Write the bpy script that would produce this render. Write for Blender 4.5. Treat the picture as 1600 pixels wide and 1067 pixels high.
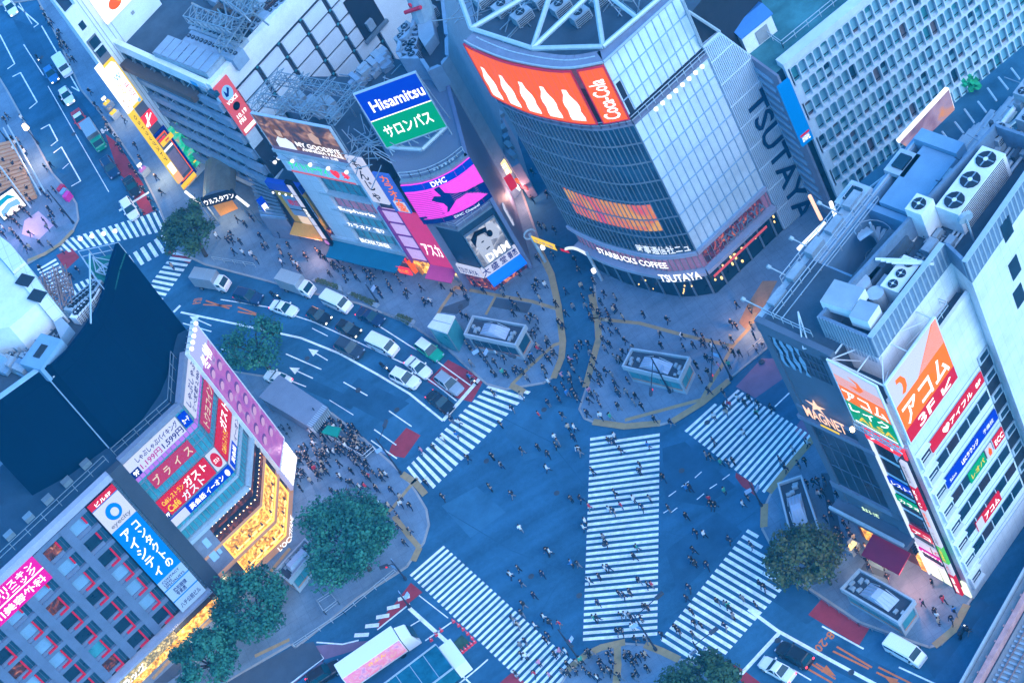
import bpy, math, random
from math import sin, cos, pi, radians
from mathutils import Vector, Matrix
random.seed(7)
for o in list(bpy.data.objects): bpy.data.objects.remove(o)
SC = bpy.context.scene
COL = SC.collection
# ------------------------------------------------------------- camera
F_PX, W_PX, H_PX = 3780.0, 1600.0, 1067.0
EM = 0.95
_n = Vector((1840.0, -3007.0, -F_PX)).normalized()      # straight down, in camera axes
_up = -_n
_f = Vector((0, 0, -1))
_Y = (_f - _up * _f.dot(_up)).normalized()
_X = _Y.cross(_up)
ROT = Matrix((_X, _Y, _up))                              # camera -> world
CAM = Vector((0.0, -200.0, 229.0))
cd = bpy.data.cameras.new('camera'); cam = bpy.data.objects.new('camera', cd); COL.objects.link(cam)
cam.matrix_world = Matrix.Translation(CAM) @ ROT.to_4x4()
cd.sensor_width = 36; cd.lens = 36 * F_PX / W_PX; cd.clip_start = 1; cd.clip_end = 6000
SC.camera = cam
# ------------------------------------------------------------- sky, sun, exposure
world = bpy.data.worlds.new('World'); SC.world = world; world.use_nodes = True
wn = world.node_tree; wn.nodes.clear()
sky = wn.nodes.new('ShaderNodeTexSky'); sky.sky_type = 'NISHITA'; sky.sun_disc = False
sky.sun_elevation = radians(38); sky.sun_rotation = radians(150); sky.air_density = 1.6; sky.dust_density = 0.6; sky.ozone_density = 3.0
tint = wn.nodes.new('ShaderNodeMix'); tint.data_type = 'RGBA'; tint.blend_type = 'MULTIPLY'; tint.inputs[0].default_value = 1
tint.inputs[7].default_value = (0.33, 0.90, 1.30, 1)
bg = wn.nodes.new('ShaderNodeBackground'); bg.inputs[1].default_value = 0.15
wo = wn.nodes.new('ShaderNodeOutputWorld')
wn.links.new(sky.outputs[0], tint.inputs[6]); wn.links.new(tint.outputs[2], bg.inputs[0]); wn.links.new(bg.outputs[0], wo.inputs[0])
sd = bpy.data.lights.new('sun', 'SUN'); sd.energy = 1.0; sd.angle = radians(50); sd.color = (1.0, 0.86, 0.80)
sun = bpy.data.objects.new('sun', sd); COL.objects.link(sun)
sun.rotation_euler = (radians(52), 0, radians(30))
SC.view_settings.view_transform = 'Standard'; SC.view_settings.look = 'None'
SC.view_settings.exposure = 1.55; SC.view_settings.gamma = 1
SC.render.engine = 'CYCLES'
SC.cycles.max_bounces = 5; SC.cycles.volume_bounces = 0; SC.cycles.diffuse_bounces = 2; SC.cycles.glossy_bounces = 3
SC.cycles.transmission_bounces = 3; SC.cycles.use_denoising = True; SC.cycles.sample_clamp_indirect = 3
# ------------------------------------------------------------- pixel rays of the surveyed photograph -> world points
def ray(px, py): return ROT @ Vector((px - 800, -(py - 533.5), -F_PX))
def P(px, py, h=0.0):
    d = ray(px, py); return CAM + d * ((h - CAM.z) / d.z)
def G2(px, py, h=0.0):
    p = P(px, py, h); return Vector((p.x, p.y))
# ------------------------------------------------------------- materials
def mat(name, col, rough=0.7, metal=0.0, noise=0.0, scale=0.6, emit=None, es=0.0, spec=0.12, bump=0.0, bscale=8, seams=None, grain=0):
    m = bpy.data.materials.new(name); m.use_nodes = True; t = m.node_tree; b = t.nodes['Principled BSDF']
    b.inputs['Base Color'].default_value = (*col, 1); b.inputs['Roughness'].default_value = rough
    b.inputs['Metallic'].default_value = metal; b.inputs['Specular IOR Level'].default_value = spec
    tc = t.nodes.new('ShaderNodeTexCoord')
    if noise:
        n = t.nodes.new('ShaderNodeTexNoise'); n.inputs['Scale'].default_value = scale; n.inputs['Detail'].default_value = 7
        n.inputs['Roughness'].default_value = 0.65
        t.links.new(tc.outputs['Object'], n.inputs['Vector'])
        r = t.nodes.new('ShaderNodeMapRange'); r.inputs['From Min'].default_value = 0.3; r.inputs['From Max'].default_value = 0.7
        r.inputs['To Min'].default_value = 1 - noise; r.inputs['To Max'].default_value = 1 + noise
        t.links.new(n.outputs['Fac'], r.inputs['Value'])
        mx = t.nodes.new('ShaderNodeMix'); mx.data_type = 'RGBA'; mx.blend_type = 'MULTIPLY'; mx.inputs[0].default_value = 1
        mx.inputs[6].default_value = (*col, 1); t.links.new(r.outputs[0], mx.inputs[7])
        out = mx.outputs[2]
        if seams:                                      # panel joints: real grooves of the cladding
            sx, sz, dark = seams
            br = t.nodes.new('ShaderNodeTexBrick'); br.offset = 0; br.inputs['Scale'].default_value = 1
            br.inputs['Brick Width'].default_value = sx; br.inputs['Row Height'].default_value = sz
            br.inputs['Mortar Size'].default_value = 0.03; br.inputs['Color1'].default_value = (1, 1, 1, 1); br.inputs['Color2'].default_value = (.95, .95, .95, 1)
            br.inputs['Mortar'].default_value = (dark, dark, dark, 1)
            uv = t.nodes.new('ShaderNodeUVMap'); t.links.new(uv.outputs[0], br.inputs['Vector'])
            m2 = t.nodes.new('ShaderNodeMix'); m2.data_type = 'RGBA'; m2.blend_type = 'MULTIPLY'; m2.inputs[0].default_value = 1
            t.links.new(out, m2.inputs[6]); t.links.new(br.outputs['Color'], m2.inputs[7]); out = m2.outputs[2]
        t.links.new(out, b.inputs['Base Color'])
        rr = t.nodes.new('ShaderNodeMapRange'); rr.inputs['To Min'].default_value = max(0.02, rough - 0.12); rr.inputs['To Max'].default_value = min(1, rough + 0.12)
        t.links.new(n.outputs['Fac'], rr.inputs['Value']); t.links.new(rr.outputs[0], b.inputs['Roughness'])
    if grain:
        n3 = t.nodes.new('ShaderNodeTexNoise'); n3.inputs['Scale'].default_value = 1.6; n3.inputs['Detail'].default_value = 9; n3.inputs['Roughness'].default_value = .8; t.links.new(tc.outputs['Object'], n3.inputs['Vector'])
        mp = t.nodes.new('ShaderNodeMapping'); mp.inputs['Rotation'].default_value = (0, 0, .9); mp.inputs['Scale'].default_value = (.05, .9, 1); t.links.new(tc.outputs['Object'], mp.inputs['Vector'])
        n4 = t.nodes.new('ShaderNodeTexNoise'); n4.inputs['Scale'].default_value = .5; n4.inputs['Detail'].default_value = 4; t.links.new(mp.outputs[0], n4.inputs['Vector'])
        ad = t.nodes.new('ShaderNodeMath'); ad.operation = 'ADD'; t.links.new(n3.outputs['Fac'], ad.inputs[0]); t.links.new(n4.outputs['Fac'], ad.inputs[1])
        r3 = t.nodes.new('ShaderNodeMapRange'); r3.inputs['From Min'].default_value = .7; r3.inputs['From Max'].default_value = 1.3; r3.inputs['To Min'].default_value = 1 - grain; r3.inputs['To Max'].default_value = 1 + grain; t.links.new(ad.outputs[0], r3.inputs['Value'])
        m3 = t.nodes.new('ShaderNodeMix'); m3.data_type = 'RGBA'; m3.blend_type = 'MULTIPLY'; m3.inputs[0].default_value = 1; t.links.new(out, m3.inputs[6]); t.links.new(r3.outputs[0], m3.inputs[7]); t.links.new(m3.outputs[2], b.inputs['Base Color'])
    if bump:
        n2 = t.nodes.new('ShaderNodeTexNoise'); n2.inputs['Scale'].default_value = bscale
        t.links.new(tc.outputs['Object'], n2.inputs['Vector'])
        bp = t.nodes.new('ShaderNodeBump'); bp.inputs['Strength'].default_value = bump; bp.inputs['Distance'].default_value = 0.05
        t.links.new(n2.outputs['Fac'], bp.inputs['Height']); t.links.new(bp.outputs[0], b.inputs['Normal'])
    if emit:
        b.inputs['Emission Color'].default_value = (*emit, 1); b.inputs['Emission Strength'].default_value = es * EM
    return m
def glow(name, col, es=0.6): return mat(name, tuple(c * 0.22 for c in col), 0.6, emit=col, es=es * .62)
M = {}
M['asphalt'] = mat('asphalt', (0.026, 0.100, 0.180), 0.8, noise=0.26, scale=0.085, bump=0.1, grain=.28)
M['paver'] = mat('paver', (0.135, 0.20, 0.28), 0.75, noise=0.24, scale=0.22, seams=(1.5, 1.5, .80), grain=.16)
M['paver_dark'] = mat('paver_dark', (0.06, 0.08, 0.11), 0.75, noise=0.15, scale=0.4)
M['kerb'] = mat('kerb', (0.30, 0.29, 0.30), 0.8, noise=0.15)
M['paint'] = mat('road_paint', (0.76, 0.77, 0.79), 0.6, noise=0.22, scale=1.3, grain=.2)
M['paint_orange'] = mat('orange_paint', (0.65, 0.16, 0.05), 0.6, noise=0.15, scale=2)
M['red_road'] = mat('red_road', (0.33, 0.035, 0.05), 0.75, noise=0.18, scale=0.8)
M['tactile'] = mat('tactile_yellow', (0.34, 0.24, 0.13), 0.7, noise=0.15, scale=1.5)
M['white'] = mat('white_wall', (0.62, 0.64, 0.68), 0.6, noise=0.10, scale=0.2, grain=.10)
M['white_panel'] = mat('white_panel', (0.62, 0.64, 0.68), 0.45, noise=0.05, scale=0.3, seams=(1.25, 1.9, 0.62))
M['pale'] = mat('pale_concrete', (0.24, 0.30, 0.37), 0.75, noise=0.12, scale=0.4)
M['grey'] = mat('grey_concrete', (0.22, 0.23, 0.25), 0.8, noise=0.18, scale=0.5)
M['roof'] = mat('roof_sheet', (0.05, 0.075, 0.105), 0.8, noise=0.25, scale=0.35)
M['dark'] = mat('dark_metal', (0.02, 0.025, 0.035), 0.5, noise=0.2, scale=1)
M['black'] = mat('black_rubber', (0.012, 0.013, 0.016), 0.7)
M['slate'] = mat('slate_panel', (0.045, 0.055, 0.075), 0.4, noise=0.15, scale=0.4)
M['glass'] = mat('dark_glass', (0.008, 0.03, 0.05), 0.3, spec=0.25, noise=0.3, scale=0.5)
M['tower_glass'] = mat('tower_glass', (0.010, 0.055, 0.095), 0.25, spec=0.35, noise=0.75, scale=0.13)  # broad tone noise stands in for reflected buildings
M['glass_blue'] = mat('blue_glass', (0.012, 0.06, 0.10), 0.3, spec=0.25, noise=0.35, scale=0.4)
M['teal'] = mat('teal_glass', (0.04, 0.22, 0.27), 0.3, spec=0.3, noise=0.3, scale=0.5)
M['steel'] = mat('steel', (0.22, 0.28, 0.34), 0.45, metal=0.5, noise=0.15, scale=1.5)
M['lightsteel'] = mat('light_steel', (0.36, 0.43, 0.50), 0.5, metal=0.2, noise=0.1, scale=1.5)
M['machine'] = mat('machine_grey', (0.24, 0.30, 0.36), 0.6, noise=0.15, scale=1.2)
M['red'] = mat('red_paint', (0.62, 0.02, 0.05), 0.5, noise=0.08)
M['crimson'] = mat('crimson_panel', (0.45, 0.02, 0.08), 0.6, noise=0.12)
M['navy'] = mat('navy_panel', (0.01, 0.03, 0.28), 0.5, noise=0.1)
M['yellow'] = mat('yellow_panel', (0.75, 0.45, 0.02), 0.5, noise=0.08)
M['orange'] = mat('orange_panel', (0.75, 0.30, 0.05), 0.6, noise=0.12)
M['green'] = mat('green_panel', (0.02, 0.30, 0.12), 0.5, noise=0.1)
M['magenta'] = mat('magenta_panel', (0.60, 0.03, 0.30), 0.5, noise=0.08)
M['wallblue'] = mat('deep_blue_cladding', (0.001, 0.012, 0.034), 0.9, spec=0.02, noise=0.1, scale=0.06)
M['bark'] = mat('bark', (0.06, 0.045, 0.035), 0.9, noise=0.3, scale=3)
M['brown'] = mat('brown_panel', (0.10, 0.07, 0.06), 0.7, noise=0.15)
M['purple'] = mat('purple_ground', (0.20, 0.12, 0.19), 0.75, noise=0.15, scale=0.5)
GL = {}
for nm, c, e in (('white', (1, .98, .97), 1.0), ('warm', (1, .62, .22), 1.3), ('amber', (1, .50, .08), 1.2), ('orange', (1, .12, .0), .60), ('orange2', (1, .18, .0), .62), ('red', (.80, .01, .04), .42),
                 ('blue', (.0, .05, .62), .42), ('cyan', (.0, .25, .80), .42), ('green', (.0, .42, .18), .42), ('magenta', (.85, .0, .35), .5),
                 ('pink', (.62, .22, .62), .40), ('yellow', (1, .62, .02), .6), ('hotpink', (1, .06, .75), .62), ('coldwhite', (.80, .88, 1), .62), ('lilac', (.62, .60, .9), .35), ('black', (.01, .01, .02), 0.05), ('grey', (.25, .27, .33), .4), ('salmon', (.85, .12, .14), .42), ('brown', (.22, .10, .06), .35), ('navy', (.0, .02, .22), .35), ('dim', (.10, .13, .2), .25)):
    GL[nm] = glow('glow_' + nm, c, e)
# ------------------------------------------------------------- mesh helpers
class MB:
    def __init__(s): s.v = []; s.f = []; s.m = []; s.uv = []
    def face(s, pts, mi=0, uv=None):
        k = len(s.v); s.v += [tuple(p) for p in pts]; s.f.append(tuple(range(k, k + len(pts)))); s.m.append(mi)
        s.uv.append(uv or [(0, 0)] * len(pts))
    def hexa(s, b, t, mi=0, mt=None):
        n = len(b)
        s.face(t, mi if mt is None else mt, [(p[0], p[1]) for p in t]); s.face(b[::-1], mi)
        L = 0
        for i in range(n):
            j = (i + 1) % n; d = (Vector(b[j]) - Vector(b[i])).length
            s.face((b[i], b[j], t[j], t[i]), mi, [(L, b[i][2]), (L + d, b[j][2]), (L + d, t[j][2]), (L, t[i][2])]); L += d
    def prism(s, poly, z0, z1, mi=0, mt=None):
        a = sum(poly[i][0] * poly[(i + 1) % len(poly)][1] - poly[(i + 1) % len(poly)][0] * poly[i][1] for i in range(len(poly)))
        if a < 0: poly = poly[::-1]
        s.hexa([(p[0], p[1], z0) for p in poly], [(p[0], p[1], z1) for p in poly], mi, mt)
    def obox(s, c, u, v, w, mi=0, mt=None):               # centre and three half-axis vectors
        c, u, v, w = Vector(c), Vector(u), Vector(v), Vector(w)
        b = [c - u - v - w, c + u - v - w, c + u + v - w, c - u + v - w]; t = [p + w * 2 for p in b]
        s.hexa(b, t, mi, mt)
    def box(s, x0, x1, y0, y1, z0, z1, mi=0, mt=None):
        s.hexa([(x0, y0, z0), (x1, y0, z0), (x1, y1, z0), (x0, y1, z0)], [(x0, y0, z1), (x1, y0, z1), (x1, y1, z1), (x0, y1, z1)], mi, mt)
    def tube(s, a, b, r, mi=0, n=5, r2=None):
        a, b = Vector(a), Vector(b); d = b - a
        if d.length < 1e-5: return
        d.normalize(); x = d.orthogonal().normalized(); y = d.cross(x); r2 = r if r2 is None else r2
        A = [a + (x * cos(2 * pi * i / n) + y * sin(2 * pi * i / n)) * r for i in range(n)]
        B = [b + (x * cos(2 * pi * i / n) + y * sin(2 * pi * i / n)) * r2 for i in range(n)]
        for i in range(n): s.face((A[i], A[(i + 1) % n], B[(i + 1) % n], B[i]), mi)
        s.face(A[::-1], mi); s.face(B, mi)
    def build(s, name, mats, parent=None, loc=None, smooth=False):
        loc = Vector(loc) if loc is not None else (PLOC[parent.name] if parent else Vector((0, 0, 0)))
        me = bpy.data.meshes.new(name); me.from_pydata([(v[0] - loc.x, v[1] - loc.y, v[2] - loc.z) for v in s.v], [], s.f)
        if not isinstance(mats, (list, tuple)): mats = [mats]
        for m in mats: me.materials.append(m)
        me.polygons.foreach_set('material_index', s.m)
        if smooth: me.polygons.foreach_set('use_smooth', [True] * len(s.f))
        ul = me.uv_layers.new(name='UVMap'); ul.data.foreach_set('uv', [c for f in s.uv for u in f for c in u])
        me.update(); o = bpy.data.objects.new(name, me); COL.objects.link(o)
        if parent: o.parent = parent
        else: o.location = loc
        PLOC[o.name] = loc
        return o
PLOC = {}
def tag(o, label=None, cat=None, group=None, kind=None):
    if label: o['label'] = label
    if cat: o['category'] = cat
    if group: o['group'] = group
    if kind: o['kind'] = kind
    return o
def thing(name, label, cat, loc, group=None):
    o = bpy.data.objects.new(name, None); COL.objects.link(o); o.empty_display_size = 1
    o.location = loc; PLOC[o.name] = Vector(loc); return tag(o, label, cat, group)
def inst(src, loc, rot=0.0, scale=1.0, mats=None):        # a thing and its parts, sharing mesh data
    r = src.copy(); COL.objects.link(r); r.location = loc; r.rotation_euler = (0, 0, rot); r.scale = (scale, scale, scale)
    for k in ('label', 'group'):
        if k in r: del r[k]
    for ch in src.children:
        c = ch.copy(); COL.objects.link(c); c.parent = r
        for g in ch.children:
            d = g.copy(); COL.objects.link(d); d.parent = c
    return r
class Wall:
    """a vertical wall along a plan polyline, seen from outside with the path running left to right"""
    def __init__(s, path):
        s.p = [Vector((q[0], q[1])) for q in path]; s.L = [0]
        for i in range(len(s.p) - 1): s.L.append(s.L[-1] + (s.p[i + 1] - s.p[i]).length)
    @property
    def len(s): return s.L[-1]
    def seg(s, t):
        i = 0
        while i < len(s.p) - 2 and t > s.L[i + 1]: i += 1
        return i
    def pt(s, t, z, off=0.0):
        i = s.seg(t); u = (s.p[i + 1] - s.p[i]).normalized(); q = s.p[i] + u * (t - s.L[i]); n = Vector((u.y, -u.x))
        if off and len(s.p) > 2:                          # smooth the offset at the joints
            h = 0.5
            def dirn(k): k = max(0, min(len(s.p) - 2, k)); d = (s.p[k + 1] - s.p[k]).normalized(); return Vector((d.y, -d.x))
            a = (t - s.L[i]) / max(1e-6, s.L[i + 1] - s.L[i])
            n = (dirn(i) * 1.0 + (dirn(i - 1) if a < .5 else dirn(i + 1)) * abs(a - .5)).normalized()
        q = q + n * off
        return Vector((q.x, q.y, z))
    def sz(s, px, py):
        d = ray(px, py); best = None
        for i in range(len(s.p) - 1):
            u = (s.p[i + 1] - s.p[i]).normalized(); n = Vector((u.y, -u.x)); den = d.x * n.x + d.y * n.y
            if abs(den) < 1e-9: continue
            k = ((s.p[i].x - CAM.x) * n.x + (s.p[i].y - CAM.y) * n.y) / den; q = CAM + d * k
            t = (q.x - s.p[i].x) * u.x + (q.y - s.p[i].y) * u.y; l = s.L[i + 1] - s.L[i]
            e = max(0, -t, t - l)
            if best is None or e < best[0]: best = (e, s.L[i] + t, q.z)
        return best[1], best[2]
    def slab(s, mb, s0, s1, z0, z1, off=0.0, dep=0.1, mi=0, mt=None):   # box standing out from the wall by off..off+dep
        cuts = [s0] + [l for l in s.L[1:-1] if s0 + 1e-3 < l < s1 - 1e-3] + [s1]
        for a, b in zip(cuts, cuts[1:]):
            e = 1e-4 if len(cuts) > 2 else 0
            A = [s.pt(a + e, z0, off), s.pt(b - e, z0, off), s.pt(b - e, z0, off + dep), s.pt(a + e, z0, off + dep)]
            B = [Vector((p.x, p.y, z1)) for p in A]
            k = len(mb.uv); mb.hexa(A[::-1], B[::-1], mi, mt)
    def rect(s, pxs):
        q = [s.sz(*p) for p in pxs]; ss = sorted(a for a, _ in q); zz = sorted(b for _, b in q); n = len(q) // 2
        return sum(ss[:n]) / n, sum(ss[n:]) / n, sum(zz[:n]) / n, sum(zz[n:]) / n
    def grid(s, mb, s0, s1, z0, z1, nu, nz, w=0.15, hz=0.15, off=0.02, dep=0.12, mi=0):
        for i in range(nu + 1):
            c = s0 + (s1 - s0) * i / nu; s.slab(mb, c - w / 2, c + w / 2, z0, z1, off, dep, mi)
        for j in range(nz + 1):
            c = z0 + (z1 - z0) * j / nz
            if nu < 2 or len(s.p) > 2 or True: s.slab(mb, s0, s1, c - hz / 2, c + hz / 2, off, dep + 0.003, mi)
_txtcache = {}
def text_mesh(txt):
    if txt in _txtcache: return _txtcache[txt]
    c = bpy.data.curves.new('t', 'FONT'); c.body = txt; c.resolution_u = 2; c.space_line = 0.95; c.align_x = 'LEFT'; c.offset = 0.018
    o = bpy.data.objects.new('t', c); COL.objects.link(o); dg = bpy.context.evaluated_depsgraph_get(); dg.update()
    me = bpy.data.meshes.new_from_object(o.evaluated_get(dg)); bpy.data.objects.remove(o)
    v = [(p.co.x, p.co.y) for p in me.vertices]; f = [tuple(p.vertices) for p in me.polygons]
    if not v: v = [(0, 0), (1, 0), (1, 1)]; f = [(0, 1, 2)]
    x0 = min(a for a, _ in v); x1 = max(a for a, _ in v); y0 = min(b for _, b in v); y1 = max(b for _, b in v)
    v = [((a - x0) / (x1 - x0), (b - y0) / (y1 - y0)) for a, b in v]
    bpy.data.meshes.remove(me)
    _txtcache[txt] = (v, f, (x1 - x0) / (y1 - y0)); return _txtcache[txt]
def text_on(mb, wall, s0, s1, z0, z1, txt, off=0.06, mi=0, rot=0, mirror=False):
    """lay lettering on a wall rectangle; rot in quarter turns"""
    v, f, ar = text_mesh(txt); k = len(mb.v)
    for a, b in v:
        for _ in range(rot % 4): a, b = 1 - b, a
        mb.v.append(tuple(wall.pt(s0 + (s1 - s0) * a, z0 + (z1 - z0) * b, off)))
    for q in f: mb.f.append(tuple(k + i for i in q)); mb.m.append(mi); mb.uv.append([(0, 0)] * len(q))
def text_flat(mb, o, u, v, txt, mi=0):
    """lettering lying in the plane spanned by u (reading direction) and v (up), both full-size vectors"""
    vv, f, ar = text_mesh(txt); k = len(mb.v); o, u, v = Vector(o), Vector(u), Vector(v)
    for a, b in vv: mb.v.append(tuple(o + u * a + v * b))
    for q in f: mb.f.append(tuple(k + i for i in q)); mb.m.append(mi); mb.uv.append([(0, 0)] * len(q))
# ============================================================= ground
M['warmlit_pave'] = mat('warm_lit_paving', (0.40, 0.22, 0.13), 0.7, noise=0.2, scale=0.8, seams=(.8, .8, .8))
def gpoly(pxs, z, h=0.0): return [(*G2(*p), z) for p in pxs]
def sheet(name, pxs, z, m, label=None):
    mb = MB(); pts = gpoly(pxs, z)
    a = sum(pts[i][0] * pts[(i + 1) % len(pts)][1] - pts[(i + 1) % len(pts)][0] * pts[i][1] for i in range(len(pts)))
    mb.face(pts if a > 0 else pts[::-1]); o = mb.build(name, m); tag(o, kind='structure'); return o
mb = MB(); mb.face([(-1500, -1200, 0), (1500, -1200, 0), (1500, 1800, 0), (-1500, 1800, 0)]); tag(mb.build('road', M['asphalt']), kind='structure')
def pave(pxs, m='paver'):
    mb = MB(); pts = [G2(*p) for p in pxs]
    mb.prism(pts, 0.0, 0.13, 1, 0)
    a = sum(pts[i].x * pts[(i + 1) % len(pts)].y - pts[(i + 1) % len(pts)].x * pts[i].y for i in range(len(pts)))
    if a < 0: pts = pts[::-1]
    n = len(pts)                                        # kerb stones, inset ring
    for i in range(n):
        p, q = pts[i], pts[(i + 1) % n]; d = (q - p)
        if d.length < .05 or d.length > 60: continue
        d.normalize(); nn = Vector((-d.y, d.x)) * 0.28
        mb.face([(p.x, p.y, .137), (q.x, q.y, .137), (q.x + nn.x, q.y + nn.y, .137), (p.x + nn.x, p.y + nn.y, .137)], 1)
    return tag(mb.build('pavement', [M[m], M['kerb']]), kind='structure')
pave([(-60, 20), (58, 0), (88, 58), (126, 142), (162, 185), (220, 270), (250, 330), (272, 392), (320, 415), (400, 436), (480, 458), (560, 476), (600, 492), (640, 508), (700, 548), (738, 583), (760, 602), (790, 610), (815, 606), (850, 600), (866, 590), (880, 560), (874, 500), (862, 430), (845, 380), (800, 250), (760, 100), (740, -60), (300, -200), (60, -200)])
pave([(925, 418), (930, 470), (936, 535), (921, 578), (914, 610), (904, 640), (912, 655), (930, 663), (977, 669), (1030, 666), (1053, 660), (1098, 631), (1141, 593), (1200, 545), (1232, 510), (1290, 440), (1500, 200), (1400, 100), (1100, 200)])
pave([(430, 590), (445, 615), (520, 645), (570, 685), (612, 722), (635, 745), (652, 768), (668, 795), (672, 820), (664, 848), (648, 870), (637, 886), (621, 897), (560, 935), (462, 1014), (455, 1008), (380, 1052), (300, 1100), (100, 1250), (-200, 1100), (0, 700), (240, 560)])
pave([(820, 1120), (868, 1080), (884, 1055), (896, 1038), (915, 1022), (940, 1010), (975, 1004), (1005, 1006), (1030, 1014), (1052, 1026), (1110, 1040), (1135, 1062), (1180, 1100), (1250, 1250), (800, 1250)])
pave([(1236, 905), (1265, 922), (1343, 974), (1433, 1007), (1452, 1013), (1472, 1008), (1490, 990), (1516, 942), (1560, 880), (1560, 700), (1290, 660), (1268, 690), (1204, 770), (1190, 800), (1190, 828), (1206, 858)])
pave([(-80, 20), (0, 121), (13, 142), (48, 205), (83, 270), (108, 298), (121, 318), (124, 343), (114, 364), (83, 391), (45, 413), (0, 428), (-160, 440)])
# traffic islands, coloured lanes and paint
sheet('bus_lane', [(475, 1010), (560, 1002), (585, 1000), (566, 1012), (506, 1030), (450, 1075), (430, 1080), (505, 1035)], .004, M['purple'])
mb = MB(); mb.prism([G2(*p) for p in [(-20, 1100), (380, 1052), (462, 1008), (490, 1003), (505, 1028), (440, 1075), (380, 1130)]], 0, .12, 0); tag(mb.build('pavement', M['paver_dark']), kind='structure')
def redsheet(pxs, z=.004, m='red_road'): return sheet('coloured_lane', pxs, z, M[m])
redsheet([(1285, 934), (1361, 977), (1342, 1008), (1263, 960)])
redsheet([(635, 668), (657, 680), (632, 715), (606, 711), (612, 695)])
redsheet([(700, 562), (757, 592), (737, 628), (714, 622), (668, 596)])
redsheet([(165, 210), (185, 225), (225, 290), (205, 290), (185, 270)])
redsheet([(205, 302), (222, 292), (240, 330), (225, 337)])
redsheet([(88, 399), (112, 388), (124, 402), (103, 422)])
redsheet([(1150, 604), (1190, 560), (1230, 560), (1240, 580), (1180, 622)], m='purple')
redsheet([(1240, 672), (1262, 640), (1275, 660), (1262, 690)], m='purple')
redsheet([(1150, 738), (1175, 754), (1183, 776), (1160, 760), (1149, 745)])
redsheet([(615, 945), (642, 910), (660, 925), (610, 965), (590, 985), (588, 975)])
redsheet([(780, 1067), (800, 1050), (830, 1072), (820, 1090), (790, 1085)])
redsheet([(1133, 1032), (1160, 1045), (1200, 1075), (1175, 1085)])
redsheet([(260, 397), (268, 390), (300, 405), (296, 412)])
def ribbon(mb, pxs, w, z, mi=0, close=False):
    pts = [G2(*p) for p in pxs]
    for p, q in zip(pts, pts[1:]):
        d = (q - p).normalized(); nn = Vector((-d.y, d.x)) * w / 2; e = d * w * .2
        mb.face([(*(p - e - nn), z), (*(q + e - nn), z), (*(q + e + nn), z), (*(p - e + nn), z)], mi); z += .0004
mb = MB()
for L, w in [([(845, 395), (862, 430), (873, 480), (880, 535), (878, 560), (866, 590)], .9), ([(925, 462), (934, 500), (936, 530), (925, 570), (916, 604)], .9),
             ([(712, 450), (775, 462), (832, 472), (868, 483)], .5), ([(712, 450), (690, 482), (680, 500)], .5), ([(775, 464), (760, 492)], .4),
             ([(880, 536), (866, 540), (830, 572), (800, 602)], .5), ([(800, 603), (818, 613)], .9), ([(929, 660), (977, 667), (1030, 662)], .9), ([(1053, 658), (1098, 630), (1138, 597)], .9),
             ([(940, 500), (1000, 506), (1070, 525), (1145, 542), (1170, 515), (1180, 490)], .5), ([(1145, 542), (1130, 570), (1108, 605), (1097, 625), (978, 657)], .5),
             ([(925, 500), (940, 500)], .6), ([(630, 742), (650, 755), (664, 772)], .9), ([(652, 748), (635, 768), (616, 792), (600, 807), (585, 812)], .5), ([(617, 808), (640, 838), (655, 855)], .7), ([(655, 858), (647, 875)], .9),
             ([(453, 858), (438, 876), (420, 898)], .5), ([(340, 960), (318, 980), (285, 1012), (240, 1060)], .5), ([(890, 1045), (915, 1024), (940, 1012), (975, 1004)], .9), ([(965, 1010), (966, 1040), (962, 1080)], .9), ([(1010, 1008), (1035, 1018), (1060, 1030)], .9),
             ([(1274, 682), (1240, 722), (1203, 768)], .9), ([(1195, 790), (1194, 822)], .9), ([(1510, 947), (1490, 985), (1462, 1008)], .9), ([(114, 362), (95, 382), (70, 398), (45, 408)], .7), ([(310, 1000), (360, 970)], .4), ([(400, 1025), (452, 1000)], .5)]:
    ribbon(mb, L, w, .142)
tag(mb.build('tactile_paving', M['tactile']), kind='structure')
sheet('paving_patch', [(690, 482), (735, 466), (733, 478), (714, 492), (686, 488)], .141, M['paver_dark'])
sheet('paving_patch', [(775, 466), (832, 476), (824, 491), (768, 480)], .141, M['paver_dark'])
sheet('paving_patch', [(300, 1012), (330, 1000), (300, 1040), (262, 1067), (240, 1067)], .141, M['paver_dark'])
sheet('paving_patch', [(1283, 740), (1296, 740), (1318, 850), (1312, 880), (1295, 905), (1270, 915), (1262, 905), (1296, 868), (1302, 850)], .141, M['paver_dark'])
sheet('paving_patch', [(1352, 880), (1392, 898), (1386, 905), (1345, 890)], .141, M['paver_dark'])
sheet('paving_patch', [(1155, 505), (1168, 478), (1192, 440), (1215, 440), (1195, 480), (1180, 505), (1165, 515)], .142, M['warmlit_pave'])  # tan colour stands in for orange light falling on the pavement
def crossing(A0, A1, B0, B1, n, k0=0, duty=.5, skip=(), cut=None):
    A0, A1, B0, B1 = [G2(*p) for p in (A0, A1, B0, B1)]; mb = MB(); z = .005
    for k in range(k0, n):
        t = k / (n - 1); dt = duty / (n - 1)
        a, b = A0.lerp(A1, t), B0.lerp(B1, t); c, d = A0.lerp(A1, t + dt), B0.lerp(B1, t + dt)
        if cut and k in cut: u0, u1 = cut[k]; a, b, c, d = a.lerp(b, u0), a.lerp(b, u1), c.lerp(d, u0), c.lerp(d, u1)
        mb.face([(*a, z), (*c, z), (*d, z), (*b, z)])
    return tag(mb.build('crosswalk', M['paint']), kind='structure')
crossing((922.3, 684), (911, 996), (1031, 668), (1027, 987), 35, cut={0: (0, .32)})
crossing((635.4, 731), (767, 598.5), (668, 772), (825, 616), 19, cut={0: (0, .62)})
crossing((640, 898), (791, 1042), (693, 852), (844, 989), 25)
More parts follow.
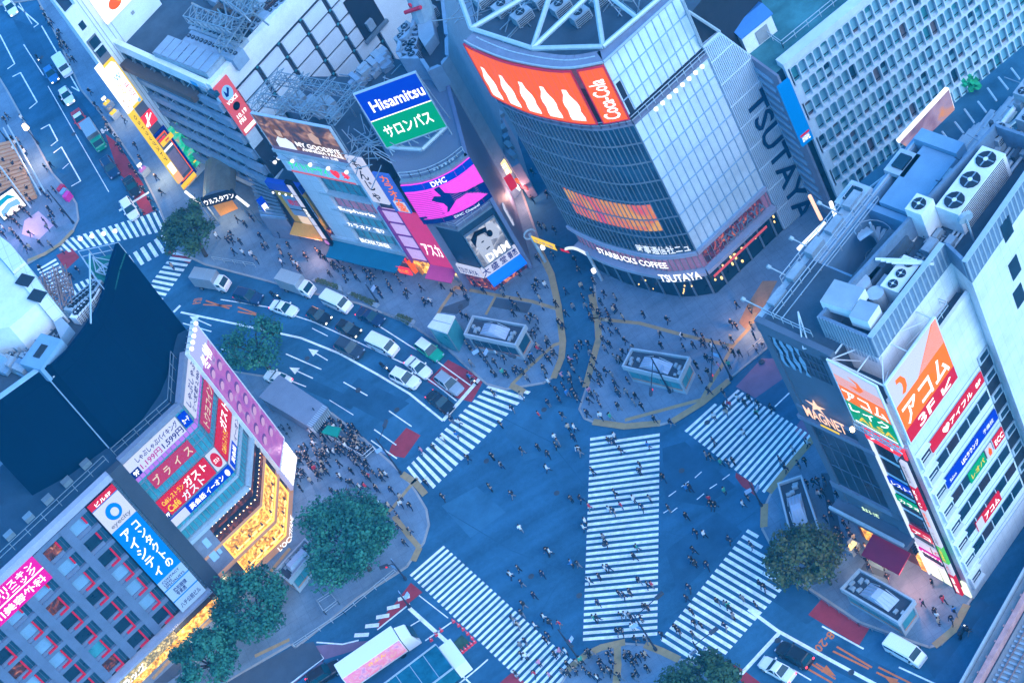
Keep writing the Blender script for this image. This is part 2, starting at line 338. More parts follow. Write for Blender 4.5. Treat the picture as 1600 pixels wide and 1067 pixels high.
crossing((797, 1048), (870, 1122), (850, 995), (927, 1056), 12)
crossing((1168.6, 826.3), (1035, 995), (1259, 878), (1114.3, 1044.6), 20, cut={0: (0, .2), 1: (0, .35), 2: (0, .7)})
crossing((1069.5, 673), (1190.5, 767), (1146, 604), (1264.5, 678), 18, cut={0: (0, .62)})
crossing((90, 378), (248, 330), (107, 394), (262, 360), 17)
crossing((197, 402), (262, 362), (209, 421), (276, 384), 7)
crossing((272, 394), (218, 466), (305, 398), (250, 474), 11)
crossing((58, 421), (82, 458), (87, 404), (115, 451), 9)
crossing((108, 448), (150, 430), (122, 470), (164, 450), 6)
mb = MB(); mo = MB()
for L, w in [([(283, 488), (340, 500), (410, 515), (470, 528), (530, 552), (590, 585), (640, 615), (692, 657)], .3), ([(345, 468), (420, 480), (490, 503), (560, 535), (640, 572), (680, 600), (713, 626)], .16),
             ([(590, 508), (640, 540), (685, 566), (735, 602)], .16), ([(286, 505), (330, 518)], .16), ([(345, 545), (390, 560), (420, 572)], .16), ([(447, 553), (502, 577)], .16), ([(537, 597), (574, 618)], .16), ([(608, 642), (643, 666)], .16), ([(585, 671), (619, 695)], .16), ([(488, 513), (512, 525)], .12), ([(455, 595), (478, 604)], .14), ([(515, 625), (552, 648)], .1),
             ([(693, 656), (749, 592)], .55), ([(640, 950), (702, 1006)], .5), ([(642, 977), (657, 968)], .15), ([(665, 1000), (705, 972)], .2), ([(590, 983), (640, 943)], .2), ([(495, 1003), (535, 1006), (560, 1000)], .2), ([(489, 1008), (505, 1028), (455, 1067)], .2),
             ([(1170, 952), (1215, 985), (1300, 1032), (1380, 1075)], .4), ([(1285, 978), (1349, 1013)], .2), ([(1405, 1042), (1470, 1072)], .2), ([(1216, 990), (1155, 1056)], .5), ([(1240, 1046), (1267, 1062)], .16),
             ([(1037, 811 - 10), (1045, 796)], .12), ([(1065, 760), (1076, 752)], .12), ([(1086, 746), (1096, 737)], .12), ([(1045, 775), (1056, 767)], .12), ([(1109, 763), (1120, 756)], .12), ([(1089, 780), (1100, 771)], .12), ([(1129, 749), (1140, 741)], .12), ([(1049, 800), (1058, 793)], .12),
             ([(1211, 635), (1233, 614)], .2), ([(187, 329), (232, 301)], .45), ([(28, 10), (60, 38), (53, 43)], .2), ([(28, 2), (50, 38)], .14), ([(65, 41), (124, 143), (112, 136)], .2), ([(37, 70), (68, 118)], .14), ([(75, 135), (115, 205), (170, 300)], .12), ([(0, 55), (23, 100), (12, 108)], .2), ([(20, 120), (32, 114), (58, 160), (46, 170)], .2), ([(64, 202), (77, 195), (90, 220), (80, 228)], .2), ([(84, 239), (96, 230), (126, 283), (112, 291)], .2), ([(98, 264), (107, 256)], .14), ([(450, 700), (500, 735)], .08),
             ([(735, 1067), (712, 1045)], .2), ([(718, 1067), (745, 1045), (762, 1030)], .2), ([(655, 930), (700, 965)], .12), ([(272, 487), (281, 478)], .4), ([(580, 688), (620, 716)], .16)]:
    ribbon(mb, L, w, .0056)
def arrow(mb, a, b, w=.16, z=.0066, head=1.6, hw=.55):
    A, B = G2(*a), G2(*b); d = (B - A).normalized(); n = Vector((-d.y, d.x)); s = B - d * head
    mb.face([(*(A - n * w / 2), z), (*(s - n * w / 2), z), (*(s + n * w / 2), z), (*(A + n * w / 2), z)]); mb.face([(*(s - n * hw), z), (*B, z), (*(s + n * hw), z)])
arrow(mb, (489, 591), (452, 574)); arrow(mb, (512, 563), (482, 545)); arrow(mb, (330, 501 + 8), (296, 494))
for k in range(5): ribbon(mb, [(555 + k * 17, 992 - k * 14), (575 + k * 16, 991 - k * 15)], .55, .0076)
for L in ([(1302, 1017), (1357, 1044)], [(1308, 1010), (1362, 1036 + 6)], [(1264, 1034), (1305, 1060)], [(1258, 1042), (1300, 1066)], [(1373, 1042), (1425, 1068)], [(1370, 1050), (1410, 1070)], [(318, 476), (362, 478)], [(322, 470), (358, 482)], [(372, 487), (400, 492)], [(372, 480), (400, 490)]): ribbon(mo, L, .22, .0066)
arrow(mo, (1275, 1036), (1306, 1056), .2, .009, 1.8, .5); arrow(mo, (1408, 1072), (1380, 1054), .2, .009, 1.8, .5)
o, q = P(1300, 995, .0066), P(1287, 992, .0066)
def roadtext(m_, a, b, c, t):                               # a = start, b = end of the baseline, c = top of the first letter
    A, B, C_ = P(*a, .0075), P(*b, .0075), P(*c, .0075); text_flat(m_, A, B - A, C_ - A, t)
roadtext(mo, (1296, 984), (1271, 1011), (1306, 993), '8-20')
roadtext(mb, (160, 210), (171, 203), (156, 203), '8-2'); roadtext(mo, (300, 476), (303, 467), (314, 474), '8-20')
tag(mb.build('lane_markings', M['paint']), kind='structure'); tag(mo.build('orange_markings', M['paint_orange']), kind='structure')

def patch(pxs, m, z=.0022): return tag(sheet('road_patch', pxs, z, M[m]), kind='structure')
M['asphalt_new'] = mat('fresh_asphalt', (0.022, 0.082, 0.150), 0.85, noise=0.25, scale=0.3); M['asphalt_old'] = mat('worn_asphalt', (0.033, 0.118, 0.205), 0.8, noise=0.3, scale=0.25); M['iron'] = mat('cast_iron', (0.05, 0.06, 0.075), 0.6, noise=0.2)
patch([(583, 668), (650, 612), (700, 640), (640, 690), (628, 700)], 'asphalt_old'); patch([(640, 560), (668, 575), (640, 600), (610, 582)], 'asphalt_new'); patch([(470, 585), (560, 625), (548, 640), (455, 600)], 'asphalt_new'); patch([(560, 590), (640, 630), (600, 660), (530, 622)], 'asphalt_new', .0024)
patch([(690, 790), (745, 760), (790, 800), (735, 840)], 'asphalt_old', .0016); patch([(1035, 700), (1070, 690), (1150, 760), (1100, 790), (1040, 780)], 'asphalt_new', .0018); patch([(810, 620), (905, 640), (900, 700), (820, 720), (790, 680)], 'asphalt_old', .0014); patch([(1040, 860), (1120, 800), (1160, 830), (1060, 930)], 'asphalt_new', .0014); patch([(1195, 930), (1235, 905), (1300, 950), (1260, 975)], 'asphalt_new', .0018)
patch([(90, 150), (120, 150), (180, 240), (150, 250)], 'asphalt_new'); patch([(20, 30), (50, 40), (110, 160), (90, 170)], 'asphalt_new'); patch([(1300, 1000), (1400, 1050), (1380, 1085), (1270, 1030)], 'asphalt_new', .0020); patch([(1440, 1030), (1530, 930), (1545, 945), (1460, 1060)], 'asphalt_new', .0020)
mb = MB()
for x, y in ((945, 850), (760, 720), (870, 770), (1065, 735), (1105, 660), (1190, 566), (690, 640), (560, 610), (830, 900), (1010, 640), (990, 572), (480, 560), (1085, 880), (720, 480), (620, 640), (1245, 590), (905, 930), (1215, 1000), (1330, 1050), (115, 210), (65, 90), (850, 640)):
    c = P(x, y, 0); mb.tube((c.x, c.y, .0), (c.x, c.y, .0105 if y > 610 or x < 500 else .148), .38, 0, 12)
tag(mb.build('manhole_covers', M['iron']), kind='structure')
# expansion seams and tar lines across the junction
mb = MB()
for L in ([(700, 800), (800, 860), (905, 900)], [(760, 640), (860, 690), (915, 760)], [(1040, 830), (1110, 850), (1180, 800)], [(820, 1000), (860, 930), (905, 860)], [(460, 560), (560, 620), (610, 650)], [(300, 505), (420, 545), (520, 590)], [(1040, 700), (1090, 760)], [(700, 900), (780, 930), (860, 1000)]): ribbon(mb, L, .09, .0032)
tag(mb.build('tar_seams', M['asphalt_new']), kind='structure')
# ============================================================= buildings: shared pieces
def azv(d): return Vector((cos(radians(d)), sin(radians(d))))
def SIGN(wall, px, label, m, items=(), off=.12, dep=.18, name='sign', cat='sign', group=None, mats=None, rect=None, frame=None):
    """a sign of its own: panel plus lettering; items in the panel's own 0..1 coordinates"""
    s0, s1, z0, z1 = rect or wall.rect(px)
    mb = MB(); wall.slab(mb, s0, s1, z0, z1, off, dep, 0)
    base = wall.pt((s0 + s1) / 2, z0, off)
    ml = [m]; o = mb.build(name, ml, loc=base); tag(o, label, cat, group)
    w, h = s1 - s0, z1 - z0; groups = {}
    for it in items:
        groups.setdefault((it[0] if it[0] in ('#', 'poly') else 't', it[-1] if it[0] != 't' else it[6]), []).append(it)
    lay = 0
    for (k, mt), its in groups.items():
        mb2 = MB(); lay += 1; oo = off + dep + .012 + .008 * lay + (.03 if k == 't' else 0)
        for it in its:
            if k == '#':
                a, b, c, d = it[1:5]; wall.slab(mb2, s0 + w * a, s0 + w * b, z0 + h * c, z0 + h * d, oo - .02, .02)
            elif k == 'poly':
                mb2.face([wall.pt(s0 + w * a, z0 + h * b, oo) for a, b in it[1]])
            else:
                a, b, c, d = it[2:6]; text_on(mb2, wall, s0 + w * a, s0 + w * b, z0 + h * c, z0 + h * d, it[1], oo, rot=(it[7] if len(it) > 7 else 0))
        mb2.build({'t': 'lettering', '#': 'colour_field', 'poly': 'picture_shape'}[k], mt, parent=o)
    if frame:
        mb3 = MB(); e = .14
        for a, b, c, d in ((s0 - e, s1 + e, z0 - e, z0), (s0 - e, s1 + e, z1, z1 + e), (s0 - e, s0, z0, z1), (s1, s1 + e, z0, z1)): wall.slab(mb3, a, b, c, d, off + .01, dep + .05)
        mb3.build('frame', frame, parent=o)
    return o
def T(txt, a, b, c, d, m, rot=0): return ('t', txt, a, b, c, d, m, rot)
def B(a, b, c, d, m): return ('#', a, b, c, d, m)
def parapet(mb, poly, z, h=1.0, w=.35, mi=0):
    n = len(poly)
    ar = sum(poly[i][0] * poly[(i + 1) % n][1] - poly[(i + 1) % n][0] * poly[i][1] for i in range(n)); sg = 1 if ar > 0 else -1
    for i in range(n):
        a, b = Vector(poly[i]), Vector(poly[(i + 1) % n]); d = (b - a)
        if d.length < .3: continue
        d.normalize(); nn = Vector((-d.y, d.x)) * sg * w; e = -d * .002 * i
        q = [a, b + e, b + nn - d * w, a + nn + d * w]; 
        mb.prism([(p.x, p.y) for p in q], z, z + h + .0021 * i, mi)
def railing(mb, pts, z, h=1.1, step=1.6, r=.035, mi=0, rails=2):
    for a, b in zip(pts, pts[1:]):
        a, b = Vector((*a[:2], z)), Vector((*b[:2], z)); n = max(1, int((b - a).length / step))
        for i in range(n + 1):
            p = a.lerp(b, i / n); mb.tube(p, p + Vector((0, 0, h)), r, mi, 4)
        for k in range(rails): hh = h * (1 - .5 * k); mb.tube(a + Vector((0, 0, hh)), b + Vector((0, 0, hh)), r, mi, 4)
def ac_unit(parent, c, az, L, w, h, z, fans=1, m='machine'):
    """boxy cooling unit with fan rings and side louvres"""
    u = azv(az); v = Vector((-u.y, u.x)); mb = MB(); cc = Vector((c[0], c[1], z + h / 2 + .15))
    mb.obox(cc, (*(u * L / 2), 0), (*(v * w / 2), 0), (0, 0, h / 2)); 
    for s in (-1, 1): mb.obox(Vector((c[0], c[1], z + .08)) + Vector((*(u * L * .35 * s), 0)), (.12 * u.x, .12 * u.y, 0), (*(v * w / 2), 0), (0, 0, .08), 2)
    for k in range(int(h / .28)): mb.obox(cc + Vector((0, 0, -h / 2 + .2 + k * .28)) - Vector((*(v * (w / 2 + .02)), 0)), (*(u * L * .44), 0), (.02 * v.x, .02 * v.y, 0), (0, 0, .05), 1)
    for i in range(fans):
        o = cc + Vector((*(u * (L * ((i + .5) / fans - .5))), h / 2)); r = min(L / fans, w) * .38
        mb.tube(o, o + Vector((0, 0, .12)), r, 1, 12); mb.tube(o + Vector((0, 0, .12)), o + Vector((0, 0, .16)), r * .25, 0, 8)
        for q in range(4):
            d = Vector((cos(q * pi / 2 + .4), sin(q * pi / 2 + .4), 0)); mb.obox(o + d * r * .55 + Vector((0, 0, .135)), d * r * .38, Vector((-d.y, d.x, 0)) * r * .07, (0, 0, .01), 2)
    return mb.build('cooling_unit', [M[m], M['dark'], M['steel']], parent=parent)
def pipes(parent, pts, z, r=.12, m='lightsteel', n=3, gap=.4):
    mb = MB()
    for k in range(n):
        for a, b in zip(pts, pts[1:]):
            a, b = Vector(a), Vector(b); d = (b - a).normalized(); nn = Vector((-d.y, d.x)) * gap * (k - n / 2)
            mb.tube((*(a + nn), z + .25), (*(b + nn), z + .25), r, 0, 6)
            for i in range(int((b - a).length / 2) + 1):
                if k == 0: q = a + d * (i * 2 + .3); mb.obox((q.x, q.y, z + .08), (*(d * .08), 0), (*(Vector((-d.y, d.x)) * gap * n / 2), 0), (0, 0, .08), 1)
    return mb.build('pipe_run', [M[m], M['steel']], parent=parent)
def truss(name, nodes, edges, r, m, parent=None):
    mb = MB()
    for a, b in edges: mb.tube(nodes[a], nodes[b], r, 0, 5)
    return mb.build(name, m, parent=parent)
def boxtruss(mb, a, b, w, h, n, r=.07):
    """lattice girder from a to b (3D), square section"""
    a, b = Vector(a), Vector(b); d = (b - a); u = d.normalized(); s = u.cross(Vector((0, 0, 1)))
    if s.length < .1: s = Vector((1, 0, 0))
    s = s.normalized() * w / 2; t = s.cross(u).normalized() * h
    rail = [s, -s, -s + t, s + t]
    for q in rail: mb.tube(a + q, b + q, r, 0, 4)
    for i in range(n):
        p, p2 = a + d * (i / n), a + d * ((i + 1) / n)
        for j in range(4):
            q, q2 = rail[j], rail[(j + 1) % 4]
            mb.tube(p + q, p + q2, r * .7, 0, 4); mb.tube(p + q, p2 + q2, r * .7, 0, 4)
def spots(parent, pts, d, m='white'):
    mb = MB()
    for p in pts:
        p = Vector(p); mb.tube(p, p + d, .045, 0, 4); mb.tube(p + d - Vector((0, 0, .12)), p + d + Vector((0, 0, .16)), .22, 1, 8, .30)
    return mb.build('sign_lamp', [M['steel'], GL['white']], parent=parent)
def box_at(mb, px, py, h, az, L, w, hh, mi=0, mt=None):
    c = P(px, py, h); u = azv(az); v = Vector((-u.y, u.x)); mb.obox((c.x, c.y, h + hh / 2), (*(u * L / 2), 0), (*(v * w / 2), 0), (0, 0, hh / 2), mi, mt); return c

# ============================================================= curved glass tower
def glass_tower():
    A = G2(925, 418); H1 = 34; H2 = 44.3
    q = [A, G2(800, 163, H1), G2(850, 182, H1), G2(926, 195, H1), G2(987, 187, H1)]
    # smooth the front: Catmull-Rom through the surveyed corners
    fr = []
    for i in range(len(q) - 1):
        p0, p1, p2, p3 = q[max(0, i - 1)], q[i], q[i + 1], q[min(len(q) - 1, i + 2)]
        n = 3 if i == 0 else 5
        for k in range(n):
            t = k / n; fr.append(.5 * ((2 * p1) + (p2 - p0) * t + (2 * p0 - 5 * p1 + 4 * p2 - p3) * t * t + (3 * p1 - p0 - 3 * p2 + p3) * t ** 3))
    fr.append(q[-1]); front = Wall(fr)
    R1 = G2(1101, 82, H1); side = Wall([q[-1], R1]); u = (R1 - q[-1]).normalized()
    Lb = G2(700, -110, H2); Rb = G2(1140, -120, H2)
    foot = [tuple(p) for p in fr] + [tuple(R1), tuple(Rb), tuple(Lb)]
    t = thing('glass_tower', 'tall curved glass corner tower with white panel side wall facing the crossing', 'building', (*fr[8], 0))
    def inset(path, d):
        return [tuple(path.pt(l, 0, -d).xy) for l in path.L]
    inn = inset(front, .35)
    mb = MB(); mb.prism(inn + [tuple(side.pt(side.len, 0, -.35).xy), tuple(Rb), tuple(Lb)], 0.1, H2 - 4.5, 0, 1); mb.build('core_wall', [M['dark'], M['roof']], parent=t)
    mb = MB(); zb = 9.2
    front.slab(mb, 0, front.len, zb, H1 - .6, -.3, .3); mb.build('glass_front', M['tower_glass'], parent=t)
    mb = MB(); n = 30
    for i in range(n + 1): c = .05 + (front.len - .1) * i / n; front.slab(mb, max(0, c - .045), c + .045, zb, H1 - .6, .0, .14)
    for z in [zb + (H1 - .6 - zb) * k / 7 for k in range(8)]: front.slab(mb, 0, front.len, z - .06, z + .06, .01, .18)
    mb.build('mullion', M['steel'], parent=t)
    mb = MB(); side.slab(mb, 0, side.len, 9.2, H1 - .6, -.3, .3); side.slab(mb, 0, side.len, H1 + .6, H2 - .12, -1.0, .75); mb.build('white_panel_wall', M['white_panel_b'], parent=t)
    mb = MB()
    for i in range(12): c = side.len * i / 11; side.slab(mb, max(0, c - .05), min(side.len, c + .05), 9.2, H1 - .6, .0, .1); side.slab(mb, max(0, c - .05), min(side.len, c + .05), H1 + .6, H2 - .15, -.25, .1)
    for k in range(8): z = 9.2 + (H1 - 9.8) * k / 7; side.slab(mb, 0, side.len, z - .06, z + .06, .01, .11)
    for z in (H1 + 3, H1 + 6.5): side.slab(mb, 0, side.len, z - .06, z + .06, -.24, .11)
    mb.build('panel_joint', M['grille'], parent=t)
    mb = MB(); full = Wall([*fr, R1])
    full.slab(mb, 0, full.len, H1 - .6, H1 - .3, -1.0, 1.5); full.slab(mb, 0, front.len, H1 - .3, H2 - .3, -1.2, .75); mb.build('walkway', M['slate_b'], parent=t)
    mb = MB(); pts = [full.pt(l, 0, .45).xy for l in full.L]; railing(mb, pts, H1 - .3, 1.1, 1.2, .05); mb.build('railing', M['lightsteel'], parent=t)
    mb = MB(); full.slab(mb, 0, full.len, H2 - .3, H2, -1.6, 1.9); 
    for k in range(26): s = 1 + k * (front.len - 2) / 26; front.slab(mb, s, s + .75, H2 + .01, H2 + .06, -.9, .18, 1)
    mb.build('roof_rim', [M['slate_b'], M['lightsteel']], parent=t)
    mb = MB(); full.slab(mb, 0, full.len, H2 - .1, H2 + .16, .30, .14); mb.build('white_coping', M['lightsteel'], parent=t)
    # roof frame
    N = [P(x, y, H2 + .3) for x, y in ((736, 45), (832, 76), (942, 73), (995, 28), (1030, -2), (830, -10), (870, -40), (915, -2), (928, -20), (952, -5), (720, 0))]
    mb = MB(); 
    for a, b, r in ((0, 1, .3), (1, 2, .3), (2, 3, .3), (3, 4, .3), (0, 5, .32), (1, 6, .32), (1, 7, .32), (2, 8, .32), (3, 9, .28), (10, 0, .3)): mb.tube(N[a], N[b], r, 0, 6)
    mb.build('roof_frame', M['lightsteel'], parent=t)
    mb = MB()
    for i in range(34):
        a = P(random.uniform(740, 830), random.uniform(-20, 60), H2 - 4.3); b = a + Vector((random.uniform(-6, 6), random.uniform(-6, 6), random.uniform(-.2, 3))); mb.tube(a, b, .08, 0, 4)
    for i in range(26):
        a = P(random.uniform(930, 1010), random.uniform(-30, 30), H2 - 4.3); b = a + Vector((random.uniform(-5, 5), random.uniform(-5, 5), random.uniform(-.2, 3.5))); mb.tube(a, b, .08, 0, 4)
    mb.build('roof_pipes', M['steel'], parent=t)
    for i in range(7): c = P(760 + i * 30, 5 + (i % 3) * 14, H2 - 4.4); ac_unit(t, c.xy, 12, 2.4, 1.5, 1.4, H2 - 4.4, 1)
    # side grille wall with the slanting top
    u2 = u; E0 = R1 + u2 * .1; far = Wall([E0, E0 + u2 * 16]); px = [(1099, 73), (1126, 51), (1181, 92)]
    pp = [far.sz(*q_) for q_ in px]; sR = far.sz(1284, 345)[0]
    prof = [(0, 0.2), (0, pp[0][1]), (pp[1][0], pp[1][1]), (pp[2][0], pp[2][1]), (pp[2][0] + .2, .2)]
    mb = MB(); f1 = [far.pt(a, b, 0) for a, b in prof]; f2 = [far.pt(a, b, -.5) for a, b in prof]
    mb.face(f1[::-1]); mb.face(f2)
    for i in range(5): j = (i + 1) % 5; mb.face((f1[i], f1[j], f2[j], f2[i]))
    mb.build('screen_wall', M['screenwall'], parent=t)
    mb = MB(); W_ = pp[2][0]
    def top(s): return pp[0][1] + (pp[1][1] - pp[0][1]) * s / pp[1][0] if s < pp[1][0] else pp[1][1] + (pp[2][1] - pp[1][1]) * (s - pp[1][0]) / (pp[2][0] - pp[1][0])
    for i in range(22): s = W_ * (i + .5) / 22; far.slab(mb, s - .05, s + .05, .3, top(s) - .3, .02, .12)
    for k in range(1, 10):
        z = k * 4.0
        s1 = W_
        while s1 > 0 and top(s1) < z + .3: s1 -= .2
        if s1 > .3: far.slab(mb, 0, s1, z - .07, z + .07, .03, .14)
    mb.build('screen_rail', M['panel_rail'], parent=t)
    mb = MB(); s0, z0 = far.sz(1169, 135); s1, z1 = far.sz(1268, 335)
    zt = far.sz(1183, 140)[1]; zb_ = far.sz(1262, 342)[1]; sa = W_ * .34; sb = W_ * .86
    text_on(mb, far, sa, sb, zb_ + .5, zt, 'TSUTAYA', .26, rot=3); mb.build('lettering', M['navyletter'], parent=t)
    mb = MB(); mb.tube(P(1066, 0, H2), (*R1, H1 + 1), .2); a = far.pt(*pp[1], -.2); mb.tube(P(1075, 18, H2 - 3), a, .2); mb.tube((*R1, pp[0][1]), a, .2); mb.build('brace', M['lightsteel'], parent=t)
    # lower floors
    mb = MB(); full.slab(mb, 0, full.len, 8.6, 9.2, -.3, .75); full.slab(mb, 0, full.len, 4.9, 5.5, -.3, 1.1); mb.build('floor_band', M['lilacmetal'], parent=t)
    mb = MB(); full.slab(mb, 0, full.len, 5.5, 8.6, -.3, .12); mb.build('second_floor_glass', M['pinkglass'], parent=t)
    mb = MB(); full.slab(mb, 0, full.len, .14, 4.9, -.3, .1); mb.build('shop_front', M['glass'], parent=t)
    mb = MB()
    for i in range(40): c = full.len * (i + .5) / 40; full.slab(mb, c - .04, c + .04, 5.5, 8.6, -.15, .12)
    for i in range(14): c = full.len * (i + .5) / 14; full.slab(mb, c - .12, c + .12, .14, 4.9, -.15, .14)
    mb.build('lower_mullion', M['steel'], parent=t)
    mb = MB(); side.slab(mb, .6, side.len - 1.2, 5.7, 8.4, -.15, .05); mb.build('lit_floor', M['redwindow'], parent=t)
    mb = MB(); side.slab(mb, .2, side.len * .8, 4.1, 4.5, .95, .05); mb.build('light_strip', GL['salmon'], parent=t)
    def curved(px, label, m, items, **k): return SIGN(front, px, label, m, items, **k)
    # upper advertisement: bottles
    s0 = .1; s1 = front.sz(887, 95)[0]; z0, z1 = H1 + .9, H2 - .4
    bot = [(0, .46), (.10, .5), (.30, .42), (.46, .5), (.60, .46), (.80, .2), (.97, .15)]
    its = []
    wS = s1 - s0; hS = z1 - z0
    for k in range(5):
        c = .10 + k * .195
        for (ya, xa), (yb, xb) in zip(bot, bot[1:]):
            for q in range(4):
                f0, f1 = q / 2 - 1, (q + 1) / 2 - 1; its.append(('poly', [(c + f0 * xa * .125, .06 + ya * .62), (c + f1 * xa * .125, .06 + ya * .62), (c + f1 * xb * .125, .06 + yb * .62), (c + f0 * xb * .125, .06 + yb * .62)], GL['white']))
    for k in range(1, 18): its.append(B(k / 18 - .0012, k / 18 + .0012, 0, 1, GL['salmon']))
    SIGN(front, None, 'curved orange advertisement with five white bottle shapes at the tower top', GL['orange'], its, rect=(s0, s1, z0, z1), off=.50, frame=M['red'])
    s2 = front.sz(899, 94)[0]; s3 = front.sz(938, 89)[0]
    SIGN(front, None, 'narrow orange advertisement with white script beside the bottle advertisement', GL['orange'], [T('Coca-Cola', .12, .80, .05, .80, GL['white'], 1)] + [B(k / 4 - .006, k / 4 + .006, 0, 1, GL['salmon']) for k in (1, 2, 3)], rect=(s2, s3, z0, z1), off=.50, frame=M['red'])
    # video wall behind the mullions
    sa, za = front.sz(876, 290); sb, zb2 = front.sz(1012, 312); sc, zc = front.sz(1036, 360)
    mb = MB(); front.slab(mb, sa + .3, sc, zc, za - .2, 0.0, .03); o = mb.build('video_screen', M['videowall'], loc=front.pt((sa + sc) / 2, zc)); tag(o, 'wide glowing orange and pink video screen behind the curved glass', 'screen')
    mb = MB(); a0 = front.sz(993, 380)[0]; a1, z3 = front.sz(1078, 386); z4 = front.sz(990, 372)[1]; text_on(mb, front, a0, a1, z3 - .6, z3 + 1.0, '時事通信社ニュ', .2); o = mb.build('news_ticker', GL['coldwhite'], loc=front.pt(a0, z3)); tag(o, 'row of glowing news characters below the orange video screen', 'display')
    def lett(path, p, q, z, h, txt, label, off=1.0, lm=None):
        a = path.sz(*p)[0]; b = path.sz(*q)[0]; mb = MB(); text_on(mb, path, a, b, z, z + h, txt, off); path.slab(mb, a, b, z - .12, z, off - .12, .1, 1); o = mb.build('illuminated_lettering', [lm or GL['white'], M['steel']], loc=path.pt(a, z, off)); return tag(o, label, 'sign')
    lett(front, (961, 428), (1064, 448), 7.0, 1.2, 'STARBUCKS COFFEE', 'small white illuminated lettering along the lower curved glass', .6)
    lett(front, (1063, 476), (1126, 480), 5.0, 1.5, 'TSUTAYA', 'bold white illuminated lettering at the foot of the glass tower corner', 1.2)
    lett(side, (1150, 425), (1222, 385), 6.2, 1.6, 'TSUTAYA', 'pale lettering over the red lit second floor window', .3, M['steel'])
    mb = MB(); spt = [side.pt(side.len * (.2 + .09 * i), H1 - .1, .7) for i in range(8)]; spots(t, spt, Vector((.5, -.6, 0)))
    return front, side
M['white_panel_b'] = mat('satin_white_panel', (0.52, 0.60, 0.68), 0.35, noise=0.14, scale=0.16, grain=.10)
M['screenwall'] = mat('grey_blue_screen', (0.36, 0.47, 0.60), 0.5, noise=0.12, scale=0.6)
M['slate_b'] = mat('blue_grey_metal', (0.16, 0.18, 0.25), 0.5, noise=0.15, scale=0.8)
M['grille'] = mat('grey_blue_grille', (0.24, 0.36, 0.50), 0.5, noise=0.12, scale=0.6)
M['panel_rail'] = mat('pale_blue_rail', (0.50, 0.60, 0.70), 0.45, noise=0.1)
M['navyletter'] = mat('navy_letter', (0.006, 0.04, 0.10), 0.5)
M['lilacmetal'] = mat('lilac_metal', (0.30, 0.32, 0.42), 0.45, noise=0.12)
M['pinkglass'] = mat('pinkish_glass', (0.14, 0.09, 0.14), 0.25, noise=0.3, emit=(.30, .14, .26), es=.18)
def colourful(name, c, stops, scale=.35, es=.6, mode='noise'):
    m = mat(name, c, 0.4); t = m.node_tree; b = t.nodes['Principled BSDF']; tc = t.nodes.new('ShaderNodeTexCoord')
    n = t.nodes.new('ShaderNodeTexNoise'); n.inputs['Scale'].default_value = scale; n.inputs['Detail'].default_value = 3; n.inputs['Distortion'].default_value = 1.2
    t.links.new(tc.outputs['Object'], n.inputs['Vector']); r = t.nodes.new('ShaderNodeValToRGB'); t.links.new(n.outputs['Fac'], r.inputs[0])
    while len(r.color_ramp.elements) < len(stops): r.color_ramp.elements.new(.5)
    for e, (p, cc) in zip(r.color_ramp.elements, stops): e.position = p; e.color = (*cc, 1)
    t.links.new(r.outputs[0], b.inputs['Emission Color']); b.inputs['Emission Strength'].default_value = es * EM * .72; return m
M['redwindow'] = colourful('lit_red_shop', (.02, .02, .03), [(.35, (.01, .01, .03)), (.5, (.12, .02, .05)), (.62, (.7, .15, .08)), (.7, (.9, .4, .2))], .9, .5)
M['videowall'] = colourful('video_picture', (.02, .02, .03), [(.25, (.25, .05, .45)), (.4, (.8, .08, .12)), (.52, (.75, .25, .05)), (.62, (.85, .4, .06)), (.8, (.4, .2, .1))], .16, .5)
M['portrait'] = colourful('picture_brown', (.02, .02, .03), [(.3, (.02, .03, .04)), (.48, (.15, .07, .05)), (.6, (.5, .25, .14)), (.72, (.8, .6, .5))], .5, .45)
M['greyface'] = colourful('picture_grey', (.02, .02, .03), [(.3, (.05, .06, .09)), (.5, (.25, .27, .33)), (.62, (.6, .62, .7)), (.75, (.85, .88, .95))], .6, .55)
M['pinkart'] = colourful('picture_pink', (.1, .02, .1), [(.3, (.38, .16, .55)), (.46, (.62, .18, .55)), (.56, (.70, .25, .60)), (.66, (.65, .55, .80)), (.75, (.16, .08, .30))], .45, .32)
M['greenart'] = colourful('picture_green', (.02, .1, .05), [(.32, (.02, .08, .07)), (.45, (.0, .45, .22)), (.55, (.05, .65, .40)), (.64, (.35, .30, .30)), (.75, (.9, .8, .1))], .7, .5)
M['cafe'] = colourful('lit_cafe', (.3, .15, .03), [(.36, (.10, .03, .01)), (.46, (.55, .18, .02)), (.56, (1, .45, .05)), (.72, (1, .75, .35))], 1.5, .9)
M['cafe_dark'] = colourful('dim_restaurant', (.03, .015, .015), [(.35, (.01, .008, .015)), (.52, (.06, .02, .02)), (.64, (.35, .08, .04)), (.72, (.9, .4, .2))], .8, .45)
FRONT, SIDE = glass_tower()

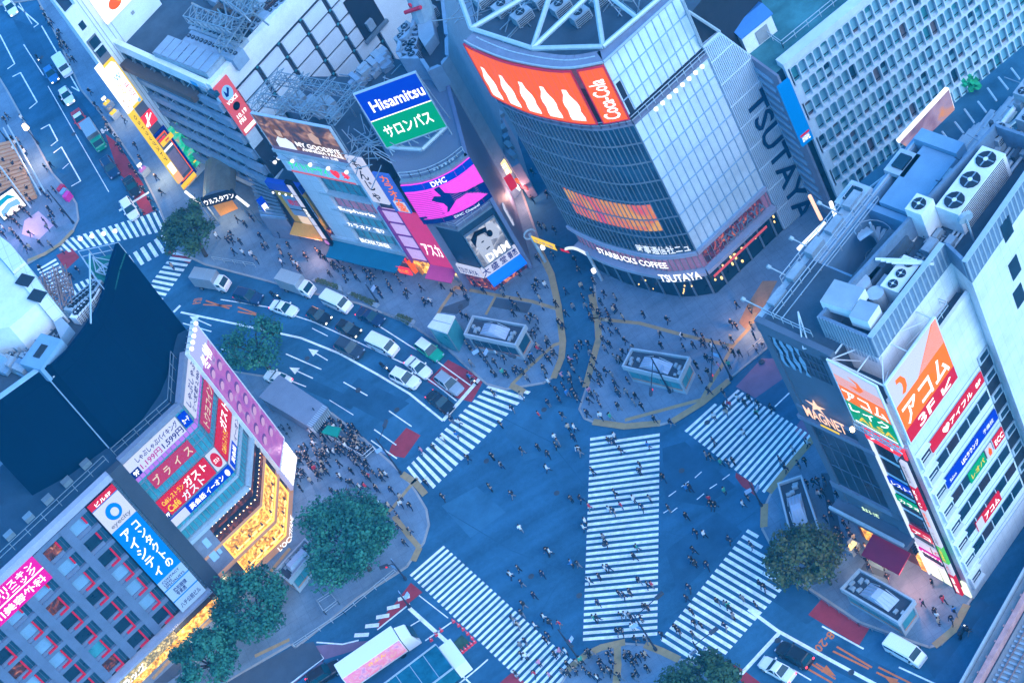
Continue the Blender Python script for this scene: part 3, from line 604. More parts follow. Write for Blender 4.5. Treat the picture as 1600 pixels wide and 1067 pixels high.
# ============================================================= lattice department store
def lattice_building():
    H = 29; c = G2(1225, 100, H); u = azv(10.8); W = Wall([c, c + u * 75])
    pit = 1.16; rowh = 3.12; n = 56; rows = 8
    t = thing('lattice_office_block', 'long pale blue office block behind a honeycomb lattice of rounded windows', 'building', (*c, 0))
    v = Vector((-u.y, u.x)); mb = MB(); foot = [c - u * 1.4 + v * .6, c + u * 75 + v * .6, c + u * 75 + v * 34, c - u * 1.4 + v * 34]
    mb.prism([tuple(p) for p in foot], 0, H - 1.0, 0, 1); mb.build('wall', [M['glass'], M['roof_teal']], parent=t)
    mb = MB(); W.slab(mb, -.2, 75, H - 1.1, H, -1.4, 1.5); W.slab(mb, -.2, 75, 0.2, H - rowh * rows - 1.1, -.6, .75); mb.build('parapet', M['stone'], parent=t)
    vm = [M['glass'], M['glass_blue'], M['teal'], M['blind'], M['blind2'], M['brownpane']]
    def cell(mb, s, z, w, h):                            # frame of one rounded opening, 0.55 m deep
        a, b = w / 2, h / 2; r = .26; ia, ib = a - .075, b - .16
        inn = []
        for (sx, sy, a0) in ((1, 1, 0), (-1, 1, 90), (-1, -1, 180), (1, -1, 270)):
            for k in range(3): th = radians(a0 + 45 * k); inn.append((sx * (ia - r) + r * cos(th), sy * (ib - r) + r * sin(th)))
        out = [(a, 0), (a, b), (0, b), (-a, b), (-a, 0), (-a, -b), (0, -b), (a, -b)]
        out12 = [(a, ib - r), (a, b), (ia - r, b), (-(ia - r), b), (-a, b), (-a, ib - r), (-a, -(ib - r)), (-a, -b), (-(ia - r), -b), (ia - r, -b), (a, -b), (a, -(ib - r))]
        for k in range(12):
            j = (k + 1) % 12; q = [out12[k], out12[j], inn[j], inn[k]]
            mb.face([W.pt(s + x, z + y, .12) for x, y in q], 0)
            mb.face([W.pt(s + inn[k][0], z + inn[k][1], .12), W.pt(s + inn[j][0], z + inn[j][1], .12), W.pt(s + inn[j][0], z + inn[j][1], -.45), W.pt(s + inn[k][0], z + inn[k][1], -.45)], 0)
        pm = random.choice((1, 2, 2, 3, 3, 4, 4, 5)) ; ia2, ib2 = ia + .05, ib + .05
        mb.face([W.pt(s - ia2, z - ib2, -.44), W.pt(s + ia2, z - ib2, -.44), W.pt(s + ia2, z + ib2, -.44), W.pt(s - ia2, z + ib2, -.44)], pm)
        if random.random() < .75:                        # roller blind and the ledge rail
            f = random.choice((.2, .35, .5, .0)); mb.face([W.pt(s - ia2, z - ib2 + .5, -.40), W.pt(s + ia2, z - ib2 + .5, -.40), W.pt(s + ia2, z + ib2 * (1 - 2 * f), -.40), W.pt(s - ia2, z + ib2 * (1 - 2 * f), -.40)], random.choice((3, 4, 4)))
        W.slab(mb, s - ia2, s + ia2, z - ib + .48, z - ib + .56, -.42, .1, 6)
    ml = [M['stone'], *vm, M['dark']]
    ml = [M['stone'], M['glass_blue'], M['teal'], M['blind'], M['blind2'], M['brownpane'], M['dark']]
    stuff = MB(); k = 0
    cells = []
    for j in range(rows):
        z = H - 1.1 - rowh * (j + .5)
        for i in range(n): cells.append((j, i, (i + (.5 if j % 2 else 0)) * pit + .9, z))
    cells.sort(key=lambda q: (q[1] > 14 or q[0] > 7, q[0] * .5 + q[1]))
    for q in cells:
        if k < 100 and q[1] <= 14 and q[0] <= 7: mb = MB(); cell(mb, q[2], q[3], pit, rowh); mb.build('window', ml, parent=t); k += 1
        else: cell(stuff, q[2], q[3], pit, rowh)
    o = stuff.build('window_field', ml, parent=t); o['kind'] = 'stuff'
    mb = MB()
    for j in range(rows): z = H - 1.1 - rowh * (j + .5); W.slab(mb, -.2, .1 + (.8 if j % 2 else 0), z - rowh / 2, z + rowh / 2, -.5, .6)
    mb.build('corner_pier', M['stone'], parent=t)
    E_ = Wall([c - u * 1.45 + v * 9, c - u * 1.45]); mb = MB(); E_.slab(mb, 0, E_.len, .2, H - .9, -.3, .3)
    for k in range(15): E_.slab(mb, .3, E_.len - 1.6, 2 + k * 1.7, 2.6 + k * 1.7, 0, .18, 1)
    mb.build('end_wall', [M['slate_b'], M['grille']], parent=t)
    Wb = Wall([c - u * 1.1, c - u * .22]);
    o = SIGN(Wb, None, 'tall bright blue banner hanging at the end of the lattice office block', GL['cyan'], [T('HORNET', .15, .8, .05, .13, GL['white'], 3), B(.1, .9, .14, .17, GL['red'])], rect=(-.9, .85, 16, H - 2.2), off=.0, dep=.4)
    # roof: pool deck, hut and railing
    hb = H - 1; c0 = P(1160, 42, hb)
    mb = MB(); uu = Vector((*u, 0)); vv = Vector((*v, 0)); p = P(1204, 76, hb); o3 = Vector((p.x, p.y, hb))
    mb.obox(o3 + vv * 3 + Vector((0, 0, 1.5)), uu * 2.3, vv * 1.5, (0, 0, 1.5), 0)
    for s, mi in ((-1, 1), (1, 1)): mb.hexa([o3 - uu * 2.5 + vv * (3 + s * 1.8) + Vector((0, 0, 3)), o3 + uu * 2.5 + vv * (3 + s * 1.8) + Vector((0, 0, 3)), o3 + uu * 2.5 + vv * 3 + Vector((0, 0, 3.7)), o3 - uu * 2.5 + vv * 3 + Vector((0, 0, 3.7))][::s], [o3 - uu * 2.5 + vv * (3 + s * 1.8) + Vector((0, 0, 3.15)), o3 + uu * 2.5 + vv * (3 + s * 1.8) + Vector((0, 0, 3.15)), o3 + uu * 2.5 + vv * 3 + Vector((0, 0, 3.85)), o3 - uu * 2.5 + vv * 3 + Vector((0, 0, 3.85))][::s], 1)
    mb.obox(o3 + vv * 1.46 + uu * .4 + Vector((0, 0, 1.2)), uu * .9, vv * .08, (0, 0, 1.0), 2)
    mb.build('roof_hut', [M['white'], M['blueroof'], M['grey']], parent=t)
    mb = MB(); railing(mb, [W.pt(2, 0, -3).xy, W.pt(60, 0, -3).xy], hb, 1.2, 2, .05); railing(mb, [W.pt(2, 0, -3).xy, W.pt(2, 0, -9).xy], hb, 1.2, 2, .05); mb.build('railing', M['lightsteel'], parent=t)
M['stone'] = mat('pale_stone', (0.46, 0.53, 0.62), 0.7, noise=0.10, scale=0.7)
M['roof_teal'] = mat('stained_green_roof', (0.04, 0.14, 0.16), 0.7, noise=0.5, scale=0.25)
M['blind'] = mat('pale_blind', (0.24, 0.44, 0.52), 0.6, noise=0.1)
M['blind2'] = mat('blue_blind', (0.13, 0.32, 0.42), 0.6, noise=0.1)
M['brownpane'] = mat('brown_pane', (0.12, 0.11, 0.13), 0.3, noise=0.2)
M['blueroof'] = mat('blue_ribbed_roof', (0.05, 0.16, 0.38), 0.5, noise=0.1)
lattice_building()
# ============================================================= dark cinema block with star sign, white office block, station roofs (right side)
def magnet_block():
    H = 41.5; a = G2(1340, 841); b = G2(1453, 895); top = G2(1182, 488, 43); a = (a + top) / 2
    u = (b - a).normalized(); v = Vector((-u.y, u.x)); W = Wall([a, b]); L = W.len
    t = thing('dark_fashion_block', 'dark slate fashion building with a glowing star logo beside the white office block', 'building', (*a, 0))
    L2 = Wall([a + v * 9, a])                                                   # flank to the street
    mb = MB(); foot = [a + u * .3 + v * .3, b + v * .3, b + v * 9, a + u * .3 + v * 9]
    mb.prism([tuple(p) for p in foot], 0.1, H, 0, 1); mb.build('wall', [M['slate'], M['roof']], parent=t)
    def z(px, py): return W.sz(px, py)[1]
    mb = MB(); W.slab(mb, 0, L, 27.5, H - 6, -.3, .35); W.slab(mb, 0, 1.0, 5, H, -.3, .5); W.slab(mb, L - 1.6, L, 5, H, -.3, .6); W.slab(mb, 0, L, H - 1.0, H + .8, -.4, .7); mb.build('cladding', M['slate_b2'], parent=t)
    mb = MB(); W.slab(mb, 1, L - 1.6, H - 6, H - 1, -.2, .2); W.slab(mb, 1, L - 1.6, 12, 24.5, -.2, .25); W.slab(mb, 1, L - 1.6, 25.2, 27.2, -.2, .2); mb.build('glazing', M['glass'], parent=t)
    mb = MB()
    for i in range(12): s = 1 + (L - 2.6) * i / 11; W.slab(mb, s - .04, s + .04, H - 6, H - 1, .0, .08)
    for i in range(6): s = 1 + (L - 2.6) * i / 5; W.slab(mb, s - .04, s + .04, 12, 24.5, .05, .06)
    for k in (H - 4.3, H - 2.7, 16.2, 20.4): W.slab(mb, 1, L - 1.6, k - .04, k + .04, .05, .08)
    mb.build('mullion', M['slate_b2'], parent=t)
    mb = MB(); W.slab(mb, -.3, L + .2, 24.5, 25.2, -.2, .6); W.slab(mb, -.3, L, 10.9, 12, -.2, .5); W.slab(mb, .4, L - 1.6, 27.2, 27.6, -.2, .5); mb.build('ledge', M['slate_b'], parent=t)
    mb = MB(); W.slab(mb, -.5, L + .3, 7.4, 8.1, -.3, 2.0); W.slab(mb, -.2, L + .3, 8.1, 10.9, -.3, .35); W.slab(mb, -.5, L, 8.1, 8.5, 1.5, .3, 1); mb.build('canopy', [M['slate_b2'], M['lightsteel']], parent=t)
    mb = MB()
    for k in range(4): W.slab(mb, -.2, L + .2, 5.2 + k * .5, 5.45 + k * .5, -.2, 1.1 + .03 * k)
    mb.build('fascia_louvre', M['dark'], parent=t)
    mb = MB(); W.slab(mb, .3, L, .14, 5.2, -.3, .2); mb.build('shop_front', M['cafe_dark'], parent=t)
    mb = MB(); W.slab(mb, 1.0, 3.3, .3, 3.6, -.05, .1); W.slab(mb, L - 5.2, L - 3.9, .3, 4.0, -.05, .1); W.slab(mb, L - .9, L - .1, .4, 4.2, .1, .1); mb.build('lit_window', M['cafe'], parent=t)
    s0, zz = W.sz(1374, 838); s1, _ = W.sz(1435, 873)
    mb = MB(); A_ = [W.pt(s0, 4.6, .2), W.pt(s1, 4.6, .2), W.pt(s1, 3.6, 3.2), W.pt(s0, 3.6, 3.2)]; Bq = [p - Vector((0, 0, .12)) for p in A_]
    mb.hexa([Bq[3], Bq[2], Bq[1], Bq[0]], [A_[3], A_[2], A_[1], A_[0]]); o = mb.build('awning', M['crimson_d'], loc=W.pt(s0, 4, 1)); tag(o, 'dark red sloping awning with a glowing top edge at street level', 'awning')
    mb = MB(); W.slab(mb, s0, s1, 4.75, 4.95, .3, .2); mb.build('light_tube', GL['salmon2'], parent=o)
    st = [(-.15, .1), (.02, .05), (.28, .0), (.1, -.1), (.3, -.3), (.0, -.16), (-.3, -.32), (-.12, -.06)]
    sa, za = W.sz(1262, 648); sb, zb = W.sz(1322, 672)
    sa, sb = min(sa, sb), max(sa, sb)
    mb = MB(); w = L * .56; s_ = L * .16; zc = 26.3
    text_on(mb, W, s_, s_ + w, zc, zc + 2.1, 'MAGNET', .42); k5 = [(0, 1), (.22, .28), (1, .3), (.36, -.12), (.6, -.9), (0, -.4), (-.6, -.9), (-.36, -.12), (-1, .3), (-.22, .28)]
    mb.face([W.pt(s_ + w * .42 + x * 1.4, zc + 3.3 + y * 1.3, .44) for x, y in k5]); 
    W.slab(mb, s_ + w * .3, s_ + w * .75, zc - .7, zc - .45, .4, .08, 1)
    o = mb.build('illuminated_lettering', [GL['peach'], GL['yellow']], loc=W.pt(s_, zc)); tag(o, 'glowing peach lettering under a five pointed star on the slate facade', 'sign')
    mb = MB(); a9, z9 = W.sz(1377, 818); b9, _ = W.sz(1405, 831); text_on(mb, W, L * .36, L * .60, 9.0, 9.9, '魚まる 小町', .42); o = mb.build('illuminated_lettering', GL['lime'], loc=W.pt(L * .36, 9)); tag(o, 'tiny yellow green glowing characters on the canopy of the slate building', 'sign')
    # flank with leaf-cut panels
    mb = MB(); L2.slab(mb, 0, L2.len, 27.5, H, -.3, .32); mb.build('flank_cladding', M['slate_b2'], parent=t)
    mb = MB()
    for i in range(15):
        s = i * .6; zt = H - 1.2; pts = []
        for k in range(9): pts.append((s + .12 + .18 * sin(k * 2.3 + i), zt - k * 1.15))
        for k in range(8, -1, -1): pts.append((s + .55 + .22 * sin(k * 1.7 + i * 2), zt - k * 1.15))
        mb.face([L2.pt(x, y, .06) for x, y in pts])
    mb.build('leaf_panel', M['glass_blue'], parent=t)
    # the same leaf pattern on the first bays of the front
    mb = MB()
    for i in range(5):
        s = i * 1.0 + .3; zt = H - 1.0; pts = [(s + .1 + .2 * sin(k * 2.1 + i), zt - k * .9) for k in range(7)] + [(s + .6 + .2 * sin(k * 1.9 + i * 2), zt - k * .9) for k in range(6, -1, -1)]
        mb.face([W.pt(x, y, .12) for x, y in pts])
    mb.build('leaf_panel', M['grille'], parent=t)
    mb = MB(); railing(mb, [W.pt(.5, 0, -.8).xy, W.pt(L * .7, 0, -.8).xy], H + .8, 1.1, 1.2, .04); mb.build('railing', M['lightsteel'], parent=t)
    mb = MB(); p = P(1255, 545, H); mb.tube(p, p + Vector((1.5, 2.5, 2.4)), .09); mb.tube(p + Vector((.6, -.3, 0)), p + Vector((1.5, 2.5, 2.4)), .09); mb.tube(p, p + Vector((.6, -.3, 0)), .09); mb.build('roof_davit', M['lightsteel'], parent=t)
    return t, a, b, u, v
M['slate_b2'] = mat('slate_cladding', (0.085, 0.11, 0.155), 0.45, noise=0.15, scale=0.3)
M['crimson_d'] = mat('dark_crimson_fabric', (0.22, 0.015, 0.05), 0.8, noise=0.1)
GL['salmon2'] = glow('glow_salmon_strong', (1, .16, .10), 1.6); GL['peach'] = glow('glow_peach', (1, .56, .36), .85); GL['lime'] = glow('glow_lime', (.75, 1, .55), .9)
MAG, MA, MBb, MU, MV = magnet_block()

def white_office():
    H = 36.5; c = G2(1522, 936); cl = G2(1455, 896); u = azv(26.5); v = Vector((-u.y, u.x))
    R = Wall([c, c + u * 17]); Lf = Wall([cl, c]); back = 16
    t = thing('white_office_block', 'white tiled office block with orange corner billboards and ribbon windows', 'building', (*c, 0))
    mb = MB(); zt = R.sz(1468, 530)[1]; H = zt; foot = [cl, c, c + u * 14.5, c + u * 14.5 + v * 6.3]
    mb.prism([tuple(p) for p in foot], 0.1, H, 0, 1); mb.build('wall', [M['tile'], M['roof']], parent=t)
    mb = MB(); R.slab(mb, 0.0, 14.5, H, H + .9, -.35, .4); mb.build('parapet', M['white'], parent=t)
    mb = MB(); railing(mb, [R.pt(.5, 0, -.6).xy, R.pt(12, 0, -.6).xy, R.pt(12, 0, -7).xy], H + .9, 1.1, 1.2, .05); mb.build('railing', M['lightsteel'], parent=t)
    # dark ribbon windows, floor by floor
    fz = [R.sz(1412, 708)[1], R.sz(1438, 762)[1]]; fh = 3.62; z0 = R.sz(1414, 716)[1]
    se = R.sz(1526, 564)[0]; 
    for k in range(8):
        z = 26.2 - k * 3.42
        if z < 1.5: break
        n = 6; w = (se - .5) / n
        for i in range(n if k < 7 else 1):
            s = .45 + i * w; mb = MB()
            if (k == 0 and 1 <= i) : continue
            R.slab(mb, s, s + w - .08, z, z + 1.55, .02, .02, 0)
            if i == 0:
                R.slab(mb, s - .1, s + w, z - .35, z - .05, .0, .5, 1); R.slab(mb, s - .1, s + w, z + 1.55, z + 1.8, .0, .4, 1); R.slab(mb, s - .12, s + .05, z - .05, z + 1.55, .0, .45, 1)
                R.slab(mb, s + .1, s + w - .3, z + .45, z + .55, .06, .06, 1)
            else: R.slab(mb, s - .06, s, z, z + 1.55, .02, .12, 1)
            mb.build('window', [M['brownglass'] if (k * 3 + i) % 5 == 0 else M['glass'], M['white']], parent=t)
        mb = MB(); R.slab(mb, .3, se + .1, z + 1.62, z + 1.70, .0, .06); R.slab(mb, .3, se + .1, z + 2.3, z + 2.36, .0, .05); mb.build('string_course', M['pale'], parent=t)
    # stair strip at the right end of the windows
    for k in range(9):
        z = 28.4 - k * 3.42
        if z < 2: break
        mb = MB(); R.slab(mb, se + .1, se + 1.95, z, z + 1.35, .02, .16, 1); R.slab(mb, se + .35, se + 1.7, z + .25, z + 1.1, .17, .02, 0); R.slab(mb, se + .1, se + 1.95, z - 2.05, z - .02, .02, .04, 2)
        mb.build('stair_window', [M['glass'], M['lightsteel'], M['dark']], parent=t)
    # roof billboards
    zS1, zS0 = R.sz(1377, 596)[1], R.sz(1415, 687)[1]; sR = R.sz(1450, 492)[0]; sR = max(sR, R.sz(1486, 582)[0])
    SIGN(R, None, 'large orange and red corner billboard with an arrow facing the station side', GL['white_soft'],
         [B(0, 1, .20, .60, GL['orange2']), B(0, 1, 0, .20, GL['red']), ('poly', [(.45, .6), (1, .6), (1, 1), (.92, 1)], GL['orange2']), T('アコム', .06, .94, .23, .53, GL['white']), T('3F ↙', .22, .90, .03, .175, GL['white']),
          ('poly', [(.16, .66), (.22, .64), (.27, .70), (.28, .80), (.23, .90), (.14, .92), (.13, .86), (.19, .84), (.21, .78), (.20, .72)], GL['orange2'])] + [B(.45 + .5 * (y - .6) / .4, 1, y, y + .004, GL['white_soft']) for y in [.62 + .02 * i for i in range(19)]], rect=(-.1, sR, zS0, zS1), off=.5, name='billboard', cat='billboard', frame=M['white'])
    sL = Lf.sz(1323, 572)[0]; LL = Lf.len
    SIGN(Lf, None, 'orange and green corner billboard above the tenant signs, facing the crossing', GL['white_soft'],
         [B(0, 1, .30, .62, GL['orange2']), B(0, 1, 0, .36, GL['green']), T('アコム', .05, .95, .38, .58, GL['white']), T('レイク', .05, .9, .20, .33, GL['white']), T('ALSA', .15, .95, .07, .17, GL['yellow']), B(.05, .95, .02, .035, GL['white']),
          ('poly', [(.3, .72), (.5, .68), (.62, .76), (.55, .86), (.35, .9), (.5, .82), (.48, .75)], GL['orange2'])] + [B(.0, 1, y, y + .004, GL['orange2']) for y in [.64 + .018 * i for i in range(9)]], rect=(-.3, LL - .1, zS0 - .4, zS1), off=.5, name='billboard', cat='billboard', frame=M['white'])
    z2 = zS0 - 1.6
    SIGN(Lf, None, 'bright red sign with three white glowing marks under the corner billboard', GL['red2'], [T('アイ', .1, .8, .25, .8, GL['white'])], rect=(.1, LL - .5, z2 - 2.1, z2), off=.3)
    mb = MB(); boxtruss(mb, Lf.pt(-.2, z2 + .3, .6), Lf.pt(LL, z2 + .3, .6), .8, .8, 5, .07); mb.build('sign_frame', M['lightsteel'], parent=t)
    mb = MB(); spots_ = Lf.pt(-.6, z2 - .3, 1.2); mb.tube(spots_, spots_ + Vector((0, 0, .4)), .22, 0, 8); mb.build('flood_lamp', GL['amberlamp'], parent=t)
    # truss cube behind the billboards
    a = R.pt(-.1, zS1 - .3, .3); b = R.pt(sR, zS1 - .3, .3); cc = Lf.pt(-.3, zS1 - .3, .3); d = cc + (b - a)
    ctr = (a + b + cc + d) / 4; mb = MB()
    for p, q in ((a, b), (b, d), (d, cc), (cc, a)):
        mb.tube(p, q, .1, 0, 5); mb.tube((p + q) / 2, ctr, .07, 0, 4); mb.tube(p, ctr, .07, 0, 4); mb.tube(p, Vector((p.x, p.y, H)), .08, 0, 4); mb.tube(Vector(((p.x + q.x) / 2, (p.y + q.y) / 2, H)), (p + q) / 2, .06, 0, 4)
    for i in range(10):
        p = a.lerp(b, i / 10); q = a.lerp(b, (i + 1) / 10); r_ = Vector((0, 0, -1.0)); mb.tube(p, q + r_, .05, 0, 4); mb.tube(q + r_, q, .05, 0, 4)
    mb.tube(ctr, ctr - Vector((0, 0, 4)), .09); 
    for p in (a, b, cc, d): mb.tube(ctr - Vector((0, 0, 4)), p, .06, 0, 4)
    mb.build('billboard_truss', M['white'], parent=t)
    # ribbon signs on the right face
    def rs(i0, i1, k, label, m, items):
        w = (se - .5) / 6; z = 26.2 - k * 3.42; return SIGN(R, None, label, m, items, rect=(.45 + i0 * w, .45 + i1 * w - .08, z - .15, z + 1.6), off=.10, dep=.12)
    rs(1, 6, 0, 'red ribbon sign with a white heart high on the white office block', GL['red'], [T('♥アイフル', .22, .78, .18, .82, GL['white']), T('8F', .85, .95, .3, .7, GL['white'])])
    rs(1, 6, 2, 'deep blue ribbon sign across the middle windows of the white office block', GL['blue'], [T('LECラウンジ', .3, .62, .3, .75, GL['white']), T('Salon', .06, .18, .3, .6, GL['coldwhite']), T('予備校', .72, .92, .3, .7, GL['coldwhite'])])
    rs(2.6, 4.2, 3, 'short green ribbon sign on the white office block', GL['green'], [T('レオパ', .1, .9, .25, .75, GL['yellow'])])
    rs(4.3, 4.9, 3, 'small white square sign with an orange flame mark', GL['white_soft'], [('poly', [(.3, .1), (.7, .1), (.8, .5), (.5, .9), (.25, .5)], GL['orange'])])
    rs(5.0, 6, 3, 'small red sign at the stair end of the white office block', GL['red'], [T('ECC', .1, .9, .25, .75, GL['white'])])
    s0, z0_ = R.sz(1527, 828); s1, _ = R.sz(1555, 775)
    SIGN(R, None, 'lower red ribbon sign near the bottom of the white office block', GL['red'], [B(0, .25, 0, 1, GL['white_soft']), T('アコム', .32, .92, .22, .78, GL['white'])], rect=(s0, s0 + 4.6, z0_ - .2, z0_ + 1.5), off=.1, dep=.12)
    # tenant signs on the narrow left face
    mb = MB(); Lf.slab(mb, -.1, .12, .3, z2 - 2.3, .0, .3); mb.build('white_edge_strip', GL['coldwhite'], parent=t)
    zz = z2 - 2.4; k = 0
    while zz > 6:
        mb = MB(); Lf.slab(mb, .3, LL * .5, zz - 3.0, zz - .3, .02, .06); mb.build('window', M['brownglass'], parent=t)
        mb = MB(); Lf.slab(mb, LL * .5, LL - .9, zz - 2.3, zz - .4, .02, .1); mb.build('white_panel', M['white'], parent=t); zz -= 3.42; k += 1
    zb = zz
    for zc, lab, m, txt, hgt in ((19.4, 'blue tenant sign with white characters on the narrow facade', GL['blue'], 'レストラン', 1.3), (16.0, 'green tenant sign with white characters on the narrow facade', GL['green'], 'カラオケ', 1.2), (9.6, 'red tenant sign low on the narrow facade', GL['red'], 'アコム', 1.4), (5.8, 'magenta strip sign over the lit shop at the white office corner', GL['magenta'], 'NEW LIFE', .6)):
        SIGN(Lf, None, lab, m, [T(txt, .1, .9, .2, .8, GL['white'])], rect=(.3, LL - .9, zc, zc + hgt), off=.14, dep=.14)
    SIGN(Lf, None, 'white lit notice pair above the corner shop of the white office block', GL['white_soft'], [T('CD', .55, .85, .1, .8, GL['red']), B(.45, .48, 0, 1, M['dark'])], rect=(.3, LL - .9, 6.9, 8.3), off=.14)
    SIGN(Lf, None, 'pale glowing shop window at the foot of the white office block', GL['limewhite'], [B(.3, .32, 0, 1, M['steel']), B(.66, .68, 0, 1, M['steel'])], rect=(.5, LL - .1, .5, 3.4), off=.05, cat='shop window', name='shop_window')
    # vertical corner blade of stacked signs
    zz = z2 - 1.4
    for hgt, m, txt, tm, lab in ((4.6, 'white_soft', '個室居酒屋', 'grey', 'white top panel of the stacked corner blade sign'), (4.4, 'red', 'KFC', 'white', 'red second panel of the stacked corner blade sign'), (4.0, 'white_soft', '整体', 'orange', 'blank white third panel of the stacked corner blade sign'), (3.4, 'white_soft', '酒場', 'grey', 'white fourth panel with grey characters of the corner blade sign'), (3.4, 'lime_g', '台湾', 'yellow', 'green panel of the stacked corner blade sign'), (2.4, 'white_soft', '占い', 'red', 'white panel with red mark of the corner blade sign'), (4.2, 'red', '韓国', 'white', 'lower red panel of the stacked corner blade sign'), (1.8, 'white_soft', 'J', 'red', 'lowest white panel of the corner blade sign'), (3.2, 'blue', 'JR', 'hotpink', 'dark blue and pink bottom panel of the corner blade sign')):
        if zz - hgt < 1.5: break
        SIGN(Lf, None, lab, GL[m], [T('\n'.join(txt), .25, .75, .12, .88, GL[tm])], rect=(LL - .85, LL - .02, zz - hgt + .08, zz), off=.9, dep=.3, group='stacked corner blade signs'); zz -= hgt
    mb = MB(); Lf.slab(mb, LL - .95, LL - .85, zz, z2 - 1.2, .0, 1.3); mb.build('blade_bracket', M['dark'], parent=t)
    return t, c, cl, u, v, H
M['tile'] = mat('white_tile', (0.58, 0.62, 0.68), 0.45, noise=0.10, scale=0.25, grain=.10, seams=(1.2, 1.2, 0.80))
M['brownglass'] = mat('brown_glass', (0.03, 0.025, 0.035), 0.15, noise=0.3)
GL['white_soft'] = glow('glow_soft_white', (.74, .74, .90), .42); GL['red2'] = glow('glow_red_strong', (1, .03, .05), .7); GL['amberlamp'] = glow('glow_amber_lamp', (1, .7, .3), 12); GL['limewhite'] = glow('glow_lime_white', (.85, .95, .7), .75); GL['lime_g'] = glow('glow_leaf_green', (.10, .6, .10), .5)
WO, WC, WCL, WUu, WV, WH = white_office()

def station_block():
    H = 45; a = G2(1360, 530, H); b = G2(1475, 380, H); c = G2(1508, 412, H); d = G2(1640, 222, H); u = (b - a).normalized(); v = Vector((-u.y, u.x))
    t = thing('department_store_block', 'white department store block whose roof is crowded with cooling plant', 'building', (*a, 0))
    dp = 6.6; lo = G2(1200, 470, H)
    w1 = Wall([a, b]); w2 = Wall([c, d])
    foot = [a, b, c, d, d + v * dp, a + v * dp]
    HR = H - 3.2
    mb = MB(); mb.prism([tuple(p) for p in foot], 0.1, HR, 0, 1); mb.build('wall', [M['tile'], M['roof']], parent=t)
    mb = MB(); parapet(mb, [tuple(p) for p in foot], HR, 3.2, .35); mb.build('screen_wall', M['ribbed'], parent=t)
    mb = MB()
    for w in (w1, w2):
        w.slab(mb, .1, w.len - .1, H + .01, H + .12, -.45, .6)
        for i in range(int(w.len / .7)): w.slab(mb, i * .7 + .1, i * .7 + .3, HR + .2, H - .1, -.50, .12, 1); w.slab(mb, i * .7 + .1, i * .7 + .3, HR + .2, H - .1, .0, .05, 1)
    mb.build('coping', [M['lightsteel'], M['pale']], parent=t)
    mb = MB()
    for px, py in ((1573, 358), (1585, 418), (1592, 462)): 
        s, z = w2.sz(px, py); w2.slab(mb, s - .8, s + .8, z - 1.3, z + 1.3, .02, .05)
    s, z = w2.sz(1572, 360); mb.build('window', M['glass'], parent=t)
    # plant inside the screen
    def at(s, k): return (a + u * s + v * k)
    az = math.degrees(math.atan2(u.y, u.x))
    # large pale box with three fans
    p = P(1515, 278, H + .5); ac_unit(t, p.xy, az, 8.5, 2.8, 3.2, HR, 3, 'white'); 
    p = P(1440, 330, H); ac_unit(t, p.xy, az + 90, 2.0, 2.2, 4.2, HR, 1, 'white')
    p = P(1408, 428, H - .5); ac_unit(t, p.xy, az, 4.2, 2.2, 2.6, HR, 3, 'white')
    mb = MB(); q = P(1375, 410, H - 2); mb.obox((q.x, q.y, HR + 1.0), (*(u * 3.6), 0), (*(v * 1.2), 0), (0, 0, .9)); mb.build('duct_box', M['roof'], parent=t)
    mb = MB()
    for px, py, r_ in ((1347, 447, 1.0), (1370, 464, .9)): q = P(px, py, H - 1.5); mb.tube((q.x, q.y, HR + .3), (q.x, q.y, HR + 2.4), r_, 0, 14); mb.obox((q.x + 1.4, q.y + .8, HR + 1), (*(u * 1.0), 0), (*(v * .7), 0), (0, 0, .9), 1)
    mb.build('tank', [M['lightsteel'], M['machine']], parent=t)
    for k in range(4): q = at(2 + k * 3, 1.2 + (k % 2) * 1.4); pipes(t, [q, q + u * 4, q + u * 4 + v * 2.5], HR, .13, 'steel', 3, .45)
    q = at(24, 2); pipes(t, [q, q + u * 14], HR, .2, 'lightsteel', 4, .6); pipes(t, [at(6, 5.6), at(34, 5.6)], HR, .25, 'white', 1, .9); pipes(t, [at(13, 1.5), at(18, 1.5), at(18, 4)], HR, .15, 'lightsteel', 3, .5)
    for k, (s_, kk, L_, w_, h_) in enumerate(((28, 4, 2.4, 1.6, 1.6), (31, 2, 2.4, 2, 2), (34, 4.5, 2.4, 1.6, 1.8), (37, 2.4, 2.6, 2, 2))): ac_unit(t, at(s_, kk), az, L_, w_, h_, HR, 2, 'machine')
    mb = MB()
    for i in range(70): q = at(random.uniform(6, 42), random.uniform(.7, 6.0)); mb.obox((*q, HR + .4), (*(u * random.uniform(.15, .9)), 0), (*(v * random.uniform(.12, .5)), 0), (0, 0, random.uniform(.15, .8)), i % 3)
    for i in range(40): q = at(random.uniform(4, 42), random.uniform(.7, 6.0)); q2 = q + (u if i % 2 else v) * random.uniform(.5, 2.5); mb.tube((*q, HR + .5), (*q2, HR + .5 + random.uniform(-.2, .6)), .07, i % 3, 4)
    mb.build('roof_plant', [M['machine'], M['steel'], M['roof']], parent=t)
    # lower-left bulkhead with two flat boxes (edge of the roof above the slate block)
    mb = MB(); e = Wall([a + v * dp, a])
    for i in range(int(e.len / .4)): e.slab(mb, i * .4, i * .4 + .18, HR - 1, H, .0, .06)
    mb.build('ribbed_end_wall', M['pale'], parent=t)
    for (px, py, L_, w_, h_) in ((1322, 474, 2.9, 3.6, 1.4), (1356, 500, 2.2, 2.2, 1.6)): mb = MB(); c_ = box_at(mb, px, py, HR + 2.6, az + 5, L_, w_, h_, 0, 1); mb.build('water_tank', [M['white'], M['pale']], parent=t)
    mb = MB(); q = P(1368, 405, H); 
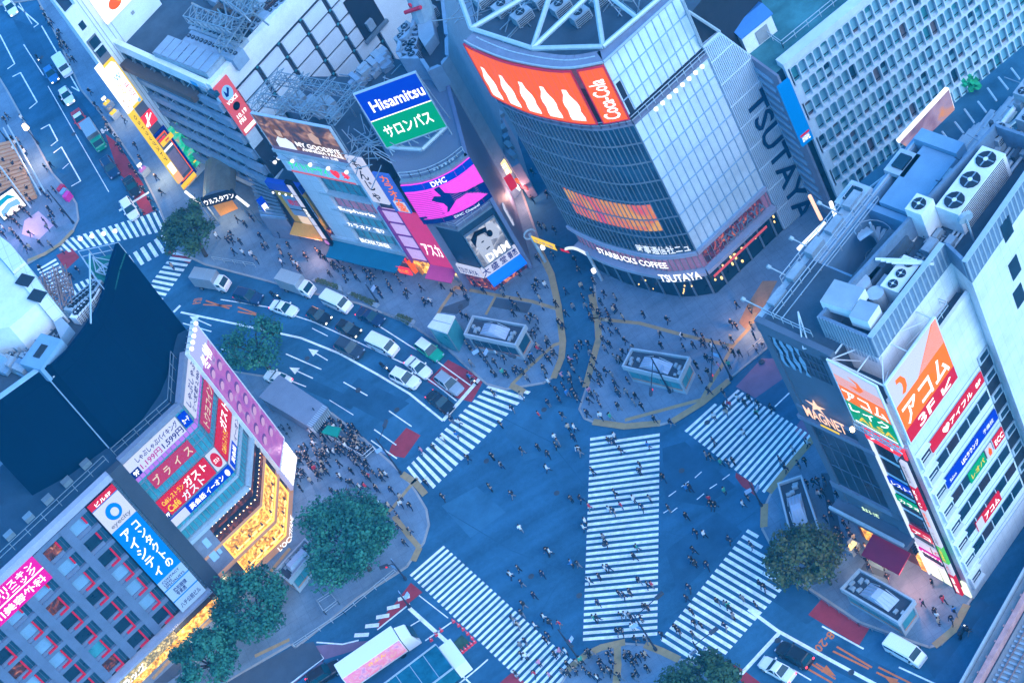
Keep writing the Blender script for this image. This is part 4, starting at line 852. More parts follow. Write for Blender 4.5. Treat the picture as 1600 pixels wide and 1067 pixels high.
    for k in range(4): mb.tube(q + Vector((k * .35, k * -.5, 0)), q + Vector((k * .35 + 3.2, k * -.5 - 2.6, -.4)), .16, 0, 6)
    mb.build('white_pipe', M['white'], parent=t)
    mb = MB(); q = P(1515, 357, H); mb.tube((q.x, q.y, HR), (q.x, q.y, H + 1.5), .12); mb.tube((q.x, q.y, H + 1.5), (q.x, q.y + .4, H + 1.6), .8, 0, 12); mb.build('dish_antenna', M['pale'], parent=t)
    # street-side wing with open-topped courts
    H2 = 41; v0 = dp; a2 = at(-1.2, dp); 
    t2 = thing('station_wing', 'pale blue rooftop wing with two deep open courts and a long gantry', 'building', (*a2, 0))
    D = 7.0; S0 = -.2; f = [at(S0, dp + .02), at(26, dp + .02), at(26, dp + D), at(S0, dp + D)]
    HB = H2 - 7
    mb = MB(); mb.prism([tuple(p) for p in f], .1, HB, 0, 1); mb.build('wall', [M['white'], M['roof']], parent=t2)
    mb = MB()
    def bar(s0, s1, k0, k1, z0, z1, mi=0): mb.prism([tuple(at(s0, k0)), tuple(at(s1, k0)), tuple(at(s1, k1)), tuple(at(s0, k1))], z0, z1, mi)
    bar(S0, 26, dp + .03, dp + .6, HB, H2); bar(S0, 26, dp + D - .8, dp + D, HB, H2)
    for s in (S0, 7.0, 15.6, 25.2): bar(s, s + .8, dp + .6, dp + D - .8, HB, H2 - .002)
    mb.build('court_wall', M['bluewhite'], parent=t2)
    mb = MB(); bar(S0, 18, dp + D + .01, dp + D + 1.6, H2 - .5, H2 + .1); bar(S0, 26, dp + D - .7, dp + D - .5, H2, H2 + .3); bar(S0 - .8, S0, dp, dp + D + 1.6, H2 - .5, H2 + .1)
    mb.build('gantry_deck', M['lightsteel'], parent=t2)
    mb = MB(); railing(mb, [at(S0, dp + D - .6), at(17, dp + D - .6)], H2 + .1, 1.3, 1.5, .06); railing(mb, [at(S0, dp + D - 1.5), at(17, dp + D - 1.5)], H2 - .3, 1.0, 3, .06); railing(mb, [at(S0 + 4, dp + D + 1.5), at(17, dp + D + 1.5)], H2 + .1, 1.2, 1.5, .05); mb.build('railing', M['lightsteel'], parent=t2)
    mb = MB()
    for i in range(5): s = S0 + 1 + i * 3.4; bar(s, s + 2.2, dp + D + .2, dp + D + 1.2, H2 + .1, H2 + .8 + .2 * (i % 3))
    for s in (S0 + .5, S0 + 5, S0 + 9, S0 + 14): q = at(s, dp + D + 1); mb.tube((*q, H2), (q.x - 1.5, q.y + .6, H2 + 2.6), .09); mb.tube((q.x - 1.5, q.y + .6, H2 + 2.6), (q.x - 1.7, q.y + .8, H2 + 2.9), .25)
    mb.build('gantry_machinery', M['machine'], parent=t2)
    mb = MB(); p0 = at(S0 + 11.8, dp + D + .9); p1 = at(S0 + 18, dp + D + .9); Wl = Wall([p1, p0])
    for (s_, k_) in ((1.8, 2.2), (4.2, 1.8), (3.2, 4.4)): mb2 = MB(); q = at(S0 + s_, dp + k_); mb2.obox((*q, HB + 1.6), (*(u * 1.0), 0), (*(v * .9), 0), (0, 0, 1.6)); mb2.build('plant_box', M['bluewhite'], parent=t2)
    # spiral stair in the second court
    mb = MB(); q = at(13.6, dp + 4); mb.tube((*q, HB), (*q, H2 + 1), .15)
    for k in range(26): th = k * .38; z = HB + k * .27; d_ = Vector((cos(th), sin(th), 0)); mb.obox(Vector((*q, z)) + d_ * .9, d_ * .85, Vector((-d_.y, d_.x, 0)) * .22, (0, 0, .03)); 
    for k in range(25): th = k * .38; mb.tube(Vector((*q, HB + k * .27 + 1)) + Vector((cos(th), sin(th), 0)) * 1.8, Vector((*q, HB + k * .27 + 1.27)) + Vector((cos(th + .38), sin(th + .38), 0)) * 1.8, .05, 0, 4)
    mb.build('spiral_stair', M['lightsteel'], parent=t2)
    mb = MB(); bar(16.5, 24.6, dp + .7, dp + 5.0, HB, H2 + .6); bar(24.65, 26.2, dp + .7, dp + D - .9, HB, H2 + 1.2, 0); mb.build('stair_house', M['bluewhite'], parent=t2)
    mb = MB(); f2 = [at(26, dp), at(26, dp + D)]; 
    for px, py in ((1334, 308), (1411, 258)): q = P(px, py, H2 + .2); mb.obox((q.x, q.y, H2 + .3), (*(u * 1.6), 0), (*(v * 1.3), 0), (0, 0, .3)); mb.obox((q.x, q.y, H2 + .75), (*(u * .9), 0), (*(v * .7), 0), (0, 0, .15), 1)
    mb.build('roof_hatch', [M['lightsteel'], M['glass']], parent=t2)
    # dark low roof between the wing and the lattice block, with ridge trusses
    t3 = thing('low_roof_hall', 'low dark blue hall roof with glowing video frame beside the lattice block', 'building', (*at(20, dp + D + 8), 0))
    H3 = 34; pl = [(1290, 345), (1306, 316), (1445, 200), (1640, 38), (1660, 150), (1440, 312), (1360, 370)]
    mb = MB(); mb.prism([tuple(G2(x, y, H3)) for x, y in pl], .1, H3, 0, 1); mb.build('wall', [M['slate'], M['roof_blue']], parent=t3)
    mb = MB()
    for x0, y0, x1, y1 in ((1452, 214, 1478, 265), (1472, 206, 1487, 226), (1492, 191, 1506, 209), (1507, 171, 1522, 192), (1528, 159, 1541, 176), (1543, 138, 1557, 158), (1560, 121, 1575, 140), (1580, 107, 1593, 124), (1430, 262, 1445, 280), (1350, 300, 1400, 262), (1320, 330, 1350, 352)): mb.tube(P(x0, y0, H3 + .8), P(x1, y1, H3 + .8), .12, 0, 5)
    mb.build('roof_rib', M['lightsteel'], parent=t3)
    mb = MB()
    for i in range(110):
        f = random.random(); x, y = 1470 + f * 130, 272 - f * 112 + random.uniform(-14, 12); c0 = P(x, y, H3); w0 = random.uniform(.4, 1.8); mb.obox((c0.x, c0.y, H3 + .4), (*(u * w0), 0), (*(v * random.uniform(.12, .4)), 0), (0, 0, random.uniform(.2, .6)))
    mb.build('roof_plant', M['pale'], parent=t3)
    mb = MB(); 
    for k in range(5): mb.tube(P(1440 + k * 3, 306 - k * 3, H3 + .5), P(1600 + k * 3, 180 - k * 3, H3 + .5), .14, 0, 5)
    mb.build('pipe_run', M['steel'], parent=t3)
    mb = MB()
    for i in range(60):
        th = random.uniform(0, 6.28); r_ = random.uniform(0, 1.0); c0 = P(1520, 138, H3 + .3); q = c0 + Vector((cos(th) * r_, sin(th) * r_, random.uniform(.2, 1.2))); d = Vector((random.uniform(-1, 1), random.uniform(-1, 1), .4)).normalized() * .4; e = d.cross(Vector((0, 0, 1))).normalized() * .3; mb.face([q - d, q + e, q + d, q - e])
    o = mb.build('roof_shrub', M['green'], loc=P(1520, 138, H3)); tag(o, 'small green shrub on the low hall roof beside the lattice block', 'shrub')
    # tilted light-framed video trough
    q = [P(x, y, z) for x, y, z in ((1405, 222, H3 + 3.4), (1481, 140, H3 + 3.4), (1490, 171, H3 + .4), (1424, 235, H3 + .4))]
    mb = MB(); nrm = (q[1] - q[0]).cross(q[3] - q[0]).normalized() * .15
    mb.hexa([q[3] - nrm, q[2] - nrm, q[1] - nrm, q[0] - nrm], [q[3], q[2], q[1], q[0]]); o = mb.build('video_screen', M['videowall2'], loc=q[0]); tag(o, 'tilted video screen with a glowing white edge lying beside the lattice block', 'screen')
    mb = MB(); mb.tube(q[0] + nrm, q[1] + nrm, .28, 0, 6); mb.tube(q[1] + nrm, q[2] + nrm, .22, 0, 6); mb.build('light_frame', GL['white'], parent=o)
    # light strips on street between tower and wing
    for (x0, y0, x1, y1, zz, g, lab) in ((1265, 306, 1283, 343, 30, 'peach', 'thin glowing orange vertical banner behind the glass tower'), (1298, 316, 1306, 340, 36, 'white', 'short white light tube at the corner of the lattice block'), (1247, 390, 1289, 348, 38, 'white', 'long white light strip along the roof gantry edge')):
        p0, p1 = P(x0, y0, zz), P(x1, y1, zz); mb = MB(); mb.tube(p0, p1, .22, 0, 6); o = mb.build('light_strip', GL[g], loc=p0); tag(o, lab, 'light'); mb = MB(); mb.tube(p0 - Vector((0, 0, .3)), p1 - Vector((0, 0, .3)), .12, 0, 4); mb.build('holder', M['steel'], parent=o)
M['ribbed'] = mat('ribbed_screen', (0.11, 0.17, 0.25), 0.55, noise=0.18, scale=1.2)
M['bluewhite'] = mat('pale_blue_plaster', (0.15, 0.27, 0.40), 0.65, noise=0.12, scale=0.4)
M['roof_blue'] = mat('deep_blue_roof', (0.03, 0.10, 0.16), 0.6, noise=0.3, scale=0.4)
M['videowall2'] = colourful('video_picture_soft', (.02, .02, .03), [(.3, (.10, .10, .20)), (.45, (.30, .18, .28)), (.58, (.40, .30, .45)), (.68, (.75, .30, .10))], .22, .5)
station_block()
# ============================================================= left side: cafe corner building, grid facade, deep blue tower
def cafe_corner():
    H = 30; K = G2(284, 637, H); Lp = G2(190, 725, H); Up = G2(292, 556, H); Tip = G2(300, 511, H)
    ua = (K - Lp).normalized(); ub = (Up - K).normalized()
    Tip = Up + (Tip - Up).normalized() * (Tip - Up).length
    W1 = Wall([Lp, K]); W2 = Wall([K, Up]); W3 = Wall([Up, Tip]); L1, L2, L3 = W1.len, W2.len, W3.len
    t = thing('corner_restaurant_building', 'angled corner building stacked with restaurant signs above a glowing cafe', 'building', (*K, 0))
    va = Vector((-ua.y, ua.x)); foot = [Lp, K, Up, Tip, Tip - Vector((14, -1)), Lp + va * 14]
    mb = MB(); mb.prism([tuple(p) for p in [W1.pt(0, 0, -.3).xy, K + (va - Vector((ub.y, -ub.x))) * .25, W2.pt(L2, 0, -.3).xy, W3.pt(L3, 0, -.3).xy, foot[4], foot[5]]], .1, H, 0, 1); mb.build('wall', [M['slate'], M['roof_dark']], parent=t)
    WA = Wall([Lp, K, Up]); LA = WA.len
    mb = MB(); WA.slab(mb, 0, LA, H, H + .9, -.5, .7); mb.build('parapet', M['slate_b'], parent=t)
    mb = MB(); railing(mb, [WA.pt(.3, 0, -1.6).xy, K + (va * 1.2 - ua * .5), WA.pt(LA, 0, -1.4).xy], H, 1.5, 1.6, .05); mb.build('railing', M['steel'], parent=t)
    mb = MB(); WA.slab(mb, 0, LA, 13.0, H - .2, -.25, .25); mb.build('glazing', M['teal'], parent=t)
    mb = MB()
    for i in range(26): s = LA * i / 25; WA.slab(mb, max(0, s - .05), min(LA, s + .05), 13, H, .0, .1)
    for z in (13.2, 15.0, 17.9, 20.6, 21.9, 24.1, 25.5, 28.3): WA.slab(mb, 0, LA, z - .06, z + .06, .01, .12)
    mb.build('mullion', M['steel'], parent=t)
    mb = MB(); WA.slab(mb, 0, LA, 26.0, 26.9, .03, .06); mb.build('pink_band', M['magenta_soft'], parent=t)
    def S(a, b, z0, z1, lab, m, it, **k): return SIGN(W1, None, lab, m, it, rect=(L1 * a, L1 * b, z0, z1), off=.15, dep=.2, **k)
    S(0.0, .86, 27.0, 29.9, 'wide white sign with dark characters and two prices on the corner building', GL['white_soft'],
      [T('しゃぶしゃぶバイキング', .18, .97, .58, .93, GL['navy']), T('1,199円', .18, .56, .08, .48, GL['crimson_t']), T('1,599円', .60, .98, .08, .50, GL['navy']), B(0, .15, 0, .45, GL['navy']), T('9F', .03, .12, .08, .38, GL['white'])])
    S(.88, 1.0, 27.4, 29.6, 'small dark blue square sign at the very corner near the top', GL['blue'], [T('カード', .1, .9, .3, .7, GL['white'])])
    S(.12, .80, 23.4, 25.7, 'crimson sign with four large cream characters below the price sign', GL['crimson'], [T('ブ  ラ  イ  ス', .05, .95, .15, .85, GL['cream'])])
    S(-.02, .82, 18.4, 21.7, 'red restaurant sign with big white and small yellow characters', GL['red'], [T('Caféレストラン', .08, .50, .60, .88, GL['yellow']), T('ガスト', .52, .95, .50, .95, GL['white']), T('ガスト', .38, .80, .05, .48, GL['coldwhite']), T('Café', .1, .32, .12, .5, GL['yellow']), B(0, .09, 0, .30, GL['navy']), T('7F', .01, .08, .05, .26, GL['white'])])
    S(.84, 1.0, 18.4, 21.7, 'small white sign with a red disc at the corner bend', GL['white_soft'], [('poly', [(.5 + .4 * cos(i * pi / 8), .5 + .42 * sin(i * pi / 8)) for i in range(16)], GL['red']), T('ガスト', .25, .75, .38, .62, GL['white'])])
    S(-.02, 1.0, 16.4, 17.9, 'long blue sign with white characters and a white left end', GL['blue'], [B(0, .26, 0, 1, GL['white_soft']), T('英会話', .3, .55, .2, .85, GL['white']), T('イーオン', .58, .86, .2, .85, GL['white']), ('poly', [(.93 + .03 * cos(i * pi / 6), .5 + .4 * sin(i * pi / 6)) for i in range(12)], GL['white'])])
    def S2(a, b, z0, z1, lab, m, it): return SIGN(W2, None, lab, m, it, rect=(L2 * a, L2 * b, z0, z1), off=.15, dep=.2)
    S2(.06, 1.0, 27.0, 29.9, 'white sign with dark script on the street side of the corner building', GL['white_soft'], [T('しゃぶしゃぶ', .05, .95, .5, .95, GL['navy']), T('食べ放題 2,980', .05, .9, .08, .42, GL['navy'])])
    S2(.10, .95, 23.4, 25.7, 'crimson street side sign with brown characters', GL['crimson'], [T('トウヨコイン', .05, .95, .15, .85, GL['cream'])])
    S2(.0, 1.0, 18.4, 21.7, 'red street side restaurant sign with yellow white lettering', GL['red'], [T('ガスト', .45, .95, .35, .9, GL['white']), T('Caféレストラン', .05, .5, .2, .6, GL['yellow'])])
    S2(.0, 1.0, 16.4, 17.9, 'blue and white street side sign of the language school floor', GL['white_soft'], [B(.0, .45, 0, 1, GL['blue']), T('英会話', .08, .4, .2, .85, GL['white']), T('イーオン', .5, .95, .2, .8, GL['navy'])])
    mb = MB(); WA.slab(mb, 0, LA, 12.4, 13.0, -.3, .9); WA.slab(mb, 0, LA, 15.2, 15.5, .02, .3); mb.build('white_ledge', M['lightsteel'], parent=t)
    # open restaurant floors
    mb = MB(); WA.slab(mb, L1 * .3, LA, 8.6, 12.4, -.25, .2); mb.build('restaurant_glass', M['cafe_dark'], parent=t)
    mb = MB(); WA.slab(mb, L1 * .3, LA, 10.4, 10.7, -.1, .5); mb.build('balcony_slab', M['dark'], parent=t)
    mb = MB()
    for i in range(46):
        p = WA.pt(L1 * .3 + (LA - L1 * .3) * (i + .5) / 46, 12.1 if i % 2 else 10.2, .3); mb.tube(p, p + Vector((0, 0, .12)), .07, 0, 5)
    mb.build('string_lights', GL['bulb'], parent=t)
    mb = MB(); WA.slab(mb, 0, L1 * .3, 4.0, 12.4, -.2, .25); mb.build('side_panel', M['slate_b'], parent=t)
    mb = MB()
    for (a, b, z0, z1) in ((.12, .2, 9.6, 11.2), (.07, .17, 7.0, 8.6), (.19, .24, 7.3, 8.2)): W1.slab(mb, L1 * a, L1 * b, z0, z1, .08, .08)
    mb.build('notice_panel', GL['sky'], parent=t)
    for z0, z1, nm in ((4.9, 8.2, 'upper_cafe_window'), (1.4, 4.4, 'lower_cafe_window')):
        a0 = L1 * .30; mb = MB(); WA.slab(mb, a0, LA * .93, z0, z1, -.2, .22); mb.build('cafe_window', M['cafe'], parent=t)
        mb = MB()
        for a, b, c, d in ((a0, LA * .93, z0 - .1, z0 + .1), (a0, LA * .93, z1 - .1, z1 + .1), (a0, a0 + .18, z0, z1), (LA * .93 - .18, LA * .93, z0, z1), (L1 - .09, L1 + .09, z0, z1)): WA.slab(mb, a, b, c, d, .03, .12)
        mb.build('glowing_frame', GL['amber'], parent=t)
        mb = MB()
        for i in range(9): s = a0 + 1 + i * 1.2; WA.slab(mb, s, s + .9, z0 + .5, z0 + .75, .03, .05)
        mb.build('cafe_counter', GL['warm'], parent=t)
        mb = MB()
        for i in range(7): s = a0 + 1.1 + i * 2.1; p = WA.pt(s, z0 + .9, .1); mb.tube(p, p + Vector((0, 0, .5)), .18, 0, 6, .08)
        mb.build('seat_backs', M['brown'], parent=t)
    mb = MB(); WA.slab(mb, 0, LA, 4.4, 4.85, -.2, .5); WA.slab(mb, 0, LA, 8.2, 8.6, -.2, .35); WA.slab(mb, 0, LA, .14, 1.3, -.2, .4); mb.build('fascia', M['tanpanel'], parent=t)
    mb = MB(); text_on(mb, WA, L1 * .80, L1 + L2 * .42, .25, 1.15, "L'OCCITANE", .46); o = mb.build('illuminated_lettering', [GL['white']], loc=WA.pt(L1, .3)); tag(o, 'white raised lettering wrapped around the foot of the glowing cafe corner', 'sign')
    # pink banner wall
    W4 = Wall([Up - ub * .4, Tip])
    its = [B(0, 1, .86, 1, GL['lilac']), T('冬物', .15, .8, .80, .90, GL['white'])]
    for k in range(14):
        cx, cy = .28 + .44 * (k % 2), .77 - .048 * k
        its.append(('poly', [(cx + .16 * cos(i * pi / 6), cy + .026 * sin(i * pi / 6)) for i in range(12)], GL['hair'])); its.append(('poly', [(cx + .13 * cos(i * pi / 5) - .02, cy - .010 + .020 * sin(i * pi / 5)) for i in range(10)], GL['skin']))
    SIGN(W4, None, 'tall pink and violet banner of many portraits down the building edge', M['pinkart'], its, rect=(0, W4.len, 5.5, H + .8), off=.25, dep=.5, name='banner', cat='banner', frame=M['white'])
    mb = MB(); W4.slab(mb, -.3, W4.len, 1.0, 5.3, .2, .4, 0)
    for i in range(5):
        for j in range(3): W4.slab(mb, W4.len * (.05 + i * .19), W4.len * (.2 + i * .19), 1.3 + j * 1.3, 2.3 + j * 1.3, .62, .1, 1)
    o = mb.build('lit_entrance_sign', [GL['lilac'], GL['white']], loc=W4.pt(0, 1)); tag(o, 'cluster of bright white light panels at the foot of the pink banner', 'sign')
    mb = MB(); spots(t, [W4.pt(W4.len * (.1 + .2 * i), H + 1.2, .2) for i in range(5)], Vector((.9, -.9, .2)))
    return Lp, K, Up, Tip, ua, va, H
GL['cream'] = glow('glow_cream', (.85, .65, .45), .5); GL['crimson'] = glow('glow_crimson', (.55, .04, .12), .45); GL['crimson_t'] = glow('glow_crimson_text', (.6, .05, .3), .4); GL['bulb'] = glow('glow_bulb', (1, .55, .25), 6); GL['sky'] = glow('glow_sky', (.25, .55, 1), .5); GL['hair'] = glow('glow_hair', (.20, .08, .34), .35); GL['skin'] = glow('glow_skin', (.72, .40, .62), .42)
M['magenta_soft'] = mat('purple_pink_band', (0.30, 0.10, 0.32), 0.5, noise=0.15, emit=(.4, .12, .4), es=.2)
M['roof_dark'] = mat('dark_blue_roof', (0.02, 0.05, 0.09), 0.7, noise=0.2); M['tanpanel'] = mat('tan_panel', (0.26, 0.16, 0.11), 0.5, noise=0.15, emit=(.5, .22, .1), es=.25)
CLp, CK, CUp, CTip, Cua, Cva, CH = cafe_corner()

def grid_office():
    H = 30; R_ = CLp - Cua * .9; u = Cua; W = Wall([R_ - u * 44, R_]); L = W.len; v = Cva
    t = thing('grid_facade_office', 'dark glass office with mauve grid facade and red corner brackets', 'building', (*W.pt(L, 0).xy, 0))
    mb = MB(); mb.prism([tuple(W.pt(0, 0, -.5).xy), tuple(W.pt(L + .9, 0, -.5).xy), tuple(W.pt(L + .9, 0, -14).xy), tuple(W.pt(0, 0, -14).xy)], .1, H, 0, 1); mb.build('wall', [M['dark'], M['roof_dark']], parent=t)
    mb = MB(); W.slab(mb, 0, L, H - .6, H + .5, -.5, .8); mb.build('parapet', M['lilacmetal'], parent=t)
    mb = MB(); W.slab(mb, L - 1.0, L + .9, .2, H + .6, -.4, .9); mb.build('dark_pier', M['slate'], parent=t)
    mb = MB(); railing(mb, [W.pt(0, 0, -1.2).xy, W.pt(L, 0, -1.2).xy], H + .5, 1.4, 2.4, .05); 
    for i in range(14): s = L - 2 - i * 3; p = W.pt(s, H + .3, -3.5); mb.obox(p + Vector((0, 0, .35)), (*(u * .6), 0), (*(v * .4), 0), (0, 0, .35))
    mb.build('railing', M['steel'], parent=t)
    px, _ = W.sz(206, 791); gl = L - 1.0 - px
    mb = MB(); W.slab(mb, px, L - 1, 4, H - .6, -.35, .3); mb.build('glass_strip', M['glass_blue'], parent=t)
    mb = MB()
    for i in range(4): s = px + gl * i / 3; W.slab(mb, s - .04, s + .04, 4, H - .6, .0, .08)
    for k in range(24): z = 4 + k * 1.1; W.slab(mb, px, L - 1, z - .03, z + .03, .01, .08)
    mb.build('thin_mullion', M['steel'], parent=t)
    sx0, _ = W.sz(167, 827); sx1 = px; pitch = 4.15; fh = 3.45
    k = 0; s_right = sx0 - .2
    for i in range(9):
        s1 = s_right - i * pitch; s0 = s1 - pitch
        if s0 < 0: break
        for j in range(7):
            z1 = H - .9 - j * fh; z0 = z1 - fh
            if z0 < 4.4: break
            mb = MB()
            W.slab(mb, s0, s0 + 1.2, z0, z1, -.3, .5, 0); W.slab(mb, s0 + 1.2, s1, z1 - .75, z1, -.3, .42, 0)
            W.slab(mb, s0 + 1.2, s1 - .9, z0, z1 - .75, -.35, .1, random.choice((1, 1, 2, 3, 4, 1, 3)))
            W.slab(mb, s1 - .9, s1, z0, z1 - .75, -.35, .08, 5); W.slab(mb, s1 - .45, s1 - .40, z0, z1 - .75, -.2, .1, 0)
            W.slab(mb, s0 + 1.2, s1 - .95, z0, z0 + .55, -.2, .15, 6)
            W.slab(mb, s1 - 1.12, s1 - .88, z0 + (.0 if j > 1 else 1.3), z1 - .85, -.1, .3, 7)
            if j > 1: W.slab(mb, s0 + 1.9, s1 - .88, z0 + .0, z0 + .2, -.1, .31, 7)
            mb.build('window_bay', [M['mauve'], M['glass'], M['teal'], M['bluewhite'], M['cafe_dark'], M['glass_blue'], M['mauve2'], M['redl']], parent=t); k += 1
    # signs
    z = lambda p: W.sz(*p)[1]
    zt, zb = z((180, 761)), z((283, 951)); zt = min(zt, H - 1.6)
    h = zt - zb
    SIGN(W, None, 'tall blue and white optician banner with a ring logo on the grid facade', GL['cyan'],
         [B(0, 1, .80, 1, GL['white_soft']), B(0, 1, .0, .295, GL['palesky']), B(0, 1, .205, .215, GL['cyan']), B(0, 1, .10, .11, GL['cyan']), ('poly', [(.5 + .26 * cos(i * pi / 10), .91 + .06 * sin(i * pi / 10)) for i in range(20)], GL['cyan']), 
          ('poly', [(.52 + .13 * cos(i * pi / 8), .905 + .032 * sin(i * pi / 8)) for i in range(16)], GL['ring']), T('eyecity', .12, .88, .81, .85, GL['grey']), T('コ\nン\nタ\nク\nト\nの', .60, .85, .33, .76, GL['white']), T('ア\nイ\nシ\nテ\nィ', .15, .48, .33, .76, GL['white']),
          T('CONTACT\nLENS\nSPECIALISTS', .12, .88, .222, .285, GL['navy']), T('隐形眼镜\n专卖店', .25, .75, .12, .19, GL['navy']), T('八チ公前ビル', .1, .9, .03, .07, GL['navy'])], rect=(sx0, sx1, zb, zt), off=.3, dep=.3, name='banner', cat='banner')
    SIGN(W, None, 'slim red sign with white characters on top of the optician banner', GL['red'], [T('ビル5F', .2, .8, .15, .85, GL['white'])], rect=(sx0, sx1, zt + .15, zt + 1.1), off=.3, dep=.3)
    sp, zp1 = W.sz(43, 861); _, zp0 = W.sz(80, 898)
    SIGN(W, None, 'wide magenta clinic sign with white characters at the left roof edge', GL['magenta'], [B(0, 1, .46, .50, GL['white']), T('品川スキン\nクリニック', .62, .97, .54, .95, GL['white']), T('の品川美容外科', .40, .97, .10, .38, GL['white'])], rect=(max(0, sp - 19), sp, zp0, min(zp1, H - .6)), off=.2, dep=.25)
    # ground floor: shop fascia
    a0, _ = W.sz(150, 1066); a1, _ = W.sz(246, 970)
    SIGN(W, None, 'long golden fascia with big white drugstore lettering under the grid facade', M['goldrods'], [T('サンドラッグ', .10, .62, .1, .8, GL['white']), T('Drug', .38, .62, .02, .2, GL['white'])], rect=(a0 - 3, a1 + .6, 2.4, 4.0), off=.5, dep=.4)
    mb = MB(); W.slab(mb, 0, L - 1, 4.0, 4.4, -.3, 1.2); mb.build('canopy', M['lilacmetal'], parent=t)
    mb = MB(); W.slab(mb, 0, L, .14, 1.8, -.3, .3); mb.build('shop_front', M['cafe'], parent=t)
    q0, zq = W.sz(6, 1010); 
    SIGN(W, None, 'narrow red blade sign at the lower left edge of the grid facade', GL['red2'], [T('薬局', .2, .8, .2, .8, GL['white'])], rect=(W.sz(25, 1035)[0] - 1.6, W.sz(25, 1035)[0] - .2, 5, 10.5), off=1.2, dep=.3)
    SIGN(W, None, 'small white character sign below the red blade at lower left', GL['white'], [T('営\n業\n中', .25, .75, .1, .9, GL['navy'])], rect=(W.sz(45, 1055)[0] - 1.2, W.sz(45, 1055)[0] - .3, .6, 5), off=1.2, dep=.3)
M['mauve'] = mat('mauve_panel', (0.10, 0.14, 0.22), 0.5, noise=0.12, scale=0.6); M['mauve2'] = mat('mauve_sill', (0.12, 0.15, 0.23), 0.5, noise=0.12); M['redl'] = mat('red_bracket', (0.60, 0.01, 0.035), 0.45, noise=0.05)
GL['palesky'] = glow('glow_pale_sky', (.35, .60, .95), .42); GL['ring'] = glow('glow_ring_white', (.8, .8, .9), .4)
M['goldrods'] = colourful('gold_lights', (.2, .14, .04), [(.40, (.05, .05, .08)), (.52, (.25, .17, .10)), (.62, (.9, .6, .25)), (.70, (1, .9, .6))], 2.6, .7)
grid_office()

